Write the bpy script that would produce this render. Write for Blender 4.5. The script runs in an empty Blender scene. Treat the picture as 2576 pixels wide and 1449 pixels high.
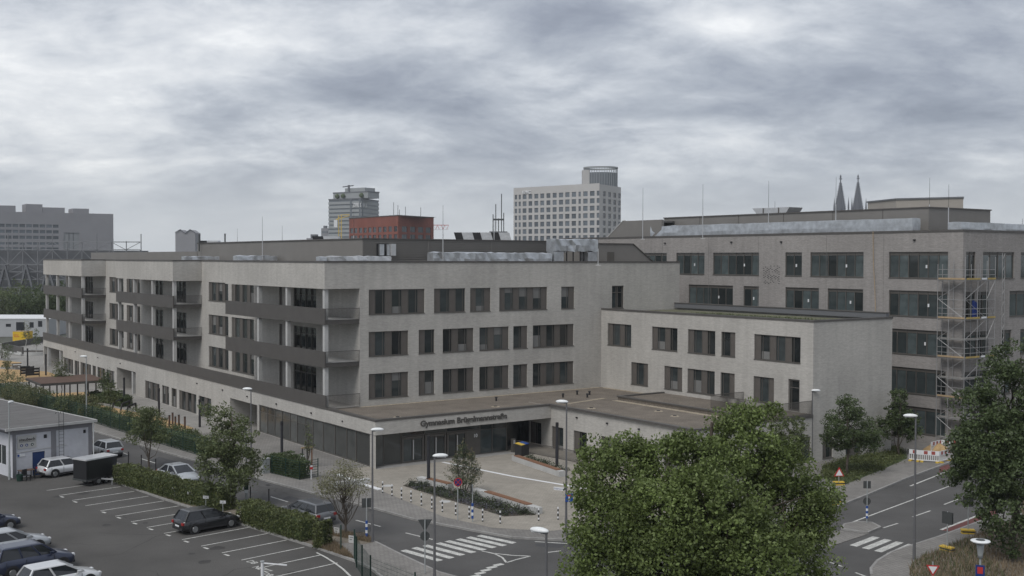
import bpy, math, random
import numpy as np
from mathutils import Matrix, Vector

S = bpy.context.scene
COL = S.collection
rnd = random.Random(7)

# ------------------------------------------------------------------ camera
cam_d = bpy.data.cameras.new('camera')
cam = bpy.data.objects.new('camera', cam_d)
COL.objects.link(cam)
cam_d.sensor_width = 36.0
cam_d.lens = 36.0 * 2837.178 / 2576.0
cam_d.clip_start = 0.5
cam_d.clip_end = 20000
PITCH, ROLL = 0.0257643, 0.0025851
cam.matrix_world = (Matrix.Translation((0, 0, 18)) @ Matrix.Rotation(math.pi / 2 - PITCH, 4, 'X')
                    @ Matrix.Rotation(ROLL, 4, 'Z'))
S.camera = cam

# ------------------------------------------------------------------ overcast sky
world = bpy.data.worlds.new('World')
S.world = world
world.cycles.sampling_method = 'MANUAL'
world.cycles.sample_map_resolution = 256
world.use_nodes = True
nt = world.node_tree
nt.nodes.clear()
def wn(t, **kw):
    n = nt.nodes.new(t)
    for k, v in kw.items():
        setattr(n, k, v)
    return n
def wl(a, b):
    nt.links.new(a, b)
def wmath(op, a, b=None, clamp=False):
    n = wn('ShaderNodeMath', operation=op, use_clamp=clamp)
    for i, x in enumerate((a, b)):
        if x is None: continue
        if isinstance(x, (int, float)): n.inputs[i].default_value = x
        else: wl(x, n.inputs[i])
    return n.outputs[0]
w_out = wn('ShaderNodeOutputWorld')
w_bg = wn('ShaderNodeBackground')
w_bg.inputs['Strength'].default_value = 0.1
wl(w_bg.outputs[0], w_out.inputs[0])
sky = wn('ShaderNodeTexSky', sky_type='NISHITA')
sky.sun_disc = False
SUN_EL, SUN_AZ = math.radians(52), math.radians(215)      # azimuth clockwise from +Y
sky.sun_elevation = SUN_EL
sky.sun_rotation = SUN_AZ
tc = wn('ShaderNodeTexCoord')
sep = wn('ShaderNodeSeparateXYZ')
wl(tc.outputs['Generated'], sep.inputs[0])
zc = wmath('MAXIMUM', sep.outputs[2], 0.0)
den = wmath('ADD', zc, 0.30)
px = wmath('DIVIDE', sep.outputs[0], den)
py = wmath('DIVIDE', sep.outputs[1], den)
comb = wn('ShaderNodeCombineXYZ')
wl(px, comb.inputs[0]); wl(py, comb.inputs[1])
def wnoise(scale, detail, rough, off, sx=1.0, sy=1.0, dist=0.0):
    m = wn('ShaderNodeMapping')
    m.inputs['Location'].default_value = off
    m.inputs['Scale'].default_value = (sx, sy, 1)
    wl(comb.outputs[0], m.inputs[0])
    n = wn('ShaderNodeTexNoise')
    n.inputs['Scale'].default_value = scale
    n.inputs['Detail'].default_value = detail
    n.inputs['Roughness'].default_value = rough
    n.inputs['Distortion'].default_value = dist
    wl(m.outputs[0], n.inputs['Vector'])
    return n.outputs[0]
def wblob(cx, cy, rx, ry, amp):
    """one broad cloud bank, an ellipse on the cloud layer"""
    a = wmath('DIVIDE', wmath('SUBTRACT', px, cx), rx)
    b = wmath('DIVIDE', wmath('SUBTRACT', py, cy), ry)
    r = wmath('ADD', wmath('MULTIPLY', a, a), wmath('MULTIPLY', b, b))
    e = wmath('POWER', 2.718, wmath('MULTIPLY', r, -1.0))
    return wmath('MULTIPLY', e, amp)
n2 = wnoise(2.7, 10.0, 0.60, (7.3, 2.2, 0), sx=0.9, dist=0.35)
n3 = wnoise(11.0, 7.0, 0.66, (1.3, 9.2, 0), sx=0.8, dist=0.3)
lum = wmath('ADD', wmath('MULTIPLY', n2, 1.30), wmath('MULTIPLY', n3, 0.46))
lum = wmath('SUBTRACT', lum, 0.475)
CLOUDS = [(-0.527, 1.952, 0.284, 0.141, 0.2), (0.381, 1.938, 0.086, 0.055, 0.26), (-0.12, 2.011, 0.049, 0.024, 0.13), (-0.894, 2.234, 0.243, 0.489, 0.2), (-0.315, 2.195, 0.2, 0.088, -0.24), (-0.136, 2.289, 0.129, 0.057, -0.12), (0.128, 1.916, 0.173, 0.095, -0.2), (0.785, 2.212, 0.322, 0.16, -0.2), (0.756, 1.859, 0.15, 0.115, -0.08), (-0.23, 2.738, 0.154, 0.048, 0.1), (0.423, 2.611, 0.347, 0.029, 0.08), (0.008, 2.147, 0.113, 0.068, 0.08)]
for c_ in CLOUDS:
    lum = wmath('ADD', lum, wblob(*c_))
ramp = wn('ShaderNodeValToRGB')
wl(lum, ramp.inputs[0])
els = ramp.color_ramp.elements
els[0].position = 0.0; els[0].color = (0.20, 0.222, 0.272, 1)
els[1].position = 0.92; els[1].color = (0.98, 0.98, 0.97, 1)
for pos_, c_ in ((0.18, (0.275, 0.30, 0.355)), (0.36, (0.385, 0.412, 0.462)), (0.52, (0.53, 0.555, 0.595)), (0.70, (0.70, 0.715, 0.735))):
    e_ = els.new(pos_); e_.color = (*c_, 1)
# the far cloud deck closes up into an even pale band
hz = wn('ShaderNodeMapRange'); hz.interpolation_type = 'SMOOTHSTEP'
hz.inputs['From Min'].default_value = 0.0; hz.inputs['From Max'].default_value = 0.095
hz.inputs['To Min'].default_value = 0.9; hz.inputs['To Max'].default_value = 0.0
wl(sep.outputs[2], hz.inputs[0])
mixh = wn('ShaderNodeMix', data_type='RGBA')
wl(hz.outputs[0], mixh.inputs[0]); wl(ramp.outputs[0], mixh.inputs[6])
mixh.inputs[7].default_value = (0.62, 0.65, 0.675, 1)
scale10 = wn('ShaderNodeVectorMath', operation='SCALE')
scale10.inputs[3].default_value = 7.9
wl(mixh.outputs[2], scale10.inputs[0])
mixs = wn('ShaderNodeMix', data_type='RGBA')
mixs.inputs[0].default_value = 0.94
wl(sky.outputs[0], mixs.inputs[6]); wl(scale10.outputs[0], mixs.inputs[7])
wl(mixs.outputs[2], w_bg.inputs['Color'])

sun_d = bpy.data.lights.new('sun', 'SUN')
sun_d.energy = 1.3
sun_d.angle = math.radians(30)
sun_d.color = (1.0, 0.97, 0.93)
sun = bpy.data.objects.new('sun', sun_d)
COL.objects.link(sun)
sd = Vector((math.sin(SUN_AZ) * math.cos(SUN_EL), math.cos(SUN_AZ) * math.cos(SUN_EL), math.sin(SUN_EL)))
sun.rotation_euler = sd.to_track_quat('Z', 'Y').to_euler()
sun.location = sd * 100

S.view_settings.view_transform = 'Standard'
S.view_settings.look = 'None'
S.view_settings.exposure = 0.68
S.view_settings.gamma = 1.0
S.view_settings.use_curve_mapping = False
S.cycles.max_bounces = 5
S.cycles.diffuse_bounces = 3
S.cycles.glossy_bounces = 3
S.cycles.transmission_bounces = 3
S.cycles.transparent_max_bounces = 4
S.cycles.volume_bounces = 0

# ------------------------------------------------------------------ materials
MAT = {}
def mat(name, col, rough=0.85, var=0.12, vs=0.6, fine=0.0, fs=30.0, metallic=0.0, spec=0.3, bump=0.0, stretch=(1, 1, 1), trans=0.0, island=0.0, coat=0.0, dark=None):
    m = bpy.data.materials.new(name); m.use_nodes = True
    n = m.node_tree.nodes; L = m.node_tree.links
    b = n['Principled BSDF']
    b.inputs['Roughness'].default_value = rough
    b.inputs['Metallic'].default_value = metallic
    b.inputs['Specular IOR Level'].default_value = spec
    if coat: b.inputs['Coat Weight'].default_value = coat
    t = n.new('ShaderNodeTexCoord')
    mp = n.new('ShaderNodeMapping'); mp.inputs['Scale'].default_value = stretch
    L.new(t.outputs['Object'], mp.inputs[0])
    nz = n.new('ShaderNodeTexNoise'); nz.inputs['Scale'].default_value = vs; nz.inputs['Detail'].default_value = 6; nz.inputs['Roughness'].default_value = 0.6
    L.new(mp.outputs[0], nz.inputs['Vector'])
    mr = n.new('ShaderNodeMapRange'); mr.inputs[1].default_value = 0.3; mr.inputs[2].default_value = 0.7
    mr.inputs[3].default_value = 1 - var; mr.inputs[4].default_value = 1 + var
    L.new(nz.outputs[0], mr.inputs[0])
    fac = mr.outputs[0]
    if fine:
        n2_ = n.new('ShaderNodeTexNoise'); n2_.inputs['Scale'].default_value = fs; n2_.inputs['Detail'].default_value = 3
        L.new(mp.outputs[0], n2_.inputs['Vector'])
        m2 = n.new('ShaderNodeMapRange'); m2.inputs[1].default_value = 0.3; m2.inputs[2].default_value = 0.7
        m2.inputs[3].default_value = 1 - fine; m2.inputs[4].default_value = 1 + fine
        L.new(n2_.outputs[0], m2.inputs[0])
        mm = n.new('ShaderNodeMath'); mm.operation = 'MULTIPLY'
        L.new(fac, mm.inputs[0]); L.new(m2.outputs[0], mm.inputs[1]); fac = mm.outputs[0]
    if island:
        gi = n.new('ShaderNodeNewGeometry')
        m3 = n.new('ShaderNodeMapRange'); m3.inputs[3].default_value = 1 - island; m3.inputs[4].default_value = 1 + island
        L.new(gi.outputs['Random Per Island'], m3.inputs[0])
        mm = n.new('ShaderNodeMath'); mm.operation = 'MULTIPLY'
        L.new(fac, mm.inputs[0]); L.new(m3.outputs[0], mm.inputs[1]); fac = mm.outputs[0]
    vm = n.new('ShaderNodeVectorMath'); vm.operation = 'SCALE'
    vm.inputs[0].default_value = col
    L.new(fac, vm.inputs[3])
    L.new(vm.outputs[0], b.inputs['Base Color'])
    if bump:
        bp = n.new('ShaderNodeBump'); bp.inputs['Strength'].default_value = bump; bp.inputs['Distance'].default_value = 0.03
        L.new(nz.outputs[0] if not fine else n2_.outputs[0], bp.inputs['Height']); L.new(bp.outputs[0], b.inputs['Normal'])
    if trans:
        tr = n.new('ShaderNodeBsdfTranslucent'); L.new(vm.outputs[0], tr.inputs[0])
        mx = n.new('ShaderNodeMixShader'); mx.inputs[0].default_value = trans
        L.new(b.outputs[0], mx.inputs[1]); L.new(tr.outputs[0], mx.inputs[2])
        L.new(mx.outputs[0], n['Material Output'].inputs[0])
    MAT[name] = m
    return m

def brick_mat(name, c1, c2, mortar, bw, bh, var=0.095, bump=0.12, stain=0.13, flat=False):
    """coursed masonry (or paving when flat): real brick size, streaky colour between courses"""
    m = bpy.data.materials.new(name); m.use_nodes = True
    n = m.node_tree.nodes; L = m.node_tree.links
    b = n['Principled BSDF']; b.inputs['Roughness'].default_value = 0.9; b.inputs['Specular IOR Level'].default_value = 0.2
    t = n.new('ShaderNodeTexCoord'); sp = n.new('ShaderNodeSeparateXYZ'); L.new(t.outputs['Object'], sp.inputs[0])
    cb = n.new('ShaderNodeCombineXYZ')
    if flat:
        L.new(sp.outputs[0], cb.inputs[0]); L.new(sp.outputs[1], cb.inputs[1])
    else:
        ad = n.new('ShaderNodeMath'); L.new(sp.outputs[0], ad.inputs[0]); L.new(sp.outputs[1], ad.inputs[1])
        L.new(ad.outputs[0], cb.inputs[0]); L.new(sp.outputs[2], cb.inputs[1])
    br = n.new('ShaderNodeTexBrick')
    br.inputs['Color1'].default_value = (*c1, 1); br.inputs['Color2'].default_value = (*c2, 1); br.inputs['Mortar'].default_value = (*mortar, 1)
    br.inputs['Scale'].default_value = 1.0; br.inputs['Brick Width'].default_value = bw; br.inputs['Row Height'].default_value = bh
    br.inputs['Mortar Size'].default_value = bh * 0.10; br.inputs['Bias'].default_value = 0.0
    L.new(cb.outputs[0], br.inputs['Vector'])
    mp = n.new('ShaderNodeMapping'); mp.inputs['Scale'].default_value = (1.1, 1.1 if flat else 7.0, 1)
    L.new(cb.outputs[0], mp.inputs[0])
    nz = n.new('ShaderNodeTexNoise'); nz.inputs['Scale'].default_value = 1.0; nz.inputs['Detail'].default_value = 7; nz.inputs['Roughness'].default_value = 0.68
    L.new(mp.outputs[0], nz.inputs['Vector'])
    mr = n.new('ShaderNodeMapRange'); mr.inputs[1].default_value = 0.3; mr.inputs[2].default_value = 0.7; mr.inputs[3].default_value = 1 - var; mr.inputs[4].default_value = 1 + var
    L.new(nz.outputs[0], mr.inputs[0])
    nb = n.new('ShaderNodeTexNoise'); nb.inputs['Scale'].default_value = 0.16; nb.inputs['Detail'].default_value = 4
    L.new(cb.outputs[0], nb.inputs['Vector'])
    mb_ = n.new('ShaderNodeMapRange'); mb_.inputs[1].default_value = 0.3; mb_.inputs[2].default_value = 0.7; mb_.inputs[3].default_value = 1 - stain; mb_.inputs[4].default_value = 1 + stain * 0.6
    L.new(nb.outputs[0], mb_.inputs[0])
    mm = n.new('ShaderNodeMath'); mm.operation = 'MULTIPLY'; L.new(mr.outputs[0], mm.inputs[0]); L.new(mb_.outputs[0], mm.inputs[1])
    if not flat:      # faint rain streaks running down the face
        ms = n.new('ShaderNodeMapping'); ms.inputs['Scale'].default_value = (1.6, 0.10, 1); L.new(cb.outputs[0], ms.inputs[0])
        ns = n.new('ShaderNodeTexNoise'); ns.inputs['Scale'].default_value = 1.0; ns.inputs['Detail'].default_value = 5; L.new(ms.outputs[0], ns.inputs['Vector'])
        m4 = n.new('ShaderNodeMapRange'); m4.inputs[1].default_value = 0.35; m4.inputs[2].default_value = 0.7; m4.inputs[3].default_value = 0.93; m4.inputs[4].default_value = 1.05
        L.new(ns.outputs[0], m4.inputs[0]); m5 = n.new('ShaderNodeMath'); m5.operation = 'MULTIPLY'; L.new(mm.outputs[0], m5.inputs[0]); L.new(m4.outputs[0], m5.inputs[1]); mm = m5
    vm = n.new('ShaderNodeVectorMath'); vm.operation = 'SCALE'; L.new(br.outputs['Color'], vm.inputs[0]); L.new(mm.outputs[0], vm.inputs[3])
    L.new(vm.outputs[0], b.inputs['Base Color'])
    if bump:
        bp = n.new('ShaderNodeBump'); bp.inputs['Strength'].default_value = bump; bp.inputs['Distance'].default_value = 0.02
        L.new(nz.outputs[0], bp.inputs['Height']); L.new(bp.outputs[0], b.inputs['Normal'])
    MAT[name] = m
    return m

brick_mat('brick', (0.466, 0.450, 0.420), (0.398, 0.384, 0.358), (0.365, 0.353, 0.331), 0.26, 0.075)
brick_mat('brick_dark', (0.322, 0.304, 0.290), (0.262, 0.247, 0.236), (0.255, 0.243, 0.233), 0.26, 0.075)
brick_mat('red_brick', (0.24, 0.082, 0.058), (0.20, 0.068, 0.05), (0.21, 0.10, 0.08), 0.5, 0.15, bump=0)
brick_mat('plaza_paving', (0.315, 0.29, 0.25), (0.28, 0.258, 0.222), (0.235, 0.218, 0.19), 0.30, 0.15, var=0.12, bump=0.05, stain=0.16, flat=True)
brick_mat('pavement_slabs', (0.225, 0.215, 0.2), (0.198, 0.19, 0.178), (0.165, 0.158, 0.15), 0.3, 0.3, var=0.14, bump=0.05, stain=0.18, flat=True)
brick_mat('yard_paving', (0.30, 0.29, 0.27), (0.27, 0.262, 0.245), (0.22, 0.21, 0.2), 0.6, 0.3, var=0.10, bump=0, stain=0.1, flat=True)
mat('asphalt', (0.084, 0.082, 0.080), 0.9, 0.22, 0.16, fine=0.12, fs=14, spec=0.25)
mat('asphalt_park', (0.078, 0.075, 0.071), 0.9, 0.22, 0.14, fine=0.14, fs=12, spec=0.25)
mat('asphalt_patch', (0.060, 0.060, 0.062), 0.9, 0.1, 0.5, fine=0.1, fs=14)
mat('concrete', (0.42, 0.42, 0.41), 0.85, 0.10, 1.2)
mat('kerb_stone', (0.26, 0.255, 0.245), 0.9, 0.2, 1.5)
mat('marking', (0.46, 0.46, 0.435), 0.85, 0.30, 1.6, fine=0.35, fs=9)
mat('ground_mix', (0.10, 0.105, 0.085), 0.95, 0.35, 0.02)
mat('dark_metal', (0.072, 0.068, 0.063), 0.5, 0.08, 2, spec=0.4)
mat('coping', (0.085, 0.080, 0.075), 0.5, 0.12, 1.5, spec=0.4)
mat('frame', (0.088, 0.082, 0.074), 0.5, 0.06, 2, spec=0.4)
mat('panel', (0.105, 0.095, 0.086), 0.6, 0.10, 1.5, fine=0.14, fs=40, spec=0.3)
mat('balcony', (0.078, 0.073, 0.068), 0.55, 0.10, 0.8, spec=0.35)
mat('gravel_roof', (0.150, 0.130, 0.108), 0.95, 0.22, 0.5, fine=0.35, fs=9)
mat('gravel_strip', (0.30, 0.26, 0.20), 0.95, 0.2, 2, fine=0.3, fs=8)
mat('green_roof', (0.115, 0.115, 0.075), 0.95, 0.4, 0.7, fine=0.3, fs=9)
mat('cladding', (0.175, 0.168, 0.158), 0.55, 0.06, 0.5, spec=0.35)
mat('foil', (0.50, 0.52, 0.54), 0.38, 0.22, 1.4, metallic=0.75, bump=0.8)
mat('galvanised', (0.50, 0.51, 0.52), 0.45, 0.12, 3, metallic=0.5)
mat('white_paint', (0.66, 0.67, 0.68), 0.6, 0.05, 1)
mat('render_white', (0.50, 0.51, 0.545), 0.85, 0.09, 0.6, fine=0.04, fs=4)
mat('render_grey', (0.20, 0.20, 0.215), 0.85, 0.10, 0.6)
mat('roof_felt', (0.125, 0.122, 0.12), 0.9, 0.22, 0.8, fine=0.1, fs=6, stretch=(0.35, 1.6, 1))
mat('lamp_white', (0.70, 0.72, 0.72), 0.4, 0.06, 6, spec=0.5)
mat('pole_grey', (0.135, 0.135, 0.14), 0.5, 0.08, 3, metallic=0.2)
mat('pole_light', (0.34, 0.36, 0.36), 0.5, 0.08, 3, metallic=0.2)
mat('black', (0.022, 0.022, 0.024), 0.5, 0.1, 3)
mat('column_dark', (0.03, 0.031, 0.036), 0.5, 0.1, 3)
mat('sign_grey', (0.075, 0.08, 0.08), 0.5, 0.08, 4, metallic=0.3)
mat('blue', (0.02, 0.07, 0.27), 0.5, 0.05, 4)
mat('sign_navy', (0.015, 0.035, 0.16), 0.5, 0.05, 4)
mat('red', (0.42, 0.035, 0.035), 0.5, 0.06, 4)
mat('yellow', (0.55, 0.38, 0.06), 0.6, 0.12, 3)
mat('truck_yellow', (0.60, 0.40, 0.03), 0.6, 0.06, 1)
mat('green_metal', (0.018, 0.045, 0.035), 0.5, 0.08, 4)
mat('door_blue', (0.02, 0.045, 0.14), 0.5, 0.08, 2)
mat('wood', (0.20, 0.105, 0.062), 0.7, 0.2, 3, stretch=(1, 8, 8))
mat('wood_pale', (0.36, 0.27, 0.17), 0.75, 0.2, 3)
mat('brown_roof', (0.105, 0.068, 0.052), 0.9, 0.18, 1.2)
mat('sand', (0.40, 0.275, 0.14), 0.95, 0.15, 0.8, fine=0.1, fs=8)
mat('soil', (0.07, 0.06, 0.05), 0.95, 0.3, 1.5, fine=0.3, fs=12)
mat('dry_ground', (0.16, 0.14, 0.112), 0.95, 0.3, 0.8, fine=0.3, fs=10)
mat('lawn_ground', (0.055, 0.075, 0.032), 0.95, 0.3, 0.9, fine=0.3, fs=10)
mat('bark', (0.075, 0.062, 0.05), 0.9, 0.25, 4, bump=0.4)
mat('bark_white', (0.45, 0.44, 0.41), 0.9, 0.15, 4)
mat('leaf_linden', (0.124, 0.164, 0.050), 0.55, 0.42, 0.32, spec=0.35, trans=0.30, island=0.30)
mat('leaf_dark', (0.072, 0.100, 0.040), 0.55, 0.25, 0.5, spec=0.35, trans=0.22, island=0.32)
mat('leaf_mid', (0.110, 0.134, 0.058), 0.55, 0.25, 0.6, spec=0.3, trans=0.25, island=0.32)
mat('leaf_olive', (0.130, 0.140, 0.068), 0.6, 0.25, 0.6, spec=0.25, trans=0.25, island=0.35)
mat('leaf_sparse', (0.185, 0.185, 0.105), 0.6, 0.2, 0.8, spec=0.2, trans=0.3, island=0.3)
mat('leaf_hedge', (0.092, 0.108, 0.040), 0.55, 0.3, 0.7, spec=0.3, trans=0.2, island=0.45)
mat('needle', (0.080, 0.098, 0.054), 0.6, 0.25, 1.5, spec=0.25, trans=0.15, island=0.4)
mat('needle_tip', (0.19, 0.17, 0.10), 0.6, 0.2, 1.5, trans=0.2, island=0.3)
mat('dry_grass', (0.21, 0.165, 0.11), 0.9, 0.3, 0.5, trans=0.25, island=0.32)
mat('green_grass', (0.085, 0.105, 0.045), 0.9, 0.3, 0.5, trans=0.25, island=0.32)
mat('cover_plant', (0.058, 0.072, 0.042), 0.8, 0.35, 0.7, trans=0.2, island=0.5)
mat('cover_blue', (0.115, 0.115, 0.135), 0.8, 0.25, 0.7, trans=0.2, island=0.4)
mat('blossom', (0.20, 0.24, 0.10), 0.6, 0.2, 0.8, trans=0.3, island=0.3)
mat('scaffold_steel', (0.30, 0.30, 0.30), 0.5, 0.15, 3, metallic=0.3)
mat('scaffold_deck', (0.22, 0.215, 0.205), 0.8, 0.2, 2)
mat('hall_grey', (0.36, 0.37, 0.38), 0.7, 0.05, 0.3)
mat('pane_cover', (0.17, 0.17, 0.165), 0.9, 0.08, 1)  # includes the pale tone imitating lighter parts of window panes
mat('tower_white', (0.45, 0.44, 0.43), 0.8, 0.05, 0.1)
mat('tower_grey', (0.27, 0.285, 0.29), 0.7, 0.06, 0.1)
mat('tower_band', (0.12, 0.135, 0.15), 0.45, 0.06, 0.2, spec=0.5)
mat('far_grey', (0.13, 0.135, 0.145), 0.8, 0.06, 0.1)
mat('far_beige', (0.30, 0.275, 0.245), 0.8, 0.06, 0.1)
mat('lit_pane_far', (0.24, 0.25, 0.26), 0.6, 0.06, 0.3)  # pale colour imitating a lit window pane
mat('spire_stone', (0.045, 0.047, 0.055), 0.9, 0.12, 0.1)
mat('tyre', (0.02, 0.02, 0.021), 0.8, 0.1, 4)
mat('rim', (0.35, 0.36, 0.37), 0.35, 0.05, 4, metallic=0.7)
mat('plastic_dark', (0.03, 0.03, 0.032), 0.6, 0.1, 4)
mat('lamp_glass', (0.55, 0.56, 0.57), 0.15, 0.05, 4, spec=0.6)
mat('tail_red', (0.30, 0.02, 0.02), 0.25, 0.05, 4, spec=0.6)
for nm_, c_ in (('paint_silver', (0.36, 0.38, 0.40)), ('paint_white', (0.60, 0.61, 0.62)), ('paint_black', (0.018, 0.019, 0.022)), ('paint_grey', (0.12, 0.125, 0.135)),
                ('paint_navy', (0.022, 0.03, 0.06)), ('paint_anthracite', (0.05, 0.053, 0.058))):
    mat(nm_, c_, 0.32, 0.03, 2, metallic=0.25, spec=0.5, coat=0.6)

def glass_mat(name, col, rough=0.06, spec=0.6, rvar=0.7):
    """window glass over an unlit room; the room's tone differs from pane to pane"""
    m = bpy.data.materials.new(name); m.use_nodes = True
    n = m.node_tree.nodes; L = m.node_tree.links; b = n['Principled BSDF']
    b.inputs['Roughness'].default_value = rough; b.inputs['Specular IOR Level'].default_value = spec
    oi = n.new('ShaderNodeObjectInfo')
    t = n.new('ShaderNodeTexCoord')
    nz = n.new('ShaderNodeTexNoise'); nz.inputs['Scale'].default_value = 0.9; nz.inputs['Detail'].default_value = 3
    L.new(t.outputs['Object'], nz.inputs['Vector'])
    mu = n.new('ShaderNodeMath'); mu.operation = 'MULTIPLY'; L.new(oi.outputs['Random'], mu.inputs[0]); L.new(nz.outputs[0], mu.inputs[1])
    mr = n.new('ShaderNodeMapRange'); mr.inputs[1].default_value = 0; mr.inputs[2].default_value = 0.6; mr.inputs[3].default_value = 1 - rvar * 0.6; mr.inputs[4].default_value = 1 + rvar * 2.2  # interior light levels imitated by scaling the pane colour at random
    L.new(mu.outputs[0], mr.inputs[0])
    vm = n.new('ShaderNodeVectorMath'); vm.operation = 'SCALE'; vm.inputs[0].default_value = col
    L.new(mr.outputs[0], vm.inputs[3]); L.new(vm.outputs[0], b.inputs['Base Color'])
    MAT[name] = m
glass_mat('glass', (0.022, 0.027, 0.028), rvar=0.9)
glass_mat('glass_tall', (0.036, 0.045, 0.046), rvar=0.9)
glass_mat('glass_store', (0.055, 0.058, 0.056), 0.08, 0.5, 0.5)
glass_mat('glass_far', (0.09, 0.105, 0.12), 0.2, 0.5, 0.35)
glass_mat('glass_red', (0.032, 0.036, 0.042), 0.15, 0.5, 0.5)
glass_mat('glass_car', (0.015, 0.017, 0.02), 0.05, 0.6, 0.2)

# ------------------------------------------------------------------ mesh helpers
AU = 0.6181397
FR = Matrix.Rotation(AU, 4, 'Z')          # school frame: x runs along the front, y along the street side
I4 = Matrix.Identity(4)
def W(v, u, z=0.0):
    return FR @ Vector((v, u, z))
WM = {}
class MB:
    def __init__(s): s.v = []; s.f = []
    def add(s, vs, fs):
        o = len(s.v); s.v.extend([tuple(p) for p in vs]); s.f.extend([tuple(i + o for i in f) for f in fs]); return s
    def box(s, x0, x1, y0, y1, z0, z1):
        return s.add([(x0, y0, z0), (x1, y0, z0), (x1, y1, z0), (x0, y1, z0), (x0, y0, z1), (x1, y0, z1), (x1, y1, z1), (x0, y1, z1)],
                     [(0, 3, 2, 1), (4, 5, 6, 7), (0, 1, 5, 4), (1, 2, 6, 5), (2, 3, 7, 6), (3, 0, 4, 7)])
    def prism(s, poly, z0, z1, bottom=False):
        a = sum(poly[i][0] * poly[(i + 1) % len(poly)][1] - poly[(i + 1) % len(poly)][0] * poly[i][1] for i in range(len(poly)))
        if a < 0: poly = poly[::-1]
        n = len(poly)
        fs = [tuple(range(n, 2 * n))] + [(i, (i + 1) % n, n + (i + 1) % n, n + i) for i in range(n)]
        if bottom: fs.append(tuple(range(n - 1, -1, -1)))
        return s.add([(x, y, z0) for x, y in poly] + [(x, y, z1) for x, y in poly], fs)
    def sheet(s, poly, z):
        a = sum(poly[i][0] * poly[(i + 1) % len(poly)][1] - poly[(i + 1) % len(poly)][0] * poly[i][1] for i in range(len(poly)))
        if a < 0: poly = poly[::-1]
        return s.add([(x, y, z) for x, y in poly], [tuple(range(len(poly)))])
    def tube(s, a, b, r, r2=None, n=6, cap=True):
        a = Vector(a); b = Vector(b); r2 = r if r2 is None else r2
        d = (b - a); d.normalize()
        q = d.to_track_quat('Z', 'Y').to_matrix()
        ex, ey = q @ Vector((1, 0, 0)), q @ Vector((0, 1, 0))
        vs = []
        for c, rr in ((a, r), (b, r2)):
            for i in range(n):
                t = 2 * math.pi * i / n
                vs.append(c + ex * (rr * math.cos(t)) + ey * (rr * math.sin(t)))
        fs = [(i, (i + 1) % n, n + (i + 1) % n, n + i) for i in range(n)]
        if cap: fs += [tuple(range(n - 1, -1, -1)), tuple(range(n, 2 * n))]
        return s.add(vs, fs)
    def path(s, pts, r, n=5):
        for a, b in zip(pts, pts[1:]): s.tube(a, b, r, n=n)
        return s
    def beam(s, a, b, w, h):
        """rectangular bar from a to b, w wide (level), h deep"""
        a = Vector(a); b = Vector(b); d = (b - a).normalized()
        side = d.cross(Vector((0, 0, 1)))
        if side.length < 1e-4: side = Vector((1, 0, 0))
        side.normalize(); up = side.cross(d)
        vs = []
        for c in (a, b):
            for i, j in ((-1, -1), (1, -1), (1, 1), (-1, 1)): vs.append(c + side * (i * w / 2) + up * (j * h / 2))
        return s.add(vs, [(3, 2, 1, 0), (4, 5, 6, 7), (0, 1, 5, 4), (1, 2, 6, 5), (2, 3, 7, 6), (3, 0, 4, 7)])
    def lathe(s, prof, c=(0, 0, 0), n=16):
        vs = []; fs = []
        m = len(prof)
        for i in range(n):
            t = 2 * math.pi * i / n
            for r, z in prof: vs.append((c[0] + r * math.cos(t), c[1] + r * math.sin(t), c[2] + z))
        for i in range(n):
            for j in range(m - 1):
                a = i * m + j; b = ((i + 1) % n) * m + j
                fs.append((a, b, b + 1, a + 1))
        return s.add(vs, fs)
    def wall(s, axis, c, a0, a1, z0, z1, holes, depth, out):
        """upright wall on plane axis=c ('x' or 'y') from a0 to a1, with rectangular openings and their reveals; out = outward sign"""
        A = sorted({a0, a1} | {min(max(h[0], a0), a1) for h in holes} | {min(max(h[1], a0), a1) for h in holes})
        Z = sorted({z0, z1} | {min(max(h[2], z0), z1) for h in holes} | {min(max(h[3], z0), z1) for h in holes})
        def P(a, z, d=0.0):
            cc = c - out * d
            return (cc, a, z) if axis == 'x' else (a, cc, z)
        flip = (out > 0) if axis == 'x' else (out < 0)
        def quad(p):
            s.add(p if flip else p[::-1], [(0, 1, 2, 3)])
        for i in range(len(A) - 1):
            am = (A[i] + A[i + 1]) / 2
            j = 0
            while j < len(Z) - 1:
                zm = (Z[j] + Z[j + 1]) / 2
                if any(h[0] < am < h[1] and h[2] < zm < h[3] for h in holes): j += 1; continue
                k = j
                while k + 1 < len(Z) - 1:
                    zk = (Z[k + 1] + Z[k + 2]) / 2
                    if any(h[0] < am < h[1] and h[2] < zk < h[3] for h in holes): break
                    k += 1
                quad([P(A[i], Z[j]), P(A[i + 1], Z[j]), P(A[i + 1], Z[k + 1]), P(A[i], Z[k + 1])]); j = k + 1
        for h in holes:
            l, r, b, t = h[:4]; depth_ = h[4] if len(h) > 4 else depth
            quad([P(l, b), P(l, b, depth_), P(l, t, depth_), P(l, t)][::-1])
            quad([P(r, b), P(r, b, depth_), P(r, t, depth_), P(r, t)])
            quad([P(l, b), P(r, b), P(r, b, depth_), P(l, b, depth_)][::-1])
            quad([P(l, t), P(r, t), P(r, t, depth_), P(l, t, depth_)])
        return s
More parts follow.
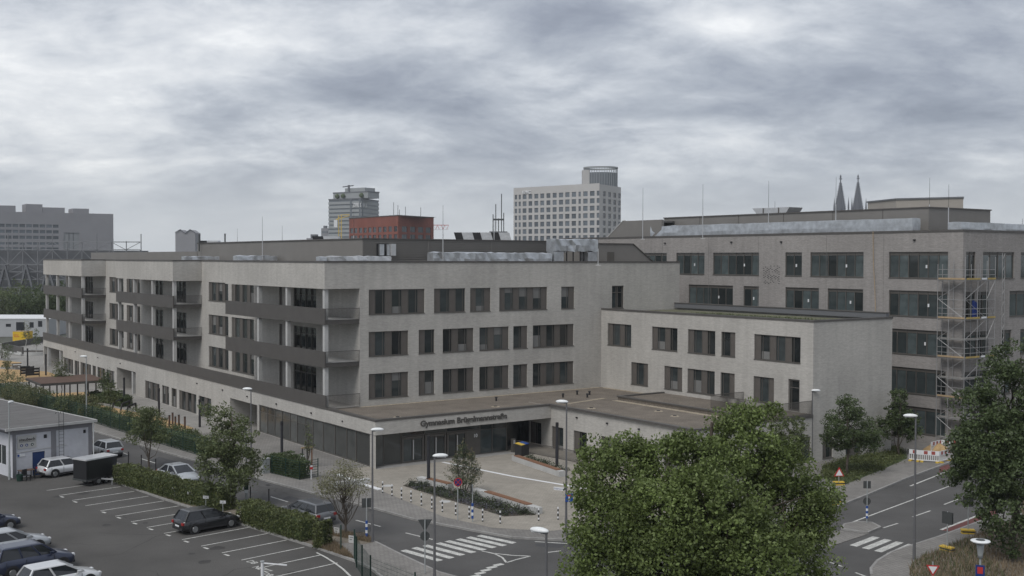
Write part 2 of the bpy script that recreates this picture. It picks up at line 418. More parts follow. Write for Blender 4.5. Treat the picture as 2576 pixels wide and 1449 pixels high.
    def build(s, name, m, parent=None, frame=True, smooth=False, kind=None, origin=None):
        F = FR if frame is True else (I4 if frame in (False, None) else frame)
        v = np.array(s.v, dtype=float)
        if origin is None:
            lo, hi = v.min(0), v.max(0)
            origin = ((lo[0] + hi[0]) / 2, (lo[1] + hi[1]) / 2, lo[2])
        v = v - np.array(origin)
        me = bpy.data.meshes.new(name)
        me.from_pydata(v.tolist(), [], s.f)
        me.materials.append(MAT[m] if isinstance(m, str) else m)
        if smooth: me.polygons.foreach_set('use_smooth', [True] * len(me.polygons))
        me.update()
        return place(name, me, F @ Matrix.Translation(origin), parent, kind)
def place(name, data, world, parent=None, kind=None):
    o = bpy.data.objects.new(name, data); COL.objects.link(o)
    if parent is not None:
        o.parent = parent
        o.matrix_basis = WM[parent.name].inverted() @ world
    else:
        o.matrix_basis = world
    WM[o.name] = world
    if kind: o['kind'] = kind
    return o
def tag(o, label, cat=None, group=None, kind=None):
    o['label'] = label
    if cat: o['category'] = cat
    if group: o['group'] = group
    if kind: o['kind'] = kind
    return o
def thing(name, label, cat, v, u, z=0.0, rot=0.0, group=None):
    """an Empty standing at the thing's base; rot is measured in the school frame"""
    o = place(name, None, Matrix.Translation(W(v, u, z)) @ Matrix.Rotation(AU + rot, 4, 'Z'))
    o.empty_display_size = 0.3
    return tag(o, label, cat, group)
def thing_w(name, label, cat, loc, rot=0.0, group=None):
    o = place(name, None, Matrix.Translation(loc) @ Matrix.Rotation(rot, 4, 'Z'))
    o.empty_display_size = 0.3
    return tag(o, label, cat, group)
def lf(t): return WM[t.name]             # local frame of a thing, for parts built in its own coordinates
def copy_tree(o, world, parent=None):
    c = o.copy(); COL.objects.link(c)
    old = WM[o.name]
    c.parent = parent
    c.matrix_basis = (WM[parent.name].inverted() @ world) if parent else world
    WM[c.name] = world
    for ch in [x for x in KIDS.get(o.name, [])]:
        copy_tree(ch, world @ old.inverted() @ WM[ch.name], c)
    return c
KIDS = {}
def index_kids(root):
    KIDS[root.name] = [o for o in bpy.data.objects if o.parent == root]
    for k in KIDS[root.name]: index_kids(k)
def text_mesh(body, size, depth=0.02, align='LEFT', bold=0.0):
    cu = bpy.data.curves.new('lettering', 'FONT'); cu.body = body; cu.size = size; cu.extrude = depth; cu.align_x = align; cu.offset = bold
    o = bpy.data.objects.new('lettering_tmp', cu); COL.objects.link(o)
    dg = bpy.context.evaluated_depsgraph_get()
    me = bpy.data.meshes.new_from_object(o.evaluated_get(dg))
    bpy.data.objects.remove(o); bpy.data.curves.remove(cu)
    me.materials.clear()
    return me
def text_part(name, body, size, world, m, parent, depth=0.02, align='LEFT', bold=0.0, width=None):
    me = text_mesh(body, size, depth, align, bold)
    if width:
        xs = [v.co.x for v in me.vertices]; k = width / (max(xs) - min(xs))
        for v in me.vertices: v.co.x *= k
    me.materials.append(MAT[m])
    return place(name, me, world, parent)
def basis(origin, ex, ey):
    ex = Vector(ex).normalized(); ey = Vector(ey).normalized(); ez = ex.cross(ey)
    M_ = Matrix((ex, ey, ez)).transposed().to_4x4(); M_.translation = Vector(origin)
    return M_

# ------------------------------------------------------------------ ground, roads, pavements (school frame: v across, u along)
def structure(o): o['kind'] = 'structure'; return o
structure(MB().sheet([(-2200, -150), (2200, -150), (2200, 3800), (-2200, 3800)], -0.45).build('ground', 'ground_mix', frame=False))
K = [(44.6, 56.0), (41.9, 58.8), (40.9, 61.7), (40.4, 63.3), (39.3, 66.7), (38.7, 71.2), (37.4, 78.3), (36.2, 86.4), (34.9, 96.4), (33.7, 106.2),
     (32.6, 116.1), (32.2, 119.6), (29.4, 140), (20.9, 200), (16.6, 230)]
K2 = [(44.6, 56.0), (50, 53.4), (57.5, 52.2), (64.9, 52.3), (71.8, 54.1), (79.6, 56.3), (87.1, 58.1), (100, 61.3), (140, 71.5)]
road = structure(MB().sheet(K + [(-40, 240), (-90, 60), (-60, -40), (160, -40), (170, 72)] + K2[::-1][:-1], 0.0).build('road', 'asphalt'))
PV = K + [(19.5, 230), (23.8, 200), (32.2, 140), (35.2, 119.6), (35.8, 112), (47.5, 112), (130, 112), (140, 90)] + K2[::-1][:-1]
pave = structure(MB().prism(PV, -0.4, 0.12).build('pavement', 'pavement_slabs'))
def ribbon(line, w, z0, z1, name, m, parent):
    """kerb stones: a strip w wide following a line, standing on z0..z1"""
    b = MB()
    for (x0, y0), (x1, y1) in zip(line, line[1:]):
        d = Vector((x1 - x0, y1 - y0)); d.normalize(); nx, ny = -d.y * w / 2, d.x * w / 2
        b.add([(x0 + nx, y0 + ny, z0), (x0 - nx, y0 - ny, z0), (x1 - nx, y1 - ny, z0), (x1 + nx, y1 + ny, z0),
               (x0 + nx, y0 + ny, z1), (x0 - nx, y0 - ny, z1), (x1 - nx, y1 - ny, z1), (x1 + nx, y1 + ny, z1)],
              [(4, 5, 6, 7), (0, 1, 5, 4), (1, 2, 6, 5), (2, 3, 7, 6), (3, 0, 4, 7)])
    return b.build(name, m, parent)
ribbon(K, 0.16, -0.02, 0.128, 'kerb', 'kerb_stone', pave)
ribbon(K2, 0.16, -0.02, 0.128, 'kerb', 'kerb_stone', pave)
# forecourt in warm concrete pavers, school yard, sand pits
plaza = structure(MB().sheet([(42.0, 77.5), (41.2, 66.0), (42.2, 61.5), (44.8, 58.6), (50, 57.6), (61.5, 58.5), (63.5, 63.0), (64.6, 64.6), (64.6, 85.6), (42.0, 85.8)], 0.126).build('plaza', 'plaza_paving'))
for pts in ([(46.0, 85.4), (46.0, 84.2), (60.2, 84.1), (60.2, 85.4)],):
    MB().sheet(pts, 0.130).build('threshold_strip', 'kerb_stone', plaza)
wl0 = [(52.285, 83.949), (53.579, 75.277), (54.803, 70.328)]
wl0.append((wl0[2][0] + 1.6, wl0[2][1] - 6.5))
ribbon(wl0, 0.30, 0.10, 0.136, 'white_paving_line', 'white_paint', plaza)
ribbon([(42.171, 84.196), (41.849, 80.396), (42.025, 76.615)], 0.42, 0.10, 0.17, 'white_kerb', 'white_paint', plaza)
for c_ in ((43.279, 77.64), (43.899, 70.176)):
    MB().lathe([(0.0, 0.0), (0.42, 0.0), (0.42, -0.02)], (c_[0], c_[1], 0.134), 18).build('manhole_cover', 'concrete', plaza)
yard = structure(MB().sheet([(35.8, 112), (35.2, 119.6), (32.2, 140), (23.8, 200), (19.5, 230), (19.5, 260), (60, 260), (60, 112)], -0.21).build('school_yard', 'yard_paving'))
for poly in ([(38.781, 145.06), (41.749, 128.499), (42.072, 117.688), (38.6, 116.0), (37.2, 128), (36.0, 140.5)],
             [(30.5, 176), (43.5, 176), (43.8, 190), (38.0, 200), (30.5, 196)], [(27.5, 202), (41.0, 202), (44.0, 209), (41.5, 216), (26, 216)], [(33, 145), (41.0, 145), (41.5, 158), (33, 160)]):
    MB().sheet(poly, -0.205).build('sand_pit', 'sand', yard)
# strip between the car park and the street, with the near pavement
NR = [(25.2, 126), (27.1, 112.4), (28.9, 99.0), (31.3, 79.6), (33.0, 69.1), (34.1, 62.7), (33.9, 59.2), (33.75, 54.7), (34.6, 50.5), (37.0, 46.8), (41.5, 43.2), (48.0, 40.8), (53.0, 39.8)]
PK = [(24.0, 108), (26.3, 91.1), (27.35, 82.9), (28.0, 79.0), (29.0, 72.5), (29.35, 70.3), (30.4, 64.0), (30.95, 59.6), (31.0, 57.6), (30.6, 55.6), (29.6, 53.0), (26.5, 46.0), (22, 36)]
verge = structure(MB().prism(NR + [(60, 34), (40, 28)] + PK[::-1], -0.05, 0.11).build('near_pavement', 'pavement_slabs'))
ribbon(PK, 0.14, 0.0, 0.135, 'kerb', 'kerb_stone', verge)
ribbon(NR, 0.14, 0.0, 0.118, 'kerb', 'kerb_stone', verge)
MB().sheet(NR[:6] + [(33.2, 62.6), (32.4, 63.5)] + [(x + 0.1, y) for x, y in PK[:7][::-1]], 0.116).build('verge_soil', 'dry_ground', verge)
MB().sheet([(30.442, 63.79), (31.75, 64.372), (31.649, 62.658), (31.101, 59.949), (30.893, 60.639)], 0.120).build('dry_patch', 'dry_ground', verge)
# car park
park = structure(MB().sheet(PK[:-1] + [(20, 40), (-40, 40), (-60, 100), (-20, 140), (15, 130)], 0.006).build('car_park', 'asphalt_park'))
BL_ = [(20.998, 91.537), (21.311, 89.091), (21.666, 86.708), (21.998, 84.306), (22.412, 81.974), (22.8, 79.705), (23.182, 77.377), (23.554, 75.143),
       (23.959, 72.869), (24.357, 70.59), (24.797, 68.309), (25.252, 66.019), (25.608, 63.776), (25.665, 61.499), (25.667, 59.306)]
def strip(a, b, w, z, name, m, parent):
    d = Vector((b[0] - a[0], b[1] - a[1])); d.normalize(); nx, ny = -d.y * w / 2, d.x * w / 2
    return MB().sheet([(a[0] + nx, a[1] + ny), (a[0] - nx, a[1] - ny), (b[0] - nx, b[1] - ny), (b[0] + nx, b[1] + ny)], z).build(name, m, parent)
for i, a in enumerate(BL_):
    ln = 4.85 if i < 11 else (4.6 if i == 11 else 4.4)
    strip(a, (a[0] + ln * 0.989, a[1] + ln * 0.145), 0.11, 0.012, 'bay_line', 'marking', park)
    if i not in (0, 3, 12, 13, 14):
        c = (a[0] + 0.02, a[1] - 0.72)
        strip((c[0] - 0.02, c[1] + 0.33), (c[0] + 0.1, c[1] - 0.18), 0.16, 0.012, 'bay_mark', 'marking', park)
crv = [(30.016, 62.787), (29.995, 61.485), (29.855, 59.881), (29.655, 58.463), (29.357, 57.074), (29.074, 56.044)]
for a, b in zip(crv, crv[1:]): strip(a, b, 0.13, 0.016, 'edge_line', 'marking', park)
# painted lettering between the bays
for k, (body, p) in enumerate((('DB', (25.679, 63.322)), ('NETZ', (25.503, 61.946)), ('DB', (25.356, 60.331)))):
    d = Vector((0.17, -0.985, 0)).normalized()
    text_part('painted_lettering', body, 0.62, FR @ basis((p[0], p[1], 0.014), d, (0.985, 0.17, 0)), 'marking', park, 0.001, bold=0.012)
# street markings
for a, b in (((30.1, 112.4), (30.4, 111.0)), ((30.8, 107.1), (30.95, 104.2)), ((31.3, 101.4), (31.65, 98.4)), ((32.2, 93.6), (32.65, 90.6)), ((33.2, 87.4), (33.6, 84.6)), ((34.3, 79.6), (34.6, 77.2)),
             ((35.15, 74.2), (35.5, 71.8)), ((36.0, 69.1), (36.5, 66.5)), ((37.0, 64.0), (37.55, 61.5))):
    strip(a, b, 0.14, 0.006, 'centre_dash', 'marking', road)
ZB = [(34.658, 60.272), (35.529, 60.426), (36.377, 60.519), (37.342, 60.542), (38.099, 60.66), (38.933, 60.67), (39.736, 60.71), (40.543, 60.692)]
ZE = [(35.263, 56.888), (36.143, 56.983), (37.043, 57.187), (37.931, 57.304), (38.804, 57.444), (39.645, 57.561), (40.454, 57.592), (41.32, 57.774)]
for a, b in zip(ZB, ZE): strip(a, b, 0.46, 0.006, 'zebra_stripe', 'marking', road)
GL = [[(38.556, 57.328), (38.825, 56.369), (38.699, 55.34), (38.255, 54.293)], [(38.865, 56.427), (39.474, 55.439), (40.282, 54.653)],
      [(40.282, 54.653), (39.105, 54.509), (38.255, 54.293)], [(41.69, 54.744), (42.573, 54.589)], [(42.61, 57.336), (44.0, 55.727)]]
for pts in GL:
    for a, b in zip(pts, pts[1:]): strip(a, b, 0.13, 0.006, 'guide_line', 'marking', road)
for p in ((37.608, 54.188), (36.968, 53.956), (36.341, 53.65), (35.732, 53.32), (35.17, 52.996)):
    strip((p[0] - 0.32, p[1] - 0.02), (p[0] + 0.32, p[1] + 0.02), 0.36, 0.006, 'give_way_block', 'marking', road)
# the cross street on the right
ST2 = [((63.389, 49.097), (82.115, 53.033), 0.13), ((64.025, 46.918), (65.928, 47.157), 0.13), ((68.452, 47.755), (71.227, 48.222), 0.13),
       ((73.856, 48.873), (76.687, 49.427), 0.13), ((77.644, 54.428), (86.384, 56.605), 0.16), ((66.722, 44.366), (73.098, 45.465), 0.2),
       ((54.159, 43.535), (53.921, 42.296), 0.14), ((53.518, 41.069), (53.331, 40.209), 0.14)]
for a, b, w in ST2: strip(a, b, w, 0.006, 'lane_line', 'marking', road)
for a, b in (((58.402, 45.012), (61.533, 45.616)), ((58.465, 44.138), (61.595, 44.751)), ((58.516, 43.259), (61.667, 43.924)), ((58.626, 42.44), (61.78, 43.113))):
    strip(a, b, 0.5, 0.006, 'zebra_stripe', 'marking', road)
mat('red_asphalt', (0.135, 0.055, 0.05), 0.9, 0.2, 0.5, fine=0.1, fs=14)
MB().sheet([(66.626, 44.265), (72.87, 45.322), (75.659, 45.814), (73.595, 44.557), (71.01, 44.159), (66.938, 43.549)], 0.004).build('cycle_lane', 'red_asphalt', road)
MB().sheet([(87.09, 58.083), (88.805, 58.345), (86.831, 56.851), (84.572, 56.492)], 0.004).build('cycle_lane', 'red_asphalt', road)
for pts in ([(32.926, 101.403), (33.779, 96.019), (32.302, 94.777), (31.552, 99.906)], [(42.281, 56.893), (44.528, 55.787), (42.968, 55.219), (41.965, 56.362)],
            [(35.584, 79.204), (35.879, 76.857), (34.961, 76.249), (34.507, 78.23)]):
    MB().sheet(pts, 0.003).build('asphalt_patch', 'asphalt_patch', road)
isl = [(61.286, 48.145), (62.461, 48.866), (63.733, 48.788), (64.395, 48.151), (63.789, 46.98), (61.766, 46.487)]
island = structure(MB().prism(isl, -0.02, 0.12).build('traffic_island', 'pavement_slabs'))
ribbon(isl + isl[:1], 0.14, 0.0, 0.128, 'kerb', 'kerb_stone', island)
MB().prism([(59.725, 48.397), (61.023, 47.993), (61.466, 46.338), (58.608, 45.93), (56.484, 45.605), (56.747, 46.676)], -0.02, 0.04).build('crossing_refuge', 'pavement_slabs', island)
# planted strip along the wing and dry verge at the near corner
lawn = structure(MB().sheet([(78.202, 63.65), (84.741, 65.381), (92.396, 66.352), (89.015, 62.749), (87.684, 61.807), (80.848, 59.606), (73.333, 57.41), (74.083, 60.084)], 0.128).build('planted_strip', 'lawn_ground'))
NC = [(53.688, 40.107), (54.684, 40.889), (56.445, 41.754), (58.926, 42.515), (64.922, 43.163), (71.067, 44.12), (78.398, 45.316)]
near_corner = structure(MB().prism(NC + [(110, 58), (110, 25), (48, 25), (46, 35)], -0.02, 0.12).build('corner_pavement', 'pavement_slabs'))
ribbon(NC, 0.15, -0.01, 0.13, 'kerb', 'kerb_stone', near_corner)
DG = [(55.459, 38.872), (57.438, 40.133), (59.472, 40.733), (61.493, 40.87), (63.83, 41.445), (66.732, 41.905), (70.437, 42.633), (74.177, 42.861)]
dry = structure(MB().sheet(DG + [(100, 50), (100, 26), (52, 26), (50, 33)], 0.135).build('dry_verge', 'dry_ground'))

# wear on the car park and streets: cracks, drain covers, stains with their own outline
rc = np.random.default_rng(12)
mat('crack', (0.032, 0.031, 0.030), 0.95, 0.1, 3)
mat('oil_stain', (0.045, 0.043, 0.041), 0.8, 0.25, 1.5)
def crack(a, ang, n_, parent, z, w=0.035):
    x, y = a; b = MB()
    for k in range(n_):
        L_ = rc.uniform(0.4, 1.1); a2 = ang + rc.normal(0, 0.45); x2, y2 = x + math.cos(a2) * L_, y + math.sin(a2) * L_
        d = Vector((x2 - x, y2 - y)).normalized(); ww = w * rc.uniform(0.5, 1.2); nx, ny = -d.y * ww / 2, d.x * ww / 2
        b.add([(x + nx, y + ny, z), (x - nx, y - ny, z), (x2 - nx, y2 - ny, z), (x2 + nx, y2 + ny, z)], [(0, 1, 2, 3)]); x, y = x2, y2
    b.build('crack', 'crack', parent)
for k in range(11): crack((rc.uniform(12, 24), rc.uniform(56, 92)), rc.uniform(0, 6.3), int(rc.integers(6, 14)), park, 0.0075)
for a, g_, n_ in (((34.5, 70), 1.7, 12), ((36.5, 78), 1.72, 14), ((31.0, 92), 1.7, 10), ((48, 47), 0.2, 14), ((56, 48.5), 0.25, 12), ((42, 52), 0.8, 9)): crack(a, g_, n_, road, 0.003)
for k in range(13):
    x, y = (rc.uniform(14, 27), rc.uniform(58, 90)); r_ = rc.uniform(0.25, 0.7)
    MB().sheet([(x + r_ * math.cos(q) * rc.uniform(0.6, 1.1), y + r_ * math.sin(q) * rc.uniform(0.6, 1.1)) for q in np.linspace(0, 2 * math.pi, 14)[:-1]], 0.0085).build('oil_stain', 'oil_stain', park)
for x, y in ((35.2, 66.2), (33.9, 82.0), (38.3, 60.2), (50.5, 46.0), (57.0, 50.2)): MB().lathe([(0.0, 0.0), (0.34, 0.0)], (x, y, 0.005), 18).build('manhole_cover', 'sign_grey', road)
for x, y in ((38.45, 71.4), (36.0, 84.0), (44.2, 55.6)): MB().sheet([(x - 0.28, y - 0.45), (x + 0.02, y - 0.45), (x + 0.02, y + 0.05), (x - 0.28, y + 0.05)], 0.006).build('gully_grate', 'black', road)

# ------------------------------------------------------------------ the school
def obox(b, axis, c, out, a0, a1, z0, z1, d0, d1):
    """box on an upright plane: along a, height z, between depths d0 and d1 behind the face"""
    p, q = sorted((c - out * d0, c - out * d1))
    return b.box(p, q, a0, a1, z0, z1) if axis == 'x' else b.box(a0, a1, p, q, z0, z1)
wrnd = random.Random(42)
def window(parent, axis, c, out, a0, a1, z0, z1, pat, glass='glass', d=0.16, transom=None, name='window', fr=0.06, pane_cover=0.0, sill=True):
    """framed window: P = perforated metal panel, G = glass leaf, pattern given from a0 to a1"""
    b = MB()
    wts = [0.68 if k == 'P' else 1.05 for k in pat]
    tot = sum(wts); xs = [a0]
    for w_ in wts: xs.append(xs[-1] + (a1 - a0) * w_ / tot)
    obox(b, axis, c, out, a0, a0 + fr, z0, z1, d - 0.06, d + 0.04); obox(b, axis, c, out, a1 - fr, a1, z0, z1, d - 0.06, d + 0.04)
    obox(b, axis, c, out, a0 + fr, a1 - fr, z1 - fr, z1, d - 0.06, d + 0.04); obox(b, axis, c, out, a0 + fr, a1 - fr, z0, z0 + fr, d - 0.06, d + 0.04)
    for x in xs[1:-1]: obox(b, axis, c, out, x - fr * 0.6, x + fr * 0.6, z0 + fr, z1 - fr, d - 0.055, d + 0.04)
    if transom: obox(b, axis, c, out, a0 + fr, a1 - fr, transom - 0.04, transom + 0.04, d - 0.05, d + 0.04)
    if sill: obox(b, axis, c, out, a0 - 0.02, a1 + 0.02, z0 - 0.05, z0 + 0.012, -0.05, d + 0.05)
    w = b.build(name, 'frame', parent)
    for k, x0, x1 in zip(pat, xs, xs[1:]):
        pb = MB()
        if k == 'P':
            obox(pb, axis, c, out, x0 + fr * 0.62, x1 - fr * 0.62, z0 + fr + 0.004, z1 - fr - 0.004, d - 0.035, d + 0.01).build('panel', 'panel', w)
        else:
            zt = z1 - fr - 0.004
            if pane_cover:
                bb = MB(); obox(bb, axis, c, out, x0 + fr * 0.62, x1 - fr * 0.62, z1 - pane_cover, zt, d - 0.03, d + 0.03).build('blind_box', 'frame', w); zt = z1 - pane_cover - 0.004
            cuts = [z0 + fr + 0.004] + ([transom - 0.044, transom + 0.044] if transom else []) + [zt]
            for q in range(0, len(cuts), 2):
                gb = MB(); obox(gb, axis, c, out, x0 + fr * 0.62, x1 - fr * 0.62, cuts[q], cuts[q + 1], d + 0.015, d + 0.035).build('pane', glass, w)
            if glass == 'glass' and (x1 - x0) > 0.6 and not transom and wrnd.random() < 0.30:      # added pale sheet on the pane, imitating its lighter interior and reflections
                lo_ = wrnd.random() < 0.45; hh = (zt - z0) * wrnd.uniform(0.2, 0.55)
                bb = MB(); obox(bb, axis, c, out, x0 + fr + 0.03, x1 - fr - 0.03, (z0 + fr + 0.01 if lo_ else zt - hh), (z0 + fr + hh if lo_ else zt - 0.005), d + 0.010, d + 0.0145).build('pane_cover', 'pane_cover', w)
            if glass == 'glass' and (x1 - x0) > 0.8:      # opening casement seen as a second, inner frame line
                gb = MB()
                xm = x1 - (x1 - x0) * 0.22
                obox(gb, axis, c, out, xm - 0.03, xm + 0.03, z0 + fr + 0.004, zt, d - 0.02, d + 0.012).build('casement_bar', 'frame', w)
    return w

school = thing('school_building', 'long pale brick school with dark window bands, balconies and a lettered entrance canopy', 'building', 62, 94)
def part(b, name, m, parent=None, **k): return b.build(name, m, parent or school, **k)

R1, R2_, R3 = (4.78, 7.13), (8.78, 11.1), (12.73, 15.08)
FW = [(50.41, 56.51, R3, 'PGPGPGP'), (57.59, 61.21, R3, 'PGPG'), (61.8, 64.26, R3, 'PGP'), (65.34, 71.44, R3, 'PGPGPGP'), (73.31, 75.08, R3, 'GP')]
for r in (R1, R2_):
    FW += [(50.4, 54.68, r, 'PGPGP'), (55.85, 57.64, r, 'PG'), (58.59, 62.2, r, 'GPGP'), (62.92, 66.52, r, 'GPGP'), (67.1, 68.9, r, 'GP'), (69.6, 75.0, r, 'GPGPGP')]
FD = [(80.33, 82.03, 12.62, 15.1)]
holes = [(a, b, z[0], z[1]) for a, b, z, p in FW] + FD
fw = MB().wall('y', 94.1, 49.45, 90.46, 4.1, 17.62, holes, 0.3, -1)
fw.wall('y', 94.1, 45.85, 49.45, 15.2, 17.62, [], 0.3, -1)
fw.wall('x', 90.46, 94.1, 130, 4.1, 17.62, [], 0.3, 1)
part(fw, 'front_wall', 'brick')
for a, b, z, p in FW: window(school, 'y', 94.1, -1, a, b, z[0], z[1], p)
window(school, 'y', 94.1, -1, 80.33, 82.03, 12.62, 15.1, 'GG', transom=14.35, name='terrace_door', fr=0.1)

# left, street-side upper storeys: set-back wall with loggias in three blocks
BLK = [(94.1, 118.5), (135.6, 159.2), (177.0, 201.0)]
SW = []
for r0, r1 in ((4.9, 7.3), (8.85, 11.15), (12.85, 15.1)):
    SW += [(119.3, 125.9, r0, r1, 'GPGPGP'), (126.9, 133.3, r0, r1, 'GPGPGP'), (160.2, 166.5, r0, r1, 'GPGPGP'), (168.0, 175.2, r0, r1, 'GPGPGP')]
for f0 in (4.13, 8.08, 12.06):
    SW += [(103.4, 108.8, f0, f0 + 2.95, 'GGGG'), (141.2, 145.6, f0, f0 + 2.95, 'GGG'), (150.2, 155.0, f0, f0 + 2.95, 'GGG'), (184.2, 188.6, f0, f0 + 2.95, 'GGG'), (111.6, 112.4, f0, f0 + 2.95, 'P')]
sw = MB().wall('x', 49.45, 94.1, 201.0, 4.1, 17.62, [h[:4] for h in SW], 0.3, -1)
sw.wall('y', 201.0, 49.45, 80, 4.1, 17.62, [], 0.3, 1)
part(sw, 'street_wall', 'brick')
for a, b, z0, z1, p in SW: window(school, 'x', 49.45, -1, a, b, z0, z1, p, transom=(z0 + 2.2 if z1 - z0 > 2.7 else None), sill=z1 - z0 < 2.7)
for i, (y0, y1) in enumerate(BLK):
    b = MB().wall('x', 45.85, y0, y1, 15.2, 17.62, [], 0.3, -1)
    if i: b.wall('y', y0, 45.85, 49.45, 15.2, 17.62, [], 0.3, -1)
    b.wall('y', y1, 45.85, 49.45, 15.2, 17.62, [], 0.3, 1)
    b.add([(45.85, y0, 15.2), (49.45, y0, 15.2), (49.45, y1, 15.2), (45.85, y1, 15.2)], [(3, 2, 1, 0)])
    part(b, 'roof_band', 'brick')
    for zb in (7.98, 11.94):
        bal = part(MB().box(45.95, 49.44, y0 + 0.06, y1 - 0.06, zb, zb + 0.38), 'balcony', 'balcony')
        MB().box(45.84, 45.94, y0 - 0.02, y1, zb - 0.03, zb + 1.46).build('balcony_panel', 'balcony', bal)
        MB().box(45.96, 49.42, y0 + 0.2, y1 - 0.2, zb + 0.384, zb + 0.40).build('balcony_floor', 'concrete', bal)
        r = MB()
        n_ = 32
        for k in range(n_ + 1):
            x = 45.98 + (49.4 - 45.98) * k / n_
            r.box(x - 0.012, x + 0.012, y0 + 0.0, y0 + 0.024, zb + 0.384, zb + 1.42)
        r.box(45.95, 49.44, y0 - 0.01, y0 + 0.035, zb + 1.42, zb + 1.46)
        r.build('railing_bars', 'balcony', bal, kind='stuff')
    cols = {0: [109.84, 102.78, 94.55], 1: [136.0, 144.0, 151.6, 158.6], 2: [177.4, 185.0, 192.6, 199.8]}[i]
    for y in cols:
        part(MB().box(45.97, 46.35, y - 0.2, y + 0.2, 4.12, 15.196), 'column', 'concrete')
# roof
part(MB().sheet([(49.5, 94.3), (90.3, 94.3), (90.3, 201), (49.5, 201)], 17.3), 'roof', 'gravel_roof')
for i, (y0, y1) in enumerate(BLK): part(MB().sheet([(45.95, y0 + 0.1), (49.5, y0 + 0.1), (49.5, y1), (45.95, y1)], 17.305), 'roof', 'gravel_roof')
cl = [(45.85, 94.1), (45.85, 118.5), (49.45, 118.5), (49.45, 135.6), (45.85, 135.6), (45.85, 159.2), (49.45, 159.2), (49.45, 177.0), (45.85, 177.0), (45.85, 201.0)]
for k, ((x0, y0), (x1, y1)) in enumerate(zip(cl, cl[1:])):
    if x0 == x1: part(MB().box(x0 - 0.06, x0 + 0.4, y0 - 0.05, y1 + 0.05, 17.62, 17.78), 'coping', 'coping')
    else: part(MB().box(min(x0, x1) + 0.41, max(x0, x1) - 0.07, y0 - 0.03, y0 + 0.4, 17.62, 17.775), 'coping', 'coping')
part(MB().box(46.27, 90.5, 94.04, 94.5, 17.62, 17.782), 'coping', 'coping')
for x0, x1, y0, y1 in ((49.95, 60, 118.6, 119.0), (47.5, 53, 95.2, 95.3)):
    part(MB().box(x0, x1, y0, y1, 17.31, 17.74), 'roof_upstand', 'white_paint')

# ground floor, street side
GW = [[(182.49, 188.25), (179.0, 181.61), (172.36, 178.16), (169.71, 171.56), (165.12, 168.94), (160.49, 164.39)],
      [(141.0, 146.8), (137.4, 140.06), (134.6, 136.5), (127.85, 133.8), (123.06, 127.03)]]
GW = GW[0] + GW[1]
gh = [(a, b, -0.17, 2.12) for a, b in GW] + [(85.5, 109.5, 0.125, 2.95), (109.9, 117.4, -0.3, 2.82, 3.0), (150.75, 159.3, -0.3, 2.82, 3.0), (188.6, 201.3, -0.3, 3.07, 3.6)]
gw = MB().wall('x', 45.9, 84.45, 201.67, -0.4, 4.14, gh, 0.3, -1)
gw.add([(45.9, 201.67, -0.4), (60, 201.67, -0.4), (60, 201.67, 4.14), (45.9, 201.67, 4.14)], [(0, 3, 2, 1)])
part(gw, 'ground_floor_wall', 'brick')
pb = MB()
for y0, y1, d in ((109.9, 117.4, 3.0), (150.75, 159.3, 3.0), (188.6, 201.3, 3.6)):
    pb.add([(45.9 + d, y0, -0.3), (45.9 + d, y1, -0.3), (45.9 + d, y1, 3.07), (45.9 + d, y0, 3.07)], [(0, 3, 2, 1)])
part(pb, 'porch_wall', 'brick')
for a, b in GW:
    window(school, 'x', 45.9, -1, a, b, -0.17, 2.12, {1: 'G', 2: 'PG'}.get(int(round((b - a) / 1.0)), ('GPGPGP' if b - a > 4.5 else 'GPG')), sill=False)
for y in (152.6, 191.0, 199.0): part(MB().box(46.0, 46.42, y - 0.22, y + 0.22, -0.35, 3.06), 'column', 'concrete')
part(MB().box(45.86, 45.96, 94.0, 201.7, 4.3, 5.4), 'terrace_parapet', 'balcony')
part(MB().box(45.84, 46.3, 84.9, 201.72, 4.14, 4.298), 'coping', 'coping')
part(MB().sheet([(46.3, 94.2), (49.44, 94.2), (49.44, 201.5), (46.3, 201.5)], 4.12), 'terrace_deck', 'yard_paving')
rb = MB()
for k in range(33):
    x = 46.0 + 3.4 * k / 32; rb.box(x - 0.012, x + 0.012, 94.0, 94.024, 4.33, 5.36)
rb.box(45.97, 49.43, 93.99, 94.035, 5.36, 5.4)
part(rb, 'railing_bars', 'balcony', kind='stuff')
# corner glazing on both sides of the entrance
def glazing(axis, c, out, a0, a1, z0, z1, cuts, tr, name='glass_wall', glass='glass_store'):
    b = MB(); xs = [a0] + list(cuts) + [a1]
    for x in xs: obox(b, axis, c, out, x - 0.045, x + 0.045, z0, z1, -0.03, 0.09)
    obox(b, axis, c, out, a0 + 0.046, a1 - 0.046, z0, z0 + 0.09, -0.025, 0.085); obox(b, axis, c, out, a0 + 0.046, a1 - 0.046, z1 - 0.09, z1, -0.025, 0.085)
    w = b.build(name, 'frame', school)
    for x0, x1 in zip(xs, xs[1:]):
        zz = [z0 + 0.095] + ([tr - 0.03, tr + 0.03] if tr else []) + [z1 - 0.095]
        for q in range(0, len(zz), 2):
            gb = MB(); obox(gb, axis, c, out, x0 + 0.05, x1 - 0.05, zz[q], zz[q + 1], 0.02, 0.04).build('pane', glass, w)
        if tr: gb = MB(); obox(gb, axis, c, out, x0 + 0.05, x1 - 0.05, tr - 0.028, tr + 0.028, -0.01, 0.06).build('transom', 'frame', w)
    return w
glazing('x', 46.0, -1, 85.55, 96.9, 0.13, 2.95, [88.2, 90.0, 92.3, 94.7], None)
glazing('x', 46.0, -1, 97.0, 109.4, 0.13, 2.95, [98.5, 100.4, 102.0, 103.9, 105.7, 107.5], 2.2)
glazing('y', 85.45, -1, 46.1, 48.9, 0.13, 2.99, [47.2], None)
glazing('y', 85.45, -1, 57.2, 60.2, 0.13, 2.99, [58.55], 2.35, glass='glass')
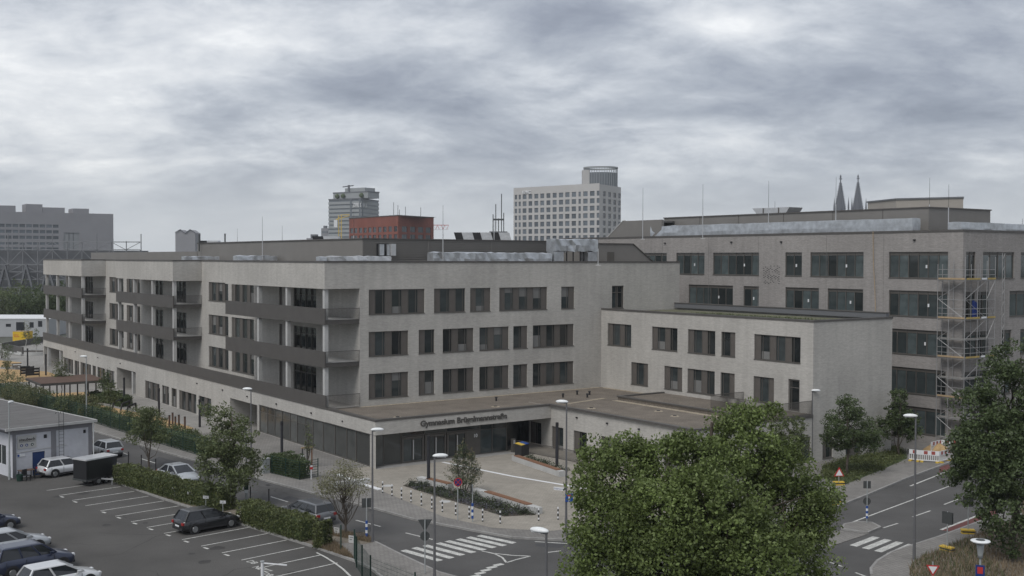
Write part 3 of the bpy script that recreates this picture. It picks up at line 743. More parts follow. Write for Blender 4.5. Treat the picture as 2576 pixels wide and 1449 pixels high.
part(MB().box(55.75, 57.14, 85.4, 85.6, 0.13, 2.4), 'door_panel', 'frame')
glazing('y', 85.45, -1, 49.0, 57.1, 2.42, 2.99, [51.3, 53.6], None, glass='glass')
for a0, a1 in ((49.0, 51.2), (51.35, 53.5), (53.65, 55.7)):
    b = MB(); m_ = (a0 + a1) / 2
    for x in (a0 + 0.06, m_, a1 - 0.06): b.box(x - 0.09, x + 0.09, 85.38, 85.52, 0.13, 2.4)
    b.box(a0 + 0.16, a1 - 0.16, 85.385, 85.515, 2.2, 2.4); b.box(a0 + 0.16, a1 - 0.16, 85.385, 85.515, 0.13, 0.27)
    dr = part(b, 'entrance_door', 'frame')
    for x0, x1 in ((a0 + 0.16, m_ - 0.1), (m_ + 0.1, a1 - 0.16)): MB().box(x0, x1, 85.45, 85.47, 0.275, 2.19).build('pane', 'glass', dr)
    MB().box(m_ - 0.04, m_ + 0.04, 85.30, 85.34, 0.4, 2.1).build('door_handle', 'galvanised', dr)
# canopy and fascia
part(MB().box(45.84, 64.6, 84.40, 94.0, 2.995, 4.095), 'canopy', 'brick'); part(MB().box(45.845, 64.6, 84.405, 84.75, 4.097, 4.138), 'canopy_edge', 'brick')
part(MB().box(45.80, 64.8, 84.36, 84.80, 4.142, 4.32), 'coping', 'coping')
text_part('sign_lettering', 'Gymnasium Br\u00fcgelmannstra\u00dfe', 0.70, FR @ basis((50.25, 84.37, 3.38), (1, 0, 0), (0, 0, 1)), 'dark_metal', school, 0.03, bold=0.022, width=9.2)
text_part('house_number', '10', 0.44, FR @ basis((56.45, 85.38, 1.75), (1, 0, 0), (0, 0, 1)), 'white_paint', school, 0.01, bold=0.008)
# ground floor wing beside the forecourt
GR = [(82.54, 84.3, 'PG'), (79.09, 81.0, 'PG'), (74.49, 77.09, 'PGP'), (70.6, 72.6, 'PG'), (67.0, 68.9, 'PG')]
gr = MB().wall('x', 64.6, 65.2, 88.0, -0.4, 4.14, [(a, b, -0.05, 2.25) for a, b, p in GR] + [(85.95, 87.8, 0.1, 2.3)], 0.3, -1)
EH = [(77.0, 78.6, 0.15, 2.5), (80.2, 81.6, 0.35, 2.6), (83.4, 85.6, 0.35, 2.6)]
gr.wall('y', 65.2, 64.6, 78.83, -0.4, 4.14, EH[:1], 0.3, -1)
part(gr, 'ground_floor_wall', 'brick')
for a, b, p in GR: window(school, 'x', 64.6, -1, a, b, -0.05, 2.25, p[::-1], sill=False)
window(school, 'x', 64.6, -1, 85.95, 87.8, 0.1, 2.3, 'GP', sill=False)
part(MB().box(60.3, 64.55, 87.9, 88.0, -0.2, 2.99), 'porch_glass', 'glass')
part(MB().box(64.36, 64.8, 65.2, 84.35, 4.142, 4.318), 'coping', 'coping')
part(MB().box(64.81, 72.8, 65.14, 65.5, 4.142, 4.316), 'coping', 'coping')
part(MB().sheet([(49.46, 84.8), (64.8, 84.8), (64.8, 65.5), (73, 65.5), (73, 84.2), (78.8, 84.2), (78.8, 94.05), (49.46, 94.05)], 4.11), 'roof', 'gravel_roof')
part(MB().sheet([(46.35, 84.85), (49.455, 84.85), (49.455, 93.9), (46.35, 93.9)], 4.1155), 'roof', 'gravel_roof')
part(MB().box(72.8, 78.82, 65.22, 84.3, 4.05, 4.42), 'raised_terrace', 'gravel_roof')
part(MB().box(72.72, 73.1, 65.15, 84.4, 4.421, 4.55), 'coping', 'coping')
part(MB().box(73.11, 78.82, 84.05, 84.42, 4.421, 4.548), 'coping', 'coping')
for x0, x1, y0, y1 in ((49.46, 78.4, 93.55, 94.06), (78.3, 78.8, 84.6, 93.5), (72.0, 72.7, 66.0, 84.3)):
    part(MB().box(x0, x1, y0, y1, 4.112, 4.13), 'gravel_edge', 'gravel_strip')
part(MB().add([(66.4, 84.9, 4.125), (66.8, 84.6, 4.125), (72.9, 86.0, 4.125), (72.6, 86.5, 4.125)], [(0, 1, 2, 3)]), 'gravel_edge', 'gravel_strip')
for x, y in ((60.0, 87.0), (48.9, 86.0), (66.7, 81.0), (69.5, 72.8), (70.5, 76.0)):
    rv = part(MB().lathe([(0.0, 0.04), (0.3, 0.04), (0.42, 0.0)], (x, y, 4.115), 14), 'roof_drain', 'gravel_strip'); MB().lathe([(0, 0.07), (0.16, 0.07), (0.18, 0.03)], (x, y, 4.13), 10).build('drain_grate', 'black', rv)
for x, y in ((69.6, 89.0), (72.3, 90.1), (71.6, 87.6), (73.2, 89.2), (62.5, 90.5)):
    part(MB().lathe([(0.0, 0.42), (0.11, 0.42), (0.15, 0.3), (0.09, 0.28), (0.09, 0.0)], (x, y, 4.11), 8), 'vent_pipe', 'black')
def bar_rail(pts, z0, z1, step=0.11, name='railing', m='frame', parent=school):
    b = MB()
    for (x0, y0), (x1, y1) in zip(pts, pts[1:]):
        L_ = math.hypot(x1 - x0, y1 - y0); n_ = max(2, int(L_ / step))
        for k in range(n_ + 1):
            x = x0 + (x1 - x0) * k / n_; y = y0 + (y1 - y0) * k / n_
            b.box(x - 0.013, x + 0.013, y - 0.013, y + 0.013, z0, z1)
        b.beam((x0, y0, z1), (x1, y1, z1), 0.05, 0.04); b.beam((x0, y0, z0 + 0.03), (x1, y1, z0 + 0.03), 0.05, 0.04)
    return b.build(name, m, parent, kind='stuff')
bar_rail([(78.75, 73.3), (74.5, 73.3), (74.5, 65.26), (78.75, 65.26)], 4.42, 5.6)
part(MB().box(74.3, 78.82, 65.12, 65.2, 4.14, 4.42), 'slab_edge', 'coping')
bar_rail([(60.6, 84.9), (61.2, 84.9), (62.4, 72.0), (64.5, 71.5)], 0.12, 1.1)

# right wing
WH = [(89.21, 93.04, R2_, 'GPGP'), (82.26, 86.01, R2_, 'GPGP'), (77.05, 80.78, R2_, 'GPGP'), (74.44, 76.26, R2_, 'PG'), (66.62, 72.08, R2_, 'GPGPGP'),
      (86.58, 89.2, (4.88, 7.2), 'PGP'), (81.55, 84.14, (4.88, 7.2), 'PGP'), (77.08, 80.81, (4.88, 7.2), 'GPGP'), (74.49, 76.32, (4.88, 7.2), 'PG'), (69.65, 72.12, (4.88, 7.2), 'PGP')]
ww = MB().wall('x', 78.83, 65.2, 94.1, 4.1, 12.52, [(a, b, z[0], z[1]) for a, b, z, p in WH] + [(66.69, 67.98, 4.45, 7.3)], 0.3, -1)
ww.wall('y', 65.2, 78.83, 90.0, -0.4, 12.52, EH[1:], 0.3, -1)
ww.wall('x', 90.0, 65.2, 94.1, -0.4, 12.52, [], 0.3, 1)
part(ww, 'wing_wall', 'brick')
for a, b, z, p in WH: window(school, 'x', 78.83, -1, a, b, z[0], z[1], p)
window(school, 'x', 78.83, -1, 66.69, 67.98, 4.45, 7.3, 'G', transom=6.55, name='terrace_door', fr=0.14, sill=False)
window(school, 'y', 65.2, -1, 77.0, 78.6, 0.15, 2.5, 'GG', sill=False)
window(school, 'y', 65.2, -1, 80.2, 81.6, 0.35, 2.6, 'PG'); window(school, 'y', 65.2, -1, 83.4, 85.6, 0.35, 2.6, 'GPG')
part(MB().box(78.77, 79.2, 65.14, 94.05, 12.52, 12.69), 'coping', 'coping')
part(MB().box(79.21, 90.05, 65.14, 65.55, 12.52, 12.688), 'coping', 'coping')
part(MB().box(89.6, 90.02, 65.6, 94.0, 12.5, 13.0), 'roof_parapet', 'far_grey'); part(MB().box(89.55, 90.08, 65.56, 94.0, 13.002, 13.09), 'coping', 'coping')
part(MB().sheet([(79.2, 65.55), (89.6, 65.55), (89.6, 94.05), (79.2, 94.05)], 12.3), 'roof', 'green_roof')
def tufts(name, m, parent, n, pos, h0, h1, w=0.03, seed=3, frame=True, kind='stuff'):
    """low plants: n blades placed by pos(rng) -> (x, y, z)"""
    r = np.random.default_rng(seed); b = MB()
    for i in range(n):
        x, y, z = pos(r); a = r.uniform(0, math.pi); h = r.uniform(h0, h1); lx, ly = r.normal(0, h * 0.3, 2)
        dx, dy = math.cos(a) * w, math.sin(a) * w
        b.add([(x - dx, y - dy, z), (x + dx, y + dy, z), (x + lx + dx * 0.2, y + ly + dy * 0.2, z + h)], [(0, 1, 2)])
    return b.build(name, m, parent, frame=frame, kind=kind)
tufts('roof_sedum', 'green_grass', school, 1800, lambda r: (r.uniform(80.5, 83.0) + abs(r.normal(0, 1.0)), r.uniform(66, 84), 12.3), 0.1, 0.35, 0.06)
# lamps on the wall and small fittings
for y in (181.0, 168.5, 157.5, 127.5, 119.5, 112.5, 105.0, 97.0, 90.5):
    part(MB().box(45.78, 45.9, y - 0.09, y + 0.09, 3.42, 3.54), 'wall_spotlight', 'black')
for y in (80.5, 76.2, 72.0): part(MB().box(64.48, 64.6, y - 0.09, y + 0.09, 3.42, 3.54), 'wall_spotlight', 'black')
# plant rooms on the roof
ph = part(MB().box(53.4, 77.4, 101.0, 148.0, 17.3, 19.95), 'roof_penthouse', 'cladding')
rb = MB()
for k in range(14): rb.box(53.42, 77.38, 100.93, 100.995, 17.42 + k * 0.18, 17.50 + k * 0.18)
for x in (61.05, 69.0): rb.box(x - 0.06, x + 0.06, 100.90, 100.928, 17.35, 19.9)
rb.build('cladding_ribs', 'cladding', ph, kind='stuff')
MB().box(53.3, 77.5, 100.85, 148.1, 19.952, 20.06).build('coping', 'coping', ph)
MB().box(54.96, 56.6, 100.86, 100.925, 18.3, 19.5).build('opening', 'black', ph)
for x0, x1 in ((55.15, 55.65), (56.0, 56.3)): MB().box(x0, x1, 100.6, 100.858, 18.32, 19.45).build('duct_stub', 'foil', ph)
MB().box(56.35, 56.85, 100.3, 100.858, 18.3, 19.5).build('duct_stub', 'galvanised', ph)
part(MB().box(53.4, 75, 148.2, 200, 17.3, 18.9), 'roof_penthouse', 'cladding')
st = MB()
prof = [(80.2, 17.3), (91.9, 17.3), (88.2, 19.75), (80.2, 19.75)]
st.add([(x, 99.6, z) for x, z in prof] + [(x, 104.0, z) for x, z in prof], [(0, 1, 2, 3), (7, 6, 5, 4), (0, 4, 5, 1), (1, 5, 6, 2), (2, 6, 7, 3), (3, 7, 4, 0)])
stp = part(st, 'stair_head', 'cladding')
MB().beam((88.2, 101.8, 19.80), (91.95, 101.8, 17.33), 4.6, 0.09).build('coping', 'coping', stp); MB().box(80.1, 88.2, 99.5, 104.1, 19.752, 19.85).build('coping', 'coping', stp)
MB().box(84.27, 85.3, 99.55, 99.62, 17.32, 18.84).build('roof_door', 'frame', stp)
def crinkle(name, label, x0, x1, y0, y1, z0, z1, group=None, step=0.45, jit=0.045, seed=1, axis='x', m='foil'):
    """insulated roof duct in loose metal foil"""
    t = thing(name, label, 'duct', (x0 + x1) / 2, (y0 + y1) / 2, z0, group=group)
    r = np.random.default_rng(seed)
    n_ = max(2, int(((x1 - x0) if axis == 'x' else (y1 - y0)) / step))
    ring = 8; b = MB(); vs = []; fs = []
    for i in range(n_ + 1):
        k = i / n_
        for j in range(ring):
            q = [(0, 0), (0.5, -0.02), (1, 0), (1.02, 0.5), (1, 1), (0.5, 1.03), (0, 1), (-0.02, 0.5)][j]
            zz = z0 + 0.12 + (z1 - z0 - 0.12) * q[1]
            if axis == 'x': p = [x0 + (x1 - x0) * k, y0 + (y1 - y0) * q[0], zz]
            else: p = [x0 + (x1 - x0) * q[0], y0 + (y1 - y0) * k, zz]
            p = [c + r.normal(0, jit) * (1 if 0 < i < n_ else 0.3) for c in p]
            vs.append(p)
    for i in range(n_):
        for j in range(ring): fs.append((i * ring + j, i * ring + (j + 1) % ring, (i + 1) * ring + (j + 1) % ring, (i + 1) * ring + j))
    fs += [tuple(range(ring - 1, -1, -1)), tuple(range(n_ * ring, (n_ + 1) * ring))]
    b.add(vs, fs); b.build('duct_body', m, t)
    L_ = (x1 - x0) if axis == 'x' else (y1 - y0)
    for k in range(max(2, int(L_ / 3))):
        q = (k + 0.5) / max(2, int(L_ / 3))
        (MB().box(x0 + (x1 - x0) * q - 0.05, x0 + (x1 - x0) * q + 0.05, y0, y1, z0, z0 + 0.11) if axis == 'x' else MB().box(x0, x1, y0 + (y1 - y0) * q - 0.05, y0 + (y1 - y0) * q + 0.05, z0, z0 + 0.11)).build('duct_foot', 'galvanised', t)
    return t
dg_ = 'foil ducts on the school roofs'
crinkle('ventilation_duct', 'long low foil-wrapped duct in front of the ribbed plant room', 59.0, 74.0, 96.6, 97.7, 17.32, 18.62, dg_, seed=2)
d1 = crinkle('ventilation_duct', 'tall foil-wrapped duct bridging an open frame on the school roof', 74.2, 80.2, 96.4, 97.9, 18.72, 20.15, dg_, seed=3)
for x0, x1 in ((74.2, 75.5), (78.9, 80.2)): MB().box(x0, x1, 96.5, 97.8, 17.31, 18.80).build('duct_leg', 'foil', d1)
for x in (75.9, 76.8, 77.8, 78.3): MB().box(x - 0.05, x + 0.05, 96.45, 96.55, 17.31, 18.83).build('support_post', 'black', d1)
crinkle('ventilation_duct', 'short foil duct with angled ends at the school corner', 47.3, 53.9, 96.0, 96.9, 17.32, 18.2, dg_, seed=4, m='galvanised')
crinkle('ventilation_duct', 'small foil duct stub beside the corner duct', 46.4, 47.1, 96.2, 97.0, 17.32, 18.15, dg_, seed=5)
crinkle('ventilation_duct', 'low foil duct on the second balcony block roof', 48.2, 53.0, 121.0, 122.2, 17.32, 18.25, dg_, seed=6)
crinkle('ventilation_duct', 'flat foil duct near the far balcony block', 48.2, 52.6, 138.0, 139.3, 17.32, 18.2, dg_, seed=7)

# ------------------------------------------------------------------ taller rear school wing with scaffold
annex = thing('annex_building', 'taller dark grey brick building with wide windows behind the pale wing', 'building', 103, 80)
TA, TB, TC, TD = (16.2, 18.8), (12.4, 14.95), (8.62, 11.1), (4.76, 7.3)
TW = [(103.22, 107.6, TA), (96.68, 101.52, TA), (88.06, 95.27, TA), (81.9, 84.23, TA), (73.84, 80.74, TA), (64.1, 70.77, TA),
      (92.04, 99.32, TB), (88.07, 90.38, TB), (79.55, 84.18, TB), (73.85, 78.39, TB), (64.12, 70.72, TB), (64.12, 70.9, TC), (64.2, 70.9, TD), (64.2, 70.9, (0.9, 3.5))]
TE = [(97.5, 99.07, TA), (100.32, 105.75, TA), (106.92, 112.5, TA), (97.5, 99.07, (12.2, 14.95)), (99.5, 101.4, TB), (105.0, 110.8, TB), (97.5, 101.4, TC), (103.6, 105.4, TC), (107, 112, TC), (97.5, 101.4, TD), (103.6, 105.4, TD), (97.5, 101.4, (0.9, 3.5))]
aw = MB().wall('x', 97.0, 62.5, 125.0, -0.4, 20.72, [(a, b, z[0], z[1]) for a, b, z in TW], 0.3, -1)
aw.wall('y', 62.5, 97.0, 130.0, -0.4, 20.72, [(a, b, z[0], z[1]) for a, b, z in TE], 0.3, -1)
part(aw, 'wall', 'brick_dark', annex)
for a, b, z in TW:
    window(annex, 'x', 97.0, -1, a, b, z[0], z[1], 'G' * max(2, 2 * int(round((b - a) / 2.35))), glass='glass_tall', pane_cover=0.34, fr=0.07)
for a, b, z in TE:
    window(annex, 'y', 62.5, -1, a, b, z[0], z[1], 'G' * max(2, 2 * int(round((b - a) / 2.35))), glass='glass_tall', pane_cover=0.34, fr=0.07)
lab = MB()
for i, (a, b, z) in enumerate(TW[:12]):
    y = a + (b - a) * (0.36 if i % 2 else 0.32); lab.box(97.08, 97.10, y - 0.09, y + 0.09, z[0] + 1.0, z[0] + 1.32)
part(lab, 'paper_notes', 'white_paint', annex, kind='stuff')
part(MB().box(96.94, 97.4, 62.44, 125, 20.72, 20.92), 'coping', 'coping', annex)
part(MB().box(97.41, 130, 62.44, 62.9, 20.72, 20.918), 'coping', 'coping', annex)
part(MB().sheet([(97.4, 62.9), (130, 62.9), (130, 125), (97.4, 125)], 20.4), 'roof', 'gravel_roof', annex)
vb = MB(); rr = random.Random(5)
for k in range(16):
    for j in range(5):
        if rr.random() < 0.78:
            y = 85.0 + j * 0.5 + (k % 2) * 0.25 + rr.uniform(-0.06, 0.06); z = 15.3 + k * 0.13
            vb.box(96.985, 97.02, y, y + 0.16, z, z + 0.07)
part(vb, 'vent_bricks', 'black', annex, kind='stuff')
for y, z in ((103.5, 19.95), (92.3, 19.95), (84.8, 19.9), (67.8, 19.9)): part(MB().box(96.85, 97.0, y - 0.12, y + 0.12, z, z + 0.14), 'overflow_spout', 'black', annex)
for y in (104.0, 96.0, 88.2, 78.6, 71.4): part(MB().box(96.985, 97.01, y - 0.012, y + 0.012, -0.3, 20.7), 'wall_joint', 'cladding', annex)
ap = part(MB().box(101.0, 112, 69.0, 108.0, 20.4, 23.3), 'roof_penthouse', 'cladding', annex)
MB().box(100.9, 112.1, 68.9, 108.1, 23.302, 23.42).build('coping', 'coping', ap)
for y in (74.5, 81, 88, 95, 101.5): MB().box(100.96, 100.998, y - 0.02, y + 0.02, 20.5, 23.3).build('cladding_joint', 'dark_metal', ap)
sl = MB(); prof = [(116.8, 20.4), (116.8, 20.7), (113.4, 23.05), (105.9, 23.05), (105.9, 20.4)]
for x0, x1 in ((98.6, 99.0), (103.2, 103.6)):
    sl.add([(x0, y, z) for y, z in prof] + [(x1, y, z) for y, z in prof], [(0, 1, 2, 3, 4), (9, 8, 7, 6, 5)] + [(i, i + 5, (i + 1) % 5 + 5, (i + 1) % 5) for i in range(5)])
slp = part(sl, 'stair_head', 'cladding', annex)
MB().add([(99.0, 116.7, 20.7), (103.2, 116.7, 20.7), (103.2, 113.3, 22.9), (99.0, 113.3, 22.9)], [(0, 1, 2, 3)]).build('sloping_roof', 'brown_roof', slp)
MB().box(99.0, 103.2, 106.0, 113.3, 22.7, 22.92).build('flat_roof', 'roof_felt', slp)
for x in (98.8, 103.4): MB().beam((x, 116.9, 20.72), (x, 113.3, 23.12), 0.5, 0.1).build('edge_trim', 'concrete', slp)
crinkle('ventilation_duct', 'long silver duct along the taller roof above the street', 98.6, 99.9, 69.2, 108.0, 20.42, 22.2, dg_, axis='y', seed=8, step=1.2, jit=0.02)
crinkle('ventilation_duct', 'silver duct turning along the short end of the taller roof', 99.2, 112.0, 64.2, 65.6, 20.42, 21.7, dg_, seed=9, step=1.2, jit=0.02)
rv = thing('roof_ventilator', 'glassy roof ventilator hood on the taller plant room', 'ventilator', 105.0, 92.6, 23.42)
MB().add([(103.8, 90.2, 23.42), (106.2, 90.2, 23.42), (106.2, 94.6, 23.42), (103.8, 94.6, 23.42), (103.8, 89.6, 24.2), (106.2, 89.6, 24.2), (106.2, 95.4, 24.25), (103.8, 95.4, 24.25)],
         [(0, 1, 5, 4), (1, 2, 6, 5), (2, 3, 7, 6), (3, 0, 4, 7), (4, 5, 6, 7)]).build('hood', 'galvanised', rv)
for y in (91.2, 93.6): MB().box(103.7, 103.78, y - 0.04, y + 0.04, 23.42, 24.2).build('hood_rib', 'frame', rv)
hose = MB(); pts = [(96.86, 72.61, 20.9), (96.80, 72.47, 17.5), (96.74, 72.25, 15.5), (96.70, 72.04, 12.0)]
tag(hose.path(pts, 0.035).build('hanging_cable', 'wood_pale'), 'thin pale cable hanging down the taller dark brick wall', 'cable')

# ------------------------------------------------------------------ street lamps
def ellipsoid(b, c, rx, ry, rz, n=12, m=6, zmin=-1.0):
    vs = []; fs = []
    for j in range(m + 1):
        t = -math.pi / 2 + math.pi * j / m
        for i in range(n):
            a = 2 * math.pi * i / n
            vs.append((c[0] + rx * math.cos(t) * math.cos(a), c[1] + ry * math.cos(t) * math.sin(a), c[2] + rz * max(zmin, math.sin(t))))
    for j in range(m):
        for i in range(n): fs.append((j * n + i, j * n + (i + 1) % n, (j + 1) * n + (i + 1) % n, (j + 1) * n + i))
    return b.add(vs, fs)
LG = 'street lamps with pale elongated heads'
def street_lamp(label, xy, h, head_dir, z=0.12, r=0.075, size=0.42, pole='pole_grey'):
    t = thing_w('street_lamp', label, 'street lamp', (xy[0], xy[1], z), head_dir, LG)
    F_ = lf(t)
    MB().tube((0, 0, 0), (0, 0, 1.2), r * 1.25, r * 1.2, n=10).build('pole_base', pole, t, frame=F_, smooth=False)
    MB().tube((0, 0, 1.2), (0, 0, h), r, r * 0.62, n=10).build('pole', pole, t, frame=F_)
    hd = ellipsoid(MB(), (size * 0.72, 0, h + 0.09), size, size * 0.38, 0.13, 16, 8, -0.35).build('lamp_head', 'lamp_white', t, frame=F_, smooth=True)
    MB().box(-0.04, size * 0.5, -0.05, 0.05, h - 0.02, h + 0.07).build('head_bracket', pole, hd, frame=F_)
    MB().box(size * 0.3, size * 1.45, -size * 0.25, size * 0.25, h + 0.015, h + 0.042).build('lens', 'lamp_glass', hd, frame=F_)
    return t
street_lamp('street lamp nearest the zebra crossing, its foot out of view below', (-4.078, 59.5), 7.35, 0.15)
street_lamp('street lamp on the near pavement beside the square sign back', (-8.779, 70.857), 7.0, 0.2)
street_lamp('street lamp on the forecourt corner carrying the blue dead-end sign', (3.534, 72.409), 8.6, 2.9)
street_lamp('closest street lamp, only its head and upper pole in view', (1.339, 43.0), 7.35, 2.6)
street_lamp('street lamp against the blank end wall of the pale wing', (26.419, 98.83), 6.3, 0.0)
street_lamp('street lamp at the edge of the dry verge by the right-hand zebra', (24.07, 66.955), 8.5, 2.9)
street_lamp('far street lamp in front of the pergola and school yard fence', (-47.024, 124.367), 6.9, 3.1, pole='pole_light')
street_lamp('street lamp behind the leafy street tree, on the school side', (-21.741, 93.769), 6.9, 3.1)
street_lamp('pale straight street lamp beside the parking hedge gap', (-19.666, 83.265), 5.15, 3.14, pole='pole_light', size=0.32)
street_lamp('pale lamp in front of the white flat-roofed building', (-40.683, 90.975), 6.2, 1.2, z=0.0, pole='pole_light', size=0.3)
t = thing_w('disc_lamp', 'post-top lamp with flat white disc on the dry verge', 'street lamp', (*(20.507, 49.0), 0.12), 0.0)
F_ = lf(t); hz_ = 5.604
MB().tube((0, 0, 0), (0, 0, hz_ - 0.75), 0.06, 0.05, n=8).build('pole', 'pole_light', t, frame=F_)
MB().lathe([(0.0, hz_ - 0.75), (0.10, hz_ - 0.74), (0.11, hz_ - 0.6), (0.15, hz_ - 0.3), (0.16, hz_ - 0.12), (0.0, hz_ - 0.12)], n=14).build('lantern', 'pole_light', t, frame=F_, smooth=True)
dd = MB().lathe([(0.0, hz_ - 0.11), (0.34, hz_ - 0.06), (0.42, hz_), (0.40, hz_ + 0.03), (0.2, hz_ + 0.05), (0.0, hz_ + 0.05)], n=24).build('disc', 'lamp_white', t, frame=F_, smooth=True)
MB().lathe([(0.0, hz_ + 0.075), (0.18, hz_ + 0.07), (0.2, hz_ + 0.052)], n=16).build('cap', 'sign_grey', dd, frame=F_)

# dark light columns of the school
CG = 'dark light columns around the school'
def light_column(label, vu, h, z=0.12):
    t = thing('light_column', label, 'light column', vu[0], vu[1], z, group=CG); F_ = lf(t)
    MB().tube((0, 0, 0), (0, 0, h * 0.55), 0.13, n=10).build('column_base', 'column_dark', t, frame=F_)
    MB().tube((0, 0, h * 0.55), (0, 0, h - 0.35), 0.12, n=10).build('column_shaft', 'column_dark', t, frame=F_)
    MB().tube((0, 0, h - 0.35), (0, 0, h), 0.135, n=10).build('light_head', 'black', t, frame=F_)
for label, p, h, z in (('dark light column standing in the forecourt planting bed', (46.058, 76.084), 3.9, 0.12), ('dark light column in front of the street-side glass wall', (42.419, 95.918), 3.0, 0.12),
                       ('dark light column beside the bench under the wing windows', (59.33, 76.677), 3.8, 0.12), ('dark yard light column farthest left by the round planter', (42.671, 198.392), 3.2, -0.2),
                       ('dark yard light column near the open porch columns', (42.173, 183.753), 3.3, -0.2), ('dark yard light column directly behind the pergola roof', (42.0, 160.0), 3.3, -0.2),
                       ('dark yard light column in front of the wide porch', (41.302, 140.304), 3.5, -0.2), ('dark yard light column behind the sand pit posts', (41.684, 128.295), 3.3, -0.2),
                       ('dark yard light column half hidden by the street tree', (42.796, 118.178), 3.0, -0.2)):
    light_column(label, p, h, z)

# ------------------------------------------------------------------ forecourt: bollards, benches, bed, bins
BP = [(41.64, 75.537), (41.661, 74.126), (41.642, 72.654), (41.708, 71.367), (41.769, 69.995), (41.851, 68.68), (41.921, 67.368), (42.164, 66.004), (42.364, 64.591),
      (42.634, 63.338), (43.29, 62.184), (45.907, 61.346), (47.209, 60.868), (48.342, 60.082)]
ORD = ['first', 'second', 'third', 'fourth', 'fifth', 'sixth', 'seventh', 'eighth', 'ninth', 'tenth', 'eleventh', 'twelfth', 'thirteenth', 'last']
bol = None
for i, p in enumerate(BP):
    lb = f'black and white striped bollard, {ORD[i]} of the forecourt row counted from the left'
    if bol is None:
        bol = thing('bollard', lb, 'bollard', p[0], p[1], 0.12, group='striped bollards along the forecourt'); F_ = lf(bol)
        MB().tube((0, 0, 0), (0, 0, 0.86), 0.05, n=8).build('post', 'black', bol, frame=F_)
        for zz in (0.10, 0.44, 0.74): MB().tube((0, 0, zz), (0, 0, zz + 0.13), 0.053, n=8).build('white_band', 'white_paint', bol, frame=F_)
        index_kids(bol)
    else:
        c = copy_tree(bol, Matrix.Translation(W(p[0], p[1], 0.12)) @ Matrix.Rotation(AU, 4, 'Z')); c['label'] = lb
for i, p in enumerate(((29.389, 98.704), (29.79, 96.4), (30.217, 93.932), (30.992, 85.537), (33.024, 76.982), (32.219, 78.479))):
    t = thing('kerb_post', f'slim black post behind the parking hedge, {ORD[i]} from the white building', 'post', p[0], p[1], 0.11, group='slim posts along the near kerb'); F_ = lf(t)
    MB().tube((0, 0, 0), (0, 0, 1.05), 0.045, n=8).build('shaft', 'black', t, frame=F_); MB().tube((0, 0, 1.05), (0, 0, 1.09), 0.052, n=8).build('cap', 'black', t, frame=F_)

def bench(label, a, b, w0, w1, h=0.46, wid=0.55):
    a = Vector((*a, 0)); b = Vector((*b, 0)); L_ = (b - a).length; ang = math.atan2(b.y - a.y, b.x - a.x)
    t = thing('bench', label, 'bench', a.x, a.y, 0.12, ang, 'concrete benches of the forecourt'); F_ = lf(t)
    MB().box(0, L_, -wid / 2, wid / 2, 0, h).build('plinth', 'concrete', t, frame=F_)
    for k in range(5):
        y0 = -wid / 2 + 0.02 + k * (wid - 0.04) / 5
        MB().box(L_ * w0, L_ * w1, y0, y0 + (wid - 0.04) / 5 - 0.018, h + 0.004, h + 0.07).build('seat_slat', 'wood', t, frame=F_)
bench('concrete bench with timber seat behind the pine tree', (46.061, 77.482), (46.469, 73.447), 0.3, 0.98)
bench('long concrete bench with timber seat between planting bed and forecourt', (47.176, 71.175), (47.142, 62.919), 0.20, 0.86)
bench('concrete bench with timber seat under the wing railing', (57.979, 81.084), (56.85, 72.76), 0.04, 0.94)
BED = [(44.256, 76.964), (45.394, 77.364), (46.113, 76.723), (46.37, 73.29), (46.977, 70.876), (46.851, 62.935), (44.735, 63.742)]
bed = structure(MB().prism(BED, 0.05, 0.16).build('planting_bed', 'soil'))
def in_poly(poly, x, y):
    c = False; n = len(poly); j = n - 1
    for i in range(n):
        if ((poly[i][1] > y) != (poly[j][1] > y)) and (x < (poly[j][0] - poly[i][0]) * (y - poly[i][1]) / (poly[j][1] - poly[i][1]) + poly[i][0]): c = not c
        j = i
    return c
def poly_pos(poly, z):
    xs = [p[0] for p in poly]; ys = [p[1] for p in poly]
    def f(r):
        while True:
            x, y = r.uniform(min(xs), max(xs)), r.uniform(min(ys), max(ys))
            if in_poly(poly, x, y): return x, y, z
    return f
def leaf_cloud(pts, size, r, aspect=0.6, up=0.5):
    """one small folded leaf for each point; returns vertices and faces"""
    n = len(pts)
    nrm = r.normal(size=(n, 3)); nrm[:, 2] += up; nrm /= np.linalg.norm(nrm, axis=1)[:, None]
    t = r.normal(size=(n, 3)); t -= (t * nrm).sum(1)[:, None] * nrm; t /= np.linalg.norm(t, axis=1)[:, None]
    s_ = np.cross(nrm, t)
    L_ = size * r.uniform(0.6, 1.35, size=(n, 1))
    v = np.empty((n, 4, 3))
    v[:, 0] = pts - t * L_ * 0.5
    v[:, 1] = pts + s_ * L_ * aspect * 0.5 + nrm * L_ * 0.08
    v[:, 2] = pts + t * L_ * 0.5
    v[:, 3] = pts - s_ * L_ * aspect * 0.5 + nrm * L_ * 0.08
    return v.reshape(-1, 3)
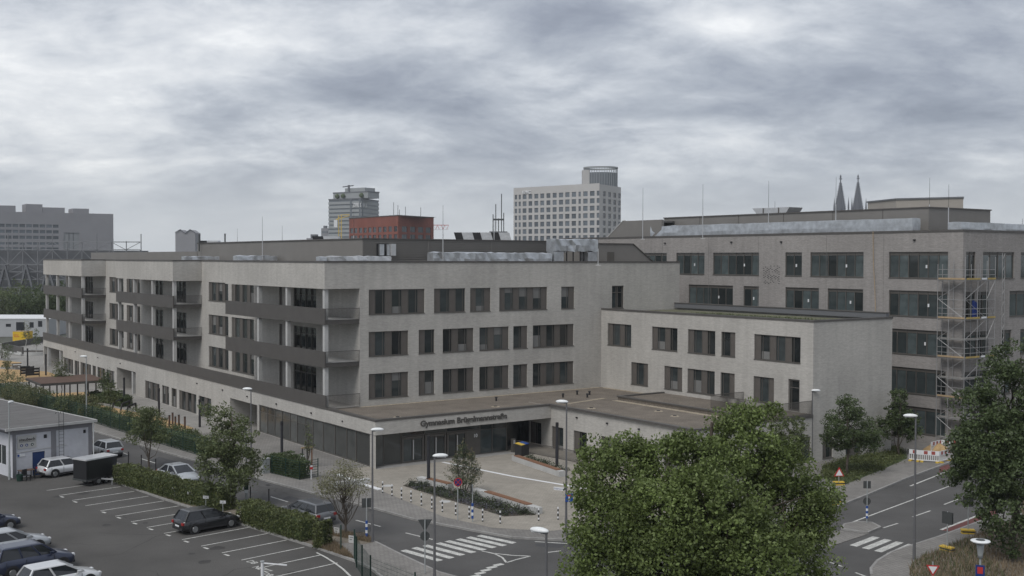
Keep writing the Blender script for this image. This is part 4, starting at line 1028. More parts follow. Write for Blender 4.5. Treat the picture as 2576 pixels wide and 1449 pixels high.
def leaf_object(name, pts, size, m, parent=None, seed=1, frame=False, aspect=0.6, up=0.5, kind=None):
    r = np.random.default_rng(seed)
    F_ = FR if frame is True else (I4 if frame is False else frame)
    pts = np.asarray(pts, dtype=float)
    lo, hi = pts.min(0), pts.max(0); org = np.array([(lo[0] + hi[0]) / 2, (lo[1] + hi[1]) / 2, lo[2]])
    v = leaf_cloud(pts - org, size, r, aspect, up)
    n = len(pts)
    me = bpy.data.meshes.new(name)
    me.vertices.add(n * 4); me.vertices.foreach_set('co', v.ravel())
    me.loops.add(n * 4); me.loops.foreach_set('vertex_index', np.arange(n * 4, dtype=np.int32))
    me.polygons.add(n); me.polygons.foreach_set('loop_start', np.arange(0, n * 4, 4, dtype=np.int32))
    me.materials.append(MAT[m]); me.update(calc_edges=True)
    return place(name, me, F_ @ Matrix.Translation(org), parent, kind)
def clumps(pos, n, per, rad, zr, seed):
    r = np.random.default_rng(seed); out = []
    for i in range(n):
        x, y, z = pos(r); k = r.uniform(0.5, 1.2)
        q = r.normal(0, 1, (per, 3)) * (rad * k, rad * k, zr * k * 0.6); q[:, 2] = np.abs(q[:, 2])
        out.append(q + (x, y, z))
    return np.concatenate(out)
o = leaf_object('bed_planting', clumps(poly_pos(BED, 0.16), 120, 60, 0.22, 0.30, 5), 0.12, 'cover_plant', seed=2, frame=True); tag(o, 'low dark green perennials filling the forecourt bed', 'plants', kind='stuff')
o = leaf_object('bed_lavender', clumps(poly_pos(BED, 0.16), 34, 60, 0.26, 0.34, 9), 0.10, 'cover_blue', seed=3, frame=True); tag(o, 'bluish grey perennials among the forecourt bed', 'plants', kind='stuff')
t = thing('waste_bin', 'dark double bin with yellow and blue lids beside the entrance', 'bin', 60.06, 82.829, 0.12, 0.35); F_ = lf(t)
MB().box(-0.62, 0.62, -0.36, 0.36, 0, 1.0).build('bin_body', 'plastic_dark', t, frame=F_)
for x0, x1, m_ in ((-0.62, -0.02, 'yellow'), (0.02, 0.62, 'blue')): MB().add([(x0, -0.38, 1.004), (x1, -0.38, 1.004), (x1, 0.36, 1.12), (x0, 0.36, 1.12), (x0, -0.38, 1.05), (x1, -0.38, 1.05), (x1, 0.36, 1.17), (x0, 0.36, 1.17)], [(0, 3, 2, 1), (4, 5, 6, 7), (0, 1, 5, 4), (1, 2, 6, 5), (2, 3, 7, 6), (3, 0, 4, 7)]).build('lid', m_, t, frame=F_)
t = thing('info_pillar', 'slim brown intercom pillar at the end of the entrance glass', 'pillar', 60.35, 84.6, 0.12); F_ = lf(t)
MB().box(-0.16, 0.16, -0.16, 0.16, 0, 1.25).build('pillar_body', 'frame', t, frame=F_); MB().box(-0.1, 0.1, -0.175, -0.161, 0.8, 1.15).build('call_panel', 'galvanised', t, frame=F_)
t = thing('utility_cabinet', 'pale grey utility cabinet beside the school hedge', 'cabinet', 37.444, 87.985, 0.12, 0.1); F_ = lf(t)
MB().box(-0.32, 0.32, -0.2, 0.2, 0, 1.2).build('cabinet_body', 'pole_light', t, frame=F_); MB().box(-0.35, 0.35, -0.23, 0.23, 1.2, 1.27).build('cabinet_lid', 'galvanised', t, frame=F_)
MB().box(-0.005, 0.005, -0.206, -0.201, 0.05, 1.15).build('door_seam', 'black', t, frame=F_)
# timber frame with a small notice, hydrant-like post
t = thing('timber_frame', 'small timber post frame with a notice near the street-side glass', 'frame', 41.841, 89.313, 0.12, 0.05); F_ = lf(t)
for x in (-0.45, 0.0, 0.45): MB().box(x - 0.045, x + 0.045, -0.045, 0.045, 0, 1.5).build('frame_post', 'wood' if x > 0.1 else 'sign_grey', t, frame=F_)
MB().box(-0.55, 0.55, -0.06, 0.06, 1.502, 1.62).build('frame_beam', 'wood_pale', t, frame=F_); MB().box(-0.62, -0.28, -0.07, -0.05, 0.75, 0.95).build('notice', 'white_paint', t, frame=F_)
t = thing('hydrant_post', 'short red and white marker post at the white paving kerb', 'post', 39.472, 83.515, 0.12); F_ = lf(t)
MB().tube((0, 0, 0), (0, 0, 0.85), 0.04, n=8).build('post', 'white_paint', t, frame=F_); MB().box(-0.13, 0.13, -0.05, -0.042, 0.8, 1.08).build('marker_plate', 'red', t, frame=F_); MB().box(-0.1, 0.1, -0.056, -0.051, 1.0, 1.14).build('marker_top', 'white_paint', t, frame=F_)
tag(MB().box(39.395, 39.395 + 3.2, 79.3, 79.8, 0.0, 0.5).build('planter_wall', 'concrete'), 'low pale concrete wall at the end of the school hedge', 'wall')

# ------------------------------------------------------------------ traffic signs
def banded(t, F_, z0, z1, n_=5, r=0.075):
    for k in range(n_):
        a = z0 + (z1 - z0) * k / n_; b_ = z0 + (z1 - z0) * (k + 1) / n_
        MB().tube((0, 0, a + 0.001), (0, 0, b_ - 0.001), r, n=10).build('band', 'blue' if k % 2 == 0 else 'white_paint', t, frame=F_)
def sign(label, xy, h, z=0.12, rot=0.0, pole='pole_light', r=0.035):
    t = thing_w('traffic_sign', label, 'traffic sign', (xy[0], xy[1], z), rot); F_ = lf(t)
    MB().tube((0, 0, 0), (0, 0, h), r, n=8).build('post', pole, t, frame=F_)
    return t, F_
def plate(t, F_, kind, cz, w, y=0.06, m='sign_grey', name='sign_back', th=0.012):
    b = MB()
    if kind == 'sq': b.box(-w / 2, w / 2, y, y + th, cz - w / 2, cz + w / 2)
    else:
        n_ = {'tri_down': 3, 'tri_up': 3, 'disc': 24}[kind]; a0 = {'tri_down': -math.pi / 2, 'tri_up': math.pi / 2, 'disc': 0}[kind]
        k = w / 2 if kind == 'disc' else w / math.sqrt(3)
        pts = [(k * math.cos(a0 + 2 * math.pi * i / n_), cz + k * math.sin(a0 + 2 * math.pi * i / n_)) for i in range(n_)]
        b.add([(x, y, z) for x, z in pts] + [(x, y + th, z) for x, z in pts], [tuple(range(n_)), tuple(range(2 * n_ - 1, n_ - 1, -1))] + [(i, i + n_, (i + 1) % n_ + n_, (i + 1) % n_) for i in range(n_)])
    return b.build(name, m, t, frame=F_)
B1_ = (-9.25, 71.639)
t, F_ = sign('square sign seen from behind on a blue and white banded post', B1_, 2.59, rot=0.25); plate(t, F_, 'sq', 2.27, 0.6); banded(t, F_, 0.15, 1.15)
t, F_ = sign('give-way and round sign seen from behind by the zebra crossing', (-4.905, 63.645), 3.07, rot=0.1)
plate(t, F_, 'tri_down', 2.84, 0.82); plate(t, F_, 'disc', 2.13, 0.55)
t, F_ = sign('round blue and red no-stopping sign on a tall post by the planting bed', (-3.672, 76.741), 2.77, rot=0.35)
cz = 2.62
plate(t, F_, 'disc', cz, 0.60, y=-0.06, m='red', name='sign_rim'); plate(t, F_, 'disc', cz, 0.46, y=-0.068, m='sign_navy', name='sign_face')
for a in (0.785, -0.785): MB().beam((-0.22 * math.cos(a), -0.074, cz - 0.22 * math.sin(a)), (0.22 * math.cos(a), -0.074, cz + 0.22 * math.sin(a)), 0.008, 0.05).build('sign_cross', 'red', t, frame=F_)
t, F_ = sign('sign back on a post with blue and white bands beside the last bollards', (-2.645, 76.173), 2.58, rot=1.35); plate(t, F_, 'sq', 2.27, 0.55); banded(t, F_, 0.25, 1.3)
t, F_ = sign('sign backs on a blue and white post on the traffic island', (24.196, 76.325), 2.85, rot=-0.1); plate(t, F_, 'sq', 2.58, 0.5); plate(t, F_, 'disc', 1.45, 0.52); banded(t, F_, 0.3, 1.15)
def foot(t, F_, z=0.0):
    for k, (dx, m_) in enumerate(((0, 'yellow'), (0.03, 'plastic_dark'), (-0.02, 'yellow'))):
        MB().box(-0.42 + dx, 0.42 + dx, -0.2, 0.2, z + k * 0.095, z + k * 0.095 + 0.09).build('foot_block', m_, t, frame=F_)
t, F_ = sign('temporary sign seen edge-on, standing on a yellow foot by the verge', (26.81, 68.948), 2.43, rot=-1.0, r=0.03); plate(t, F_, 'sq', 2.03, 0.72, y=-0.05); plate(t, F_, 'sq', 2.03, 0.72, y=0.06); foot(t, F_)
t, F_ = sign('temporary square sign seen from behind on stacked yellow foot blocks', (29.872, 73.348), 2.42, rot=-0.15, r=0.03); plate(t, F_, 'sq', 2.08, 0.66); foot(t, F_)
P_ = (19.565, 52.0, 2.945)
t, F_ = sign('red-bordered white give-way sign on the dry verge at the bottom edge', P_[:2], 3.874, rot=-0.25)
cz = 3.558
plate(t, F_, 'tri_down', cz, 0.60, y=-0.05, m='red', name='sign_rim'); plate(t, F_, 'tri_down', cz, 0.40, y=-0.06, m='white_paint', name='sign_face')
P_ = (19.878, 47.5, 4.253)
t, F_ = sign('tall blue information sign with white pictogram at the bottom right', (P_[0], P_[1]), 1.0, rot=-0.35)
z1 = 5.085
MB().box(-0.18, 0.18, -0.06, -0.03, z1 - 1.3, z1 - 0.12).build('sign_board', 'sign_navy', t, frame=F_); MB().tube((0, 0, 1.0), (0, 0, z1 - 0.2), 0.03, n=8).build('post', 'pole_light', t, frame=F_)
MB().box(-0.11, 0.11, -0.068, -0.061, z1 - 0.48, z1 - 0.20).build('pictogram', 'red', t, frame=F_)
for zz, w_ in ((z1 - 0.68, 0.12), (z1 - 0.85, 0.1)): MB().add([(-w_, -0.068, zz - 0.05), (w_, -0.068, zz + 0.02), (w_, -0.068, zz + 0.09), (-w_, -0.068, zz + 0.02)], [(0, 1, 2, 3)]).build('pictogram', 'white_paint', t, frame=F_)
# blue dead-end sign and street name on the forecourt lamp
L3 = (3.534, 72.409)
t = thing_w('dead_end_sign', 'blue dead-end sign with white bar on the forecourt lamp', 'traffic sign', (L3[0], L3[1], 2.36), 0.1); F_ = lf(t)
MB().box(-0.08, 0.42, -0.13, -0.115, 0, 0.55).build('sign_board', 'blue', t, frame=F_); MB().box(0.13, 0.21, -0.137, -0.131, 0.03, 0.36).build('white_bar', 'white_paint', t, frame=F_)
MB().box(0.05, 0.29, -0.137, -0.131, 0.37, 0.46).build('red_bar', 'red', t, frame=F_); MB().box(-0.06, 0.06, -0.114, 0.1, 0.2, 0.26).build('clamp', 'pole_grey', t, frame=F_)
t = thing_w('street_name_sign', 'narrow white street name plate on the forecourt lamp', 'street sign', (L3[0], L3[1], 3.05), 2.75); F_ = lf(t)
MB().box(0.08, 0.85, -0.012, 0.012, 0.0, 0.2).build('name_plate', 'white_paint', t, frame=F_); MB().box(-0.06, 0.08, -0.03, 0.03, 0.05, 0.15).build('clamp', 'pole_grey', t, frame=F_)
text_part('name_lettering', 'Br\u00fcgelmannstr.', 0.11, F_ @ basis((0.82, 0.014, 0.06), (-1, 0, 0), (0, 0, 1)), 'sign_navy', t, 0.001, width=0.68)
# triangular warning sign on the planted strip
t, F_ = sign('red-bordered triangular warning sign standing at the planted strip', (25.999, 89.161), 1.1, rot=0.1); plate(t, F_, 'tri_up', 0.95, 0.85, y=-0.06, m='red', name='sign_rim'); plate(t, F_, 'tri_up', 0.93, 0.58, y=-0.07, m='white_paint', name='sign_face'); foot(t, F_)
t, F_ = sign('yellow-footed temporary post half hidden by the big tree', (23.644, 82.032), 1.6, rot=0.3, r=0.03); foot(t, F_)
# small number plates on stakes along the parking hedge
for i, (p, h) in enumerate((((-24.939, 83.14), 0.85), ((-23.295, 81.379), 0.9), ((-21.714, 79.723), 0.95), ((-20.099, 78.133), 0.95), ((-18.396, 76.375), 0.95))):
    t = thing_w('bay_sign', f'small white plate on a stake by the parking hedge, {ORD[i]} from the white building', 'sign', (p[0], p[1], 0.11), 0.3, 'small parking plates'); F_ = lf(t)
    MB().tube((0, 0, 0), (0, 0, h), 0.022, n=6).build('stake', 'pole_light', t, frame=F_)
    MB().add([(-0.2, -0.03, h - 0.12), (0.2, -0.03, h - 0.16), (0.2, 0.05, h + 0.04), (-0.2, 0.05, h + 0.08)], [(0, 1, 2, 3), (3, 2, 1, 0)]).build('plate', 'white_paint', t, frame=F_)

# ------------------------------------------------------------------ fences
def mesh_fence(label, pts, h, z, post_step=2.5, wire=0.2, vw=0.25, m='green_metal', rr=0.012):
    t = thing('mesh_fence', label, 'fence', pts[0][0], pts[0][1], z)
    wb = MB()
    for (x0, y0), (x1, y1) in zip(pts, pts[1:]):
        L_ = math.hypot(x1 - x0, y1 - y0); n_ = max(1, int(round(L_ / post_step)))
        for k in range(n_ + 1):
            x = x0 + (x1 - x0) * k / n_; y = y0 + (y1 - y0) * k / n_
            MB().box(x - 0.03, x + 0.03, y - 0.03, y + 0.03, z, z + h + 0.06).build('fence_post', m, t)
        for k in range(int(h / wire) + 1): wb.beam((x0, y0, z + 0.04 + k * wire), (x1, y1, z + 0.04 + k * wire), rr, rr * 1.4)
        if vw:
            for k in range(int(L_ / vw)):
                q = k * vw / L_; wb.box(x0 + (x1 - x0) * q - rr * 0.4, x0 + (x1 - x0) * q + rr * 0.4, y0 + (y1 - y0) * q - rr * 0.4, y0 + (y1 - y0) * q + rr * 0.4, z + 0.03, z + h)
    wb.build('wire_mesh', m, t, kind='stuff')
    return t
FN = [(33.7, 126.1), (34.5, 115.5), (35.35, 105.2), (36.1, 97.8)]
mesh_fence('dark green mesh fence along the street in front of the school yard', [(24.2, 190), (30.1, 155), (32.2, 140)] + FN, 1.75, 0.12, vw=None, rr=0.03)
mesh_fence('green mesh fence round the clipped hedge beside the cabinet', [(37.85, 87.6), (38.59, 83.777), (40.4, 84.2)], 1.45, 0.12, vw=None, rr=0.022)
mesh_fence('green mesh fence between the car park and the near pavement', [(31.022, 59.734), (30.307, 58.085), (29.681, 56.217), (29.021, 54.005), (29.6, 45.5)], 1.75, 0.1, post_step=4.5, vw=0.14, rr=0.008)
p = (-10.425, 68.578)
tag(MB().tube((0, 0, 0), (0, 0, 1.61), 0.04, n=8).build('fence_post', 'green_metal', frame=Matrix.Translation((p[0], p[1], 0.11))), 'lone dark green post at the dry patch beyond the hedge', 'post')
for lb, p, dx in (('small white notice plate beside the lone green post', (-11.295, 72.5, 0.393), 0), ('small white notice plate at the first post of the green mesh fence', (-9.619, 67.5, 1.098), 0)):
    t = thing_w('notice_plate', lb, 'sign', (p[0], p[1], 0.11), -0.5); F_ = lf(t)
    MB().box(-0.22, 0.22, -0.01, 0.01, p[2] - 0.11 - 0.22, p[2] - 0.11 + 0.22).build('plate', 'concrete', t, frame=F_); MB().tube((0.2, 0.03, 0), (0.2, 0.03, p[2] + 0.1), 0.025, n=6).build('stake', 'green_metal', t, frame=F_)
    for k in range(2): MB().box(-0.14, 0.12 - 0.08 * k, -0.014, -0.011, p[2] - 0.11 + 0.1 - 0.14 * k, p[2] - 0.11 + 0.14 - 0.14 * k).build('print_line', 'sign_grey', t, frame=F_)
# white swing barrier in the car park
p = (-13.677, 61.537)
t = thing_w('swing_barrier', 'white swing barrier post with long arm in the car park', 'barrier', (p[0], p[1], 0.0), 0.0); F_ = lf(t)
h = 1.34
MB().tube((0, 0, 0), (0, 0, h), 0.085, n=12).build('post', 'white_paint', t, frame=F_); MB().lathe([(0.0, h + 0.05), (0.12, h + 0.04), (0.12, h + 0.002)], n=14).build('post_cap', 'pole_light', t, frame=F_)
MB().beam((0.06, -0.02, h - 0.07), (1.42, -0.35, h - 0.09), 0.06, 0.06).build('arm', 'white_paint', t, frame=F_)
# boulder by the banded sign
t = ellipsoid(MB(), (0, 0, 0.1), 0.55, 0.3, 0.28, 9, 5); rr = random.Random(3)
t.v = [(x * rr.uniform(0.8, 1.15), y * rr.uniform(0.8, 1.15), z * rr.uniform(0.8, 1.15)) for x, y, z in t.v]
tag(t.build('boulder', 'soil', frame=Matrix.Translation((*(-9.667, 71.762), 0.1))), 'rough dark boulder beside the banded sign post', 'stone')

p = (-19.666, 83.265)
t = thing_w('notice_board', 'small green and white notice fixed to the pale street lamp', 'sign', (p[0], p[1], 0.6), 0.1); F_ = lf(t)
MB().box(-0.16, 0.16, -0.12, -0.10, 0.25, 0.75).build('green_plate', 'green_metal', t, frame=F_); MB().box(-0.14, 0.14, -0.12, -0.10, 0.0, 0.23).build('white_plate', 'white_paint', t, frame=F_); MB().box(-0.05, 0.05, -0.10, 0.09, 0.35, 0.4).build('clamp', 'pole_light', t, frame=F_)

# ------------------------------------------------------------------ white flat-roofed workshop at the car park
shop = thing('workshop_building', 'low white workshop with dark flat roof beside the car park', 'building', 26.45, 99.35, 0.0, math.radians(11)); SF = lf(shop)
def sp(b, name, m, parent=None, **k): return b.build(name, m, parent or shop, frame=SF, **k)
dh = (-5.07, -4.03, 0.0, 1.95)
sp(MB().wall('y', 0.0, -6.6, 0.0, -0.1, 3.55, [dh, (-0.72, -0.45, 3.05, 3.35), (-4.12, -3.82, 3.0, 3.32)], 0.2, -1), 'front_wall', 'render_white')
sp(MB().wall('x', -6.6, 0.0, 40, -0.1, 3.55, [(1.5, 6.5, 0.9, 2.5), (8, 14, 0.9, 2.5)], 0.2, -1).add([(0, 0, -0.1), (0, 40, -0.1), (0, 40, 3.55), (0, 0, 3.55)], [(0, 1, 2, 3)]), 'side_wall', 'render_white')
sp(MB().box(-6.7, 0.06, -0.05, 40.1, 3.552, 4.02), 'fascia', 'render_grey')
sp(MB().sheet([(-7.3, -0.35), (0.3, -0.35), (0.3, 40.4), (-7.3, 40.4)], 4.125), 'roof', 'roof_felt')
sp(MB().box(-7.4, 0.36, -0.42, -0.3, 3.95, 4.17), 'eaves_trim', 'concrete'); sp(MB().box(0.26, 0.38, -0.29, 40.4, 3.95, 4.16), 'eaves_trim', 'concrete'); sp(MB().box(-7.4, 0.3, -0.29, 40.4, 4.025, 4.12), 'roof_deck', 'render_grey')
sp(MB().box(-3.5, -3.1, -0.06, -0.002, 0, 3.55), 'pier', 'render_grey'); sp(MB().box(-0.26, 0.05, -0.06, -0.002, 0, 3.55), 'pier', 'render_grey'); sp(MB().box(-6.7, -6.42, -0.06, -0.002, 0, 3.55), 'pier', 'render_grey')
sp(MB().tube((0.14, -0.1, 0), (0.14, -0.1, 3.95), 0.05, n=8), 'downpipe', 'lamp_white')
dr = sp(MB().box(-5.05, -4.05, 0.08, 0.14, 0.0, 1.94), 'door', 'door_blue'); MB().box(-4.2, -4.12, 0.03, 0.075, 0.95, 1.02).build('handle', 'black', dr, frame=SF)
for x0, x1, z0, z1 in ((-0.72, -0.45, 3.05, 3.35), (-4.12, -3.82, 3.0, 3.32)): sp(MB().box(x0, x1, 0.1, 0.14, z0, z1), 'vent_grille', 'black')
for y0, y1 in ((1.5, 6.5), (8, 14)):
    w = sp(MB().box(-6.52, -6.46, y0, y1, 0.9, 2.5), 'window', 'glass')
    for k in range(6): MB().box(-6.56, -6.525, y0 + (y1 - y0) * k / 5 - 0.04, y0 + (y1 - y0) * k / 5 + 0.04, 0.9, 2.5).build('mullion', 'white_paint', w, frame=SF)
sg = sp(MB().box(-6.3, -4.75, -0.05, -0.01, 2.35, 3.42), 'sign_board', 'concrete')
text_part('sign_lettering', 'staubach', 0.34, SF @ basis((-6.18, -0.055, 2.98), (1, 0, 0), (0, 0, 1)), 'dark_metal', sg, 0.004, bold=0.01, width=1.32)
MB().box(-6.2, -4.86, -0.057, -0.051, 2.88, 2.91).build('sign_underline', 'dark_metal', sg, frame=SF)
for i, x in enumerate((-5.98, -5.55, -5.1)):
    ring = MB(); pts = [(0.12 * math.cos(2 * math.pi * k / 16), 0.12 * math.sin(2 * math.pi * k / 16)) for k in range(16)]
    ring.add([(x + a, -0.054, 2.62 + b) for a, b in pts], [tuple(range(16))]).build('sign_roundel', 'sign_navy' if i < 2 else 'green_metal', sg, frame=SF)
    MB().add([(x - 0.06, -0.058, 2.57), (x + 0.06, -0.058, 2.57), (x + 0.015 * (i - 1), -0.058, 2.70)], [(0, 1, 2)]).build('roundel_mark', 'white_paint', sg, frame=SF)
ps = sp(MB().box(-6.32, -5.7, -0.045, -0.01, 1.72, 1.92), 'parking_plate', 'white_paint'); MB().box(-6.31, -6.15, -0.052, -0.046, 1.73, 1.91).build('plate_symbol', 'blue', ps, frame=SF)
sp(MB().path([(-6.4, -0.03, 2.05), (-3.5, -0.03, 2.2), (-2.2, -0.03, 2.25)], 0.025, 6), 'wall_pipe', 'concrete')
lad = place('ladder', None, SF @ Matrix.Translation((-2.87, -0.55, 0))); tag(lad, 'dark steel roof ladder hooked over the white workshop eaves', 'ladder'); LF_ = lf(lad)
for s_ in (-0.2, 0.2): MB().path([(s_, 0, 0.9), (s_, 0, 5.0), (s_, 0.15, 5.15), (s_, 0.5, 5.1), (s_, 0.62, 4.95)], 0.025, 6).build('rail', 'sign_grey', lad, frame=LF_)
for k in range(13): MB().tube((-0.2, 0, 1.0 + k * 0.28), (0.2, 0, 1.0 + k * 0.28), 0.015, n=6).build('rung', 'sign_grey', lad, frame=LF_)
# outdoor furniture by the blue door
def at_shop(name, label, cat, x, y, rot=0.0):
    o = place(name, None, SF @ Matrix.Translation((x, y, 0.01)) @ Matrix.Rotation(rot, 4, 'Z')); return tag(o, label, cat)
t = at_shop('garden_table', 'dark garden table under the workshop sign', 'table', -5.95, -0.9); F_ = lf(t)
for k in range(5): MB().box(-0.6, 0.6, -0.38 + k * 0.16, -0.24 + k * 0.16, 0.70, 0.73).build('table_slat', 'brown_roof', t, frame=F_)
for x in (-0.5, 0.5):
    for y in (-0.3, 0.3): MB().box(x - 0.03, x + 0.03, y - 0.03, y + 0.03, 0, 0.698).build('leg', 'black', t, frame=F_)
for i, (x, y, r_, lb) in enumerate(((-6.3, -1.7, 0.3, 'dark garden chair at the near side of the workshop table'), (-5.2, -1.25, 1.2, 'dark garden chair between the table and the blue door'))):
    t = at_shop('garden_chair', lb, 'chair', x, y, r_); F_ = lf(t)
    MB().box(-0.23, 0.23, -0.23, 0.23, 0.42, 0.46).build('seat', 'black', t, frame=F_); MB().box(-0.23, 0.23, 0.2, 0.24, 0.464, 0.92).build('backrest', 'black', t, frame=F_)
    for x_ in (-0.2, 0.2):
        for y_ in (-0.2, 0.2): MB().box(x_ - 0.02, x_ + 0.02, y_ - 0.02, y_ + 0.02, 0, 0.418).build('leg', 'black', t, frame=F_)
t = at_shop('armchair', 'worn brown armchair beside the blue workshop door', 'armchair', -3.55, -0.55, 0.1); F_ = lf(t)
MB().box(-0.4, 0.4, -0.4, 0.4, 0.1, 0.44).build('seat', 'wood', t, frame=F_); MB().box(-0.4, 0.4, 0.22, 0.42, 0.442, 1.0).build('backrest', 'wood', t, frame=F_)
for x in (-0.42, 0.26): MB().box(x, x + 0.16, -0.4, 0.215, 0.445, 0.62).build('armrest', 'wood', t, frame=F_)
t = at_shop('steel_rack', 'low steel rack under the roof ladder', 'rack', -2.75, -0.75); F_ = lf(t)
for x in (-0.45, 0.45):
    for y in (-0.25, 0.25): MB().box(x - 0.03, x + 0.03, y - 0.03, y + 0.03, 0, 1.35).build('upright', 'sign_grey', t, frame=F_)
for z in (0.35, 0.8, 1.3): MB().box(-0.48, 0.48, -0.28, 0.28, z, z + 0.04).build('shelf', 'sign_grey', t, frame=F_)
t = at_shop('bucket', 'dark green tub left of the garden table', 'tub', -6.75, -1.45); F_ = lf(t)
MB().lathe([(0, 0.02), (0.2, 0.02), (0.27, 0.5), (0.24, 0.5), (0.18, 0.06), (0, 0.06)], n=14).build('tub_body', 'green_metal', t, frame=F_); MB().lathe([(0.25, 0.5), (0.29, 0.52), (0.25, 0.54)], n=14).build('tub_rim', 'green_metal', t, frame=F_)

# ------------------------------------------------------------------ vehicles
def loft(b, rings, closed=True):
    n = len(rings[0]); vs = [p for r in rings for p in r]; fs = []
    for i in range(len(rings) - 1):
        for j in range(n): fs.append((i * n + j, i * n + (j + 1) % n, (i + 1) * n + (j + 1) % n, (i + 1) * n + j))
    fs += [tuple(range(n - 1, -1, -1)), tuple(range((len(rings) - 1) * n, len(rings) * n))]
    return b.add(vs, fs)
def car(label, vu, rot, paint, kind='hatch', z=0.01, group='cars around the car park and street'):
    P_ = {'hatch': (4.2, 0.89, 0.93, 1.47, (-1.95, -1.62, 0.15, 1.05)), 'estate': (4.65, 0.91, 0.95, 1.47, (-2.2, -1.95, 0.25, 1.15)), 'suv': (4.5, 0.93, 1.06, 1.68, (-2.1, -1.85, 0.35, 1.1)),
          'saloon': (4.6, 0.91, 0.93, 1.44, (-1.7, -1.0, 0.2, 1.15)), 'van': (4.9, 0.95, 1.15, 1.95, (-2.38, -2.25, 1.15, 1.75))}[kind]
    L_, hw, belt, H_, (rb, rr_, rf, fb) = P_
    t = thing('car' if kind != 'van' else 'van', label, 'car' if kind != 'van' else 'van', vu[0], vu[1], z, rot, group); F_ = lf(t)
    h = L_ / 2
    S_ = [(-h, 0.72, 0.42, belt * 0.80), (-h + 0.10, 0.90, 0.28, belt * 0.97), (-h + 0.5, 0.98, 0.21, belt), (-0.4, 1.0, 0.20, belt), (fb, 0.99, 0.20, belt * 0.98), (h - 0.75, 0.965, 0.22, belt * 0.88), (h - 0.25, 0.90, 0.26, belt * 0.77), (h - 0.05, 0.75, 0.32, belt * 0.66), (h, 0.62, 0.4, belt * 0.55)]
    rings = []
    for x, k, zl, zt in S_:
        w = hw * k; zm = zl + (zt - zl) * 0.55
        rings.append([(x, -w * 0.90, zl), (x, -w, zl + 0.12), (x, -w, zm), (x, -w * 0.95, zt - 0.05), (x, -w * 0.80, zt), (x, 0, zt + 0.025), (x, w * 0.80, zt), (x, w * 0.95, zt - 0.05), (x, w, zm), (x, w, zl + 0.12), (x, w * 0.90, zl)])
    body = loft(MB(), rings).build('body', paint, t, frame=F_, smooth=True)
    wb, wr = hw * 0.90, hw * 0.70
    base = [(rb, -wb), (rb, wb), (fb, wb * 0.96), (fb, -wb * 0.96)]; top = [(rr_, -wr), (rr_, wr), (rf, wr), (rf, -wr)]
    zb, zt = belt - 0.03, H_ - 0.06
    cab = MB().add([(x, y, zb) for x, y in base] + [(x, y, zt) for x, y in top], [(0, 4, 5, 1), (1, 5, 6, 2), (2, 6, 7, 3), (3, 7, 4, 0)])
    cab.build('windows', 'glass_car', t, frame=F_)
    rf_ = MB(); rg = []
    for k, dz in ((1.0, 0.0), (0.97, 0.05), (0.80, 0.085)):
        cx = (rr_ + rf) / 2
        rg.append([(cx + (x - cx) * (k * 1.02), y * k * 1.04, zt - 0.012 + dz) for x, y in top])
    loft(rf_, rg).build('roof', paint, t, frame=F_, smooth=False)
    pl_ = MB()
    for (bx, by), (tx, ty) in zip(base, top): pl_.beam((bx, by, zb + 0.02), (tx, ty, zt), 0.09, 0.10)
    for s_ in (-1, 1):
        for q in (0.40, 0.72) if kind in ('estate', 'suv', 'van') else (0.48,):
            pl_.beam((rb + (fb - rb) * q, s_ * wb * 0.985, zb + 0.02), (rr_ + (rf - rr_) * q, s_ * wr * 1.0, zt), 0.07, 0.08)
    pl_.build('pillars', paint, t, frame=F_)
    for sx in (-L_ * 0.31, L_ * 0.315):
        for s_ in (-1, 1):
            y0, y1 = sorted((s_ * (hw - 0.2), s_ * (hw + 0.012)))
            wh = MB().tube((sx, y0, 0.32), (sx, y1, 0.32), 0.32, n=18).build('wheel', 'tyre', t, frame=F_)
            MB().tube((sx, s_ * (hw - 0.05), 0.345), (sx, s_ * (hw + 0.006), 0.345), 0.385, n=20).build('wheel_arch', 'plastic_dark', t, frame=F_)
            ya = s_ * (hw + 0.014); MB().tube((sx, ya - s_ * 0.004, 0.32), (sx, ya + s_ * 0.012, 0.32), 0.20, 0.19, n=14).build('rim', 'rim', wh, frame=F_)
    for s_ in (-1, 1):
        y0, y1 = sorted((s_ * hw * 0.45, s_ * hw * 0.74)); MB().box(h - 0.22, h - 0.02, y0, y1, belt * 0.60, belt * 0.72).build('headlight', 'lamp_glass', t, frame=F_)
        y0, y1 = sorted((s_ * hw * 0.60, s_ * hw * 0.86)); MB().box(-h - 0.02, -h + 0.2, y0, y1, belt * 0.70, belt * 0.88).build('tail_light', 'tail_red', t, frame=F_)
        y0, y1 = sorted((s_ * (hw - 0.03), s_ * (hw + 0.14))); MB().box(fb - 0.42, fb - 0.22, y0, y1, belt - 0.02, belt + 0.12).build('mirror', paint, t, frame=F_)
    sm = MB()
    for s_ in (-1, 1):
        for x in (rb + (fb - rb) * 0.12, rb + (fb - rb) * 0.46, fb - 0.15): sm.box(x - 0.008, x + 0.008, *sorted((s_ * hw * 0.985, s_ * (hw + 0.004))), 0.36, belt - 0.08)
        sm.box(-L_ * 0.22, L_ * 0.22, *sorted((s_ * hw * 0.97, s_ * (hw + 0.010))), 0.24, 0.36)
    sm.build('door_seams', 'plastic_dark', t, frame=F_)
    MB().box(h - 0.16, h + 0.02, -hw * 0.62, hw * 0.62, 0.24, 0.40).build('front_bumper', 'plastic_dark', t, frame=F_); MB().box(-h - 0.02, -h + 0.14, -hw * 0.75, hw * 0.75, 0.30, 0.46).build('rear_bumper', 'plastic_dark', t, frame=F_)
    MB().box(-h - 0.03, -h - 0.021, -0.26, 0.26, 0.50, 0.61).build('number_plate', 'white_paint', t, frame=F_)
    return t
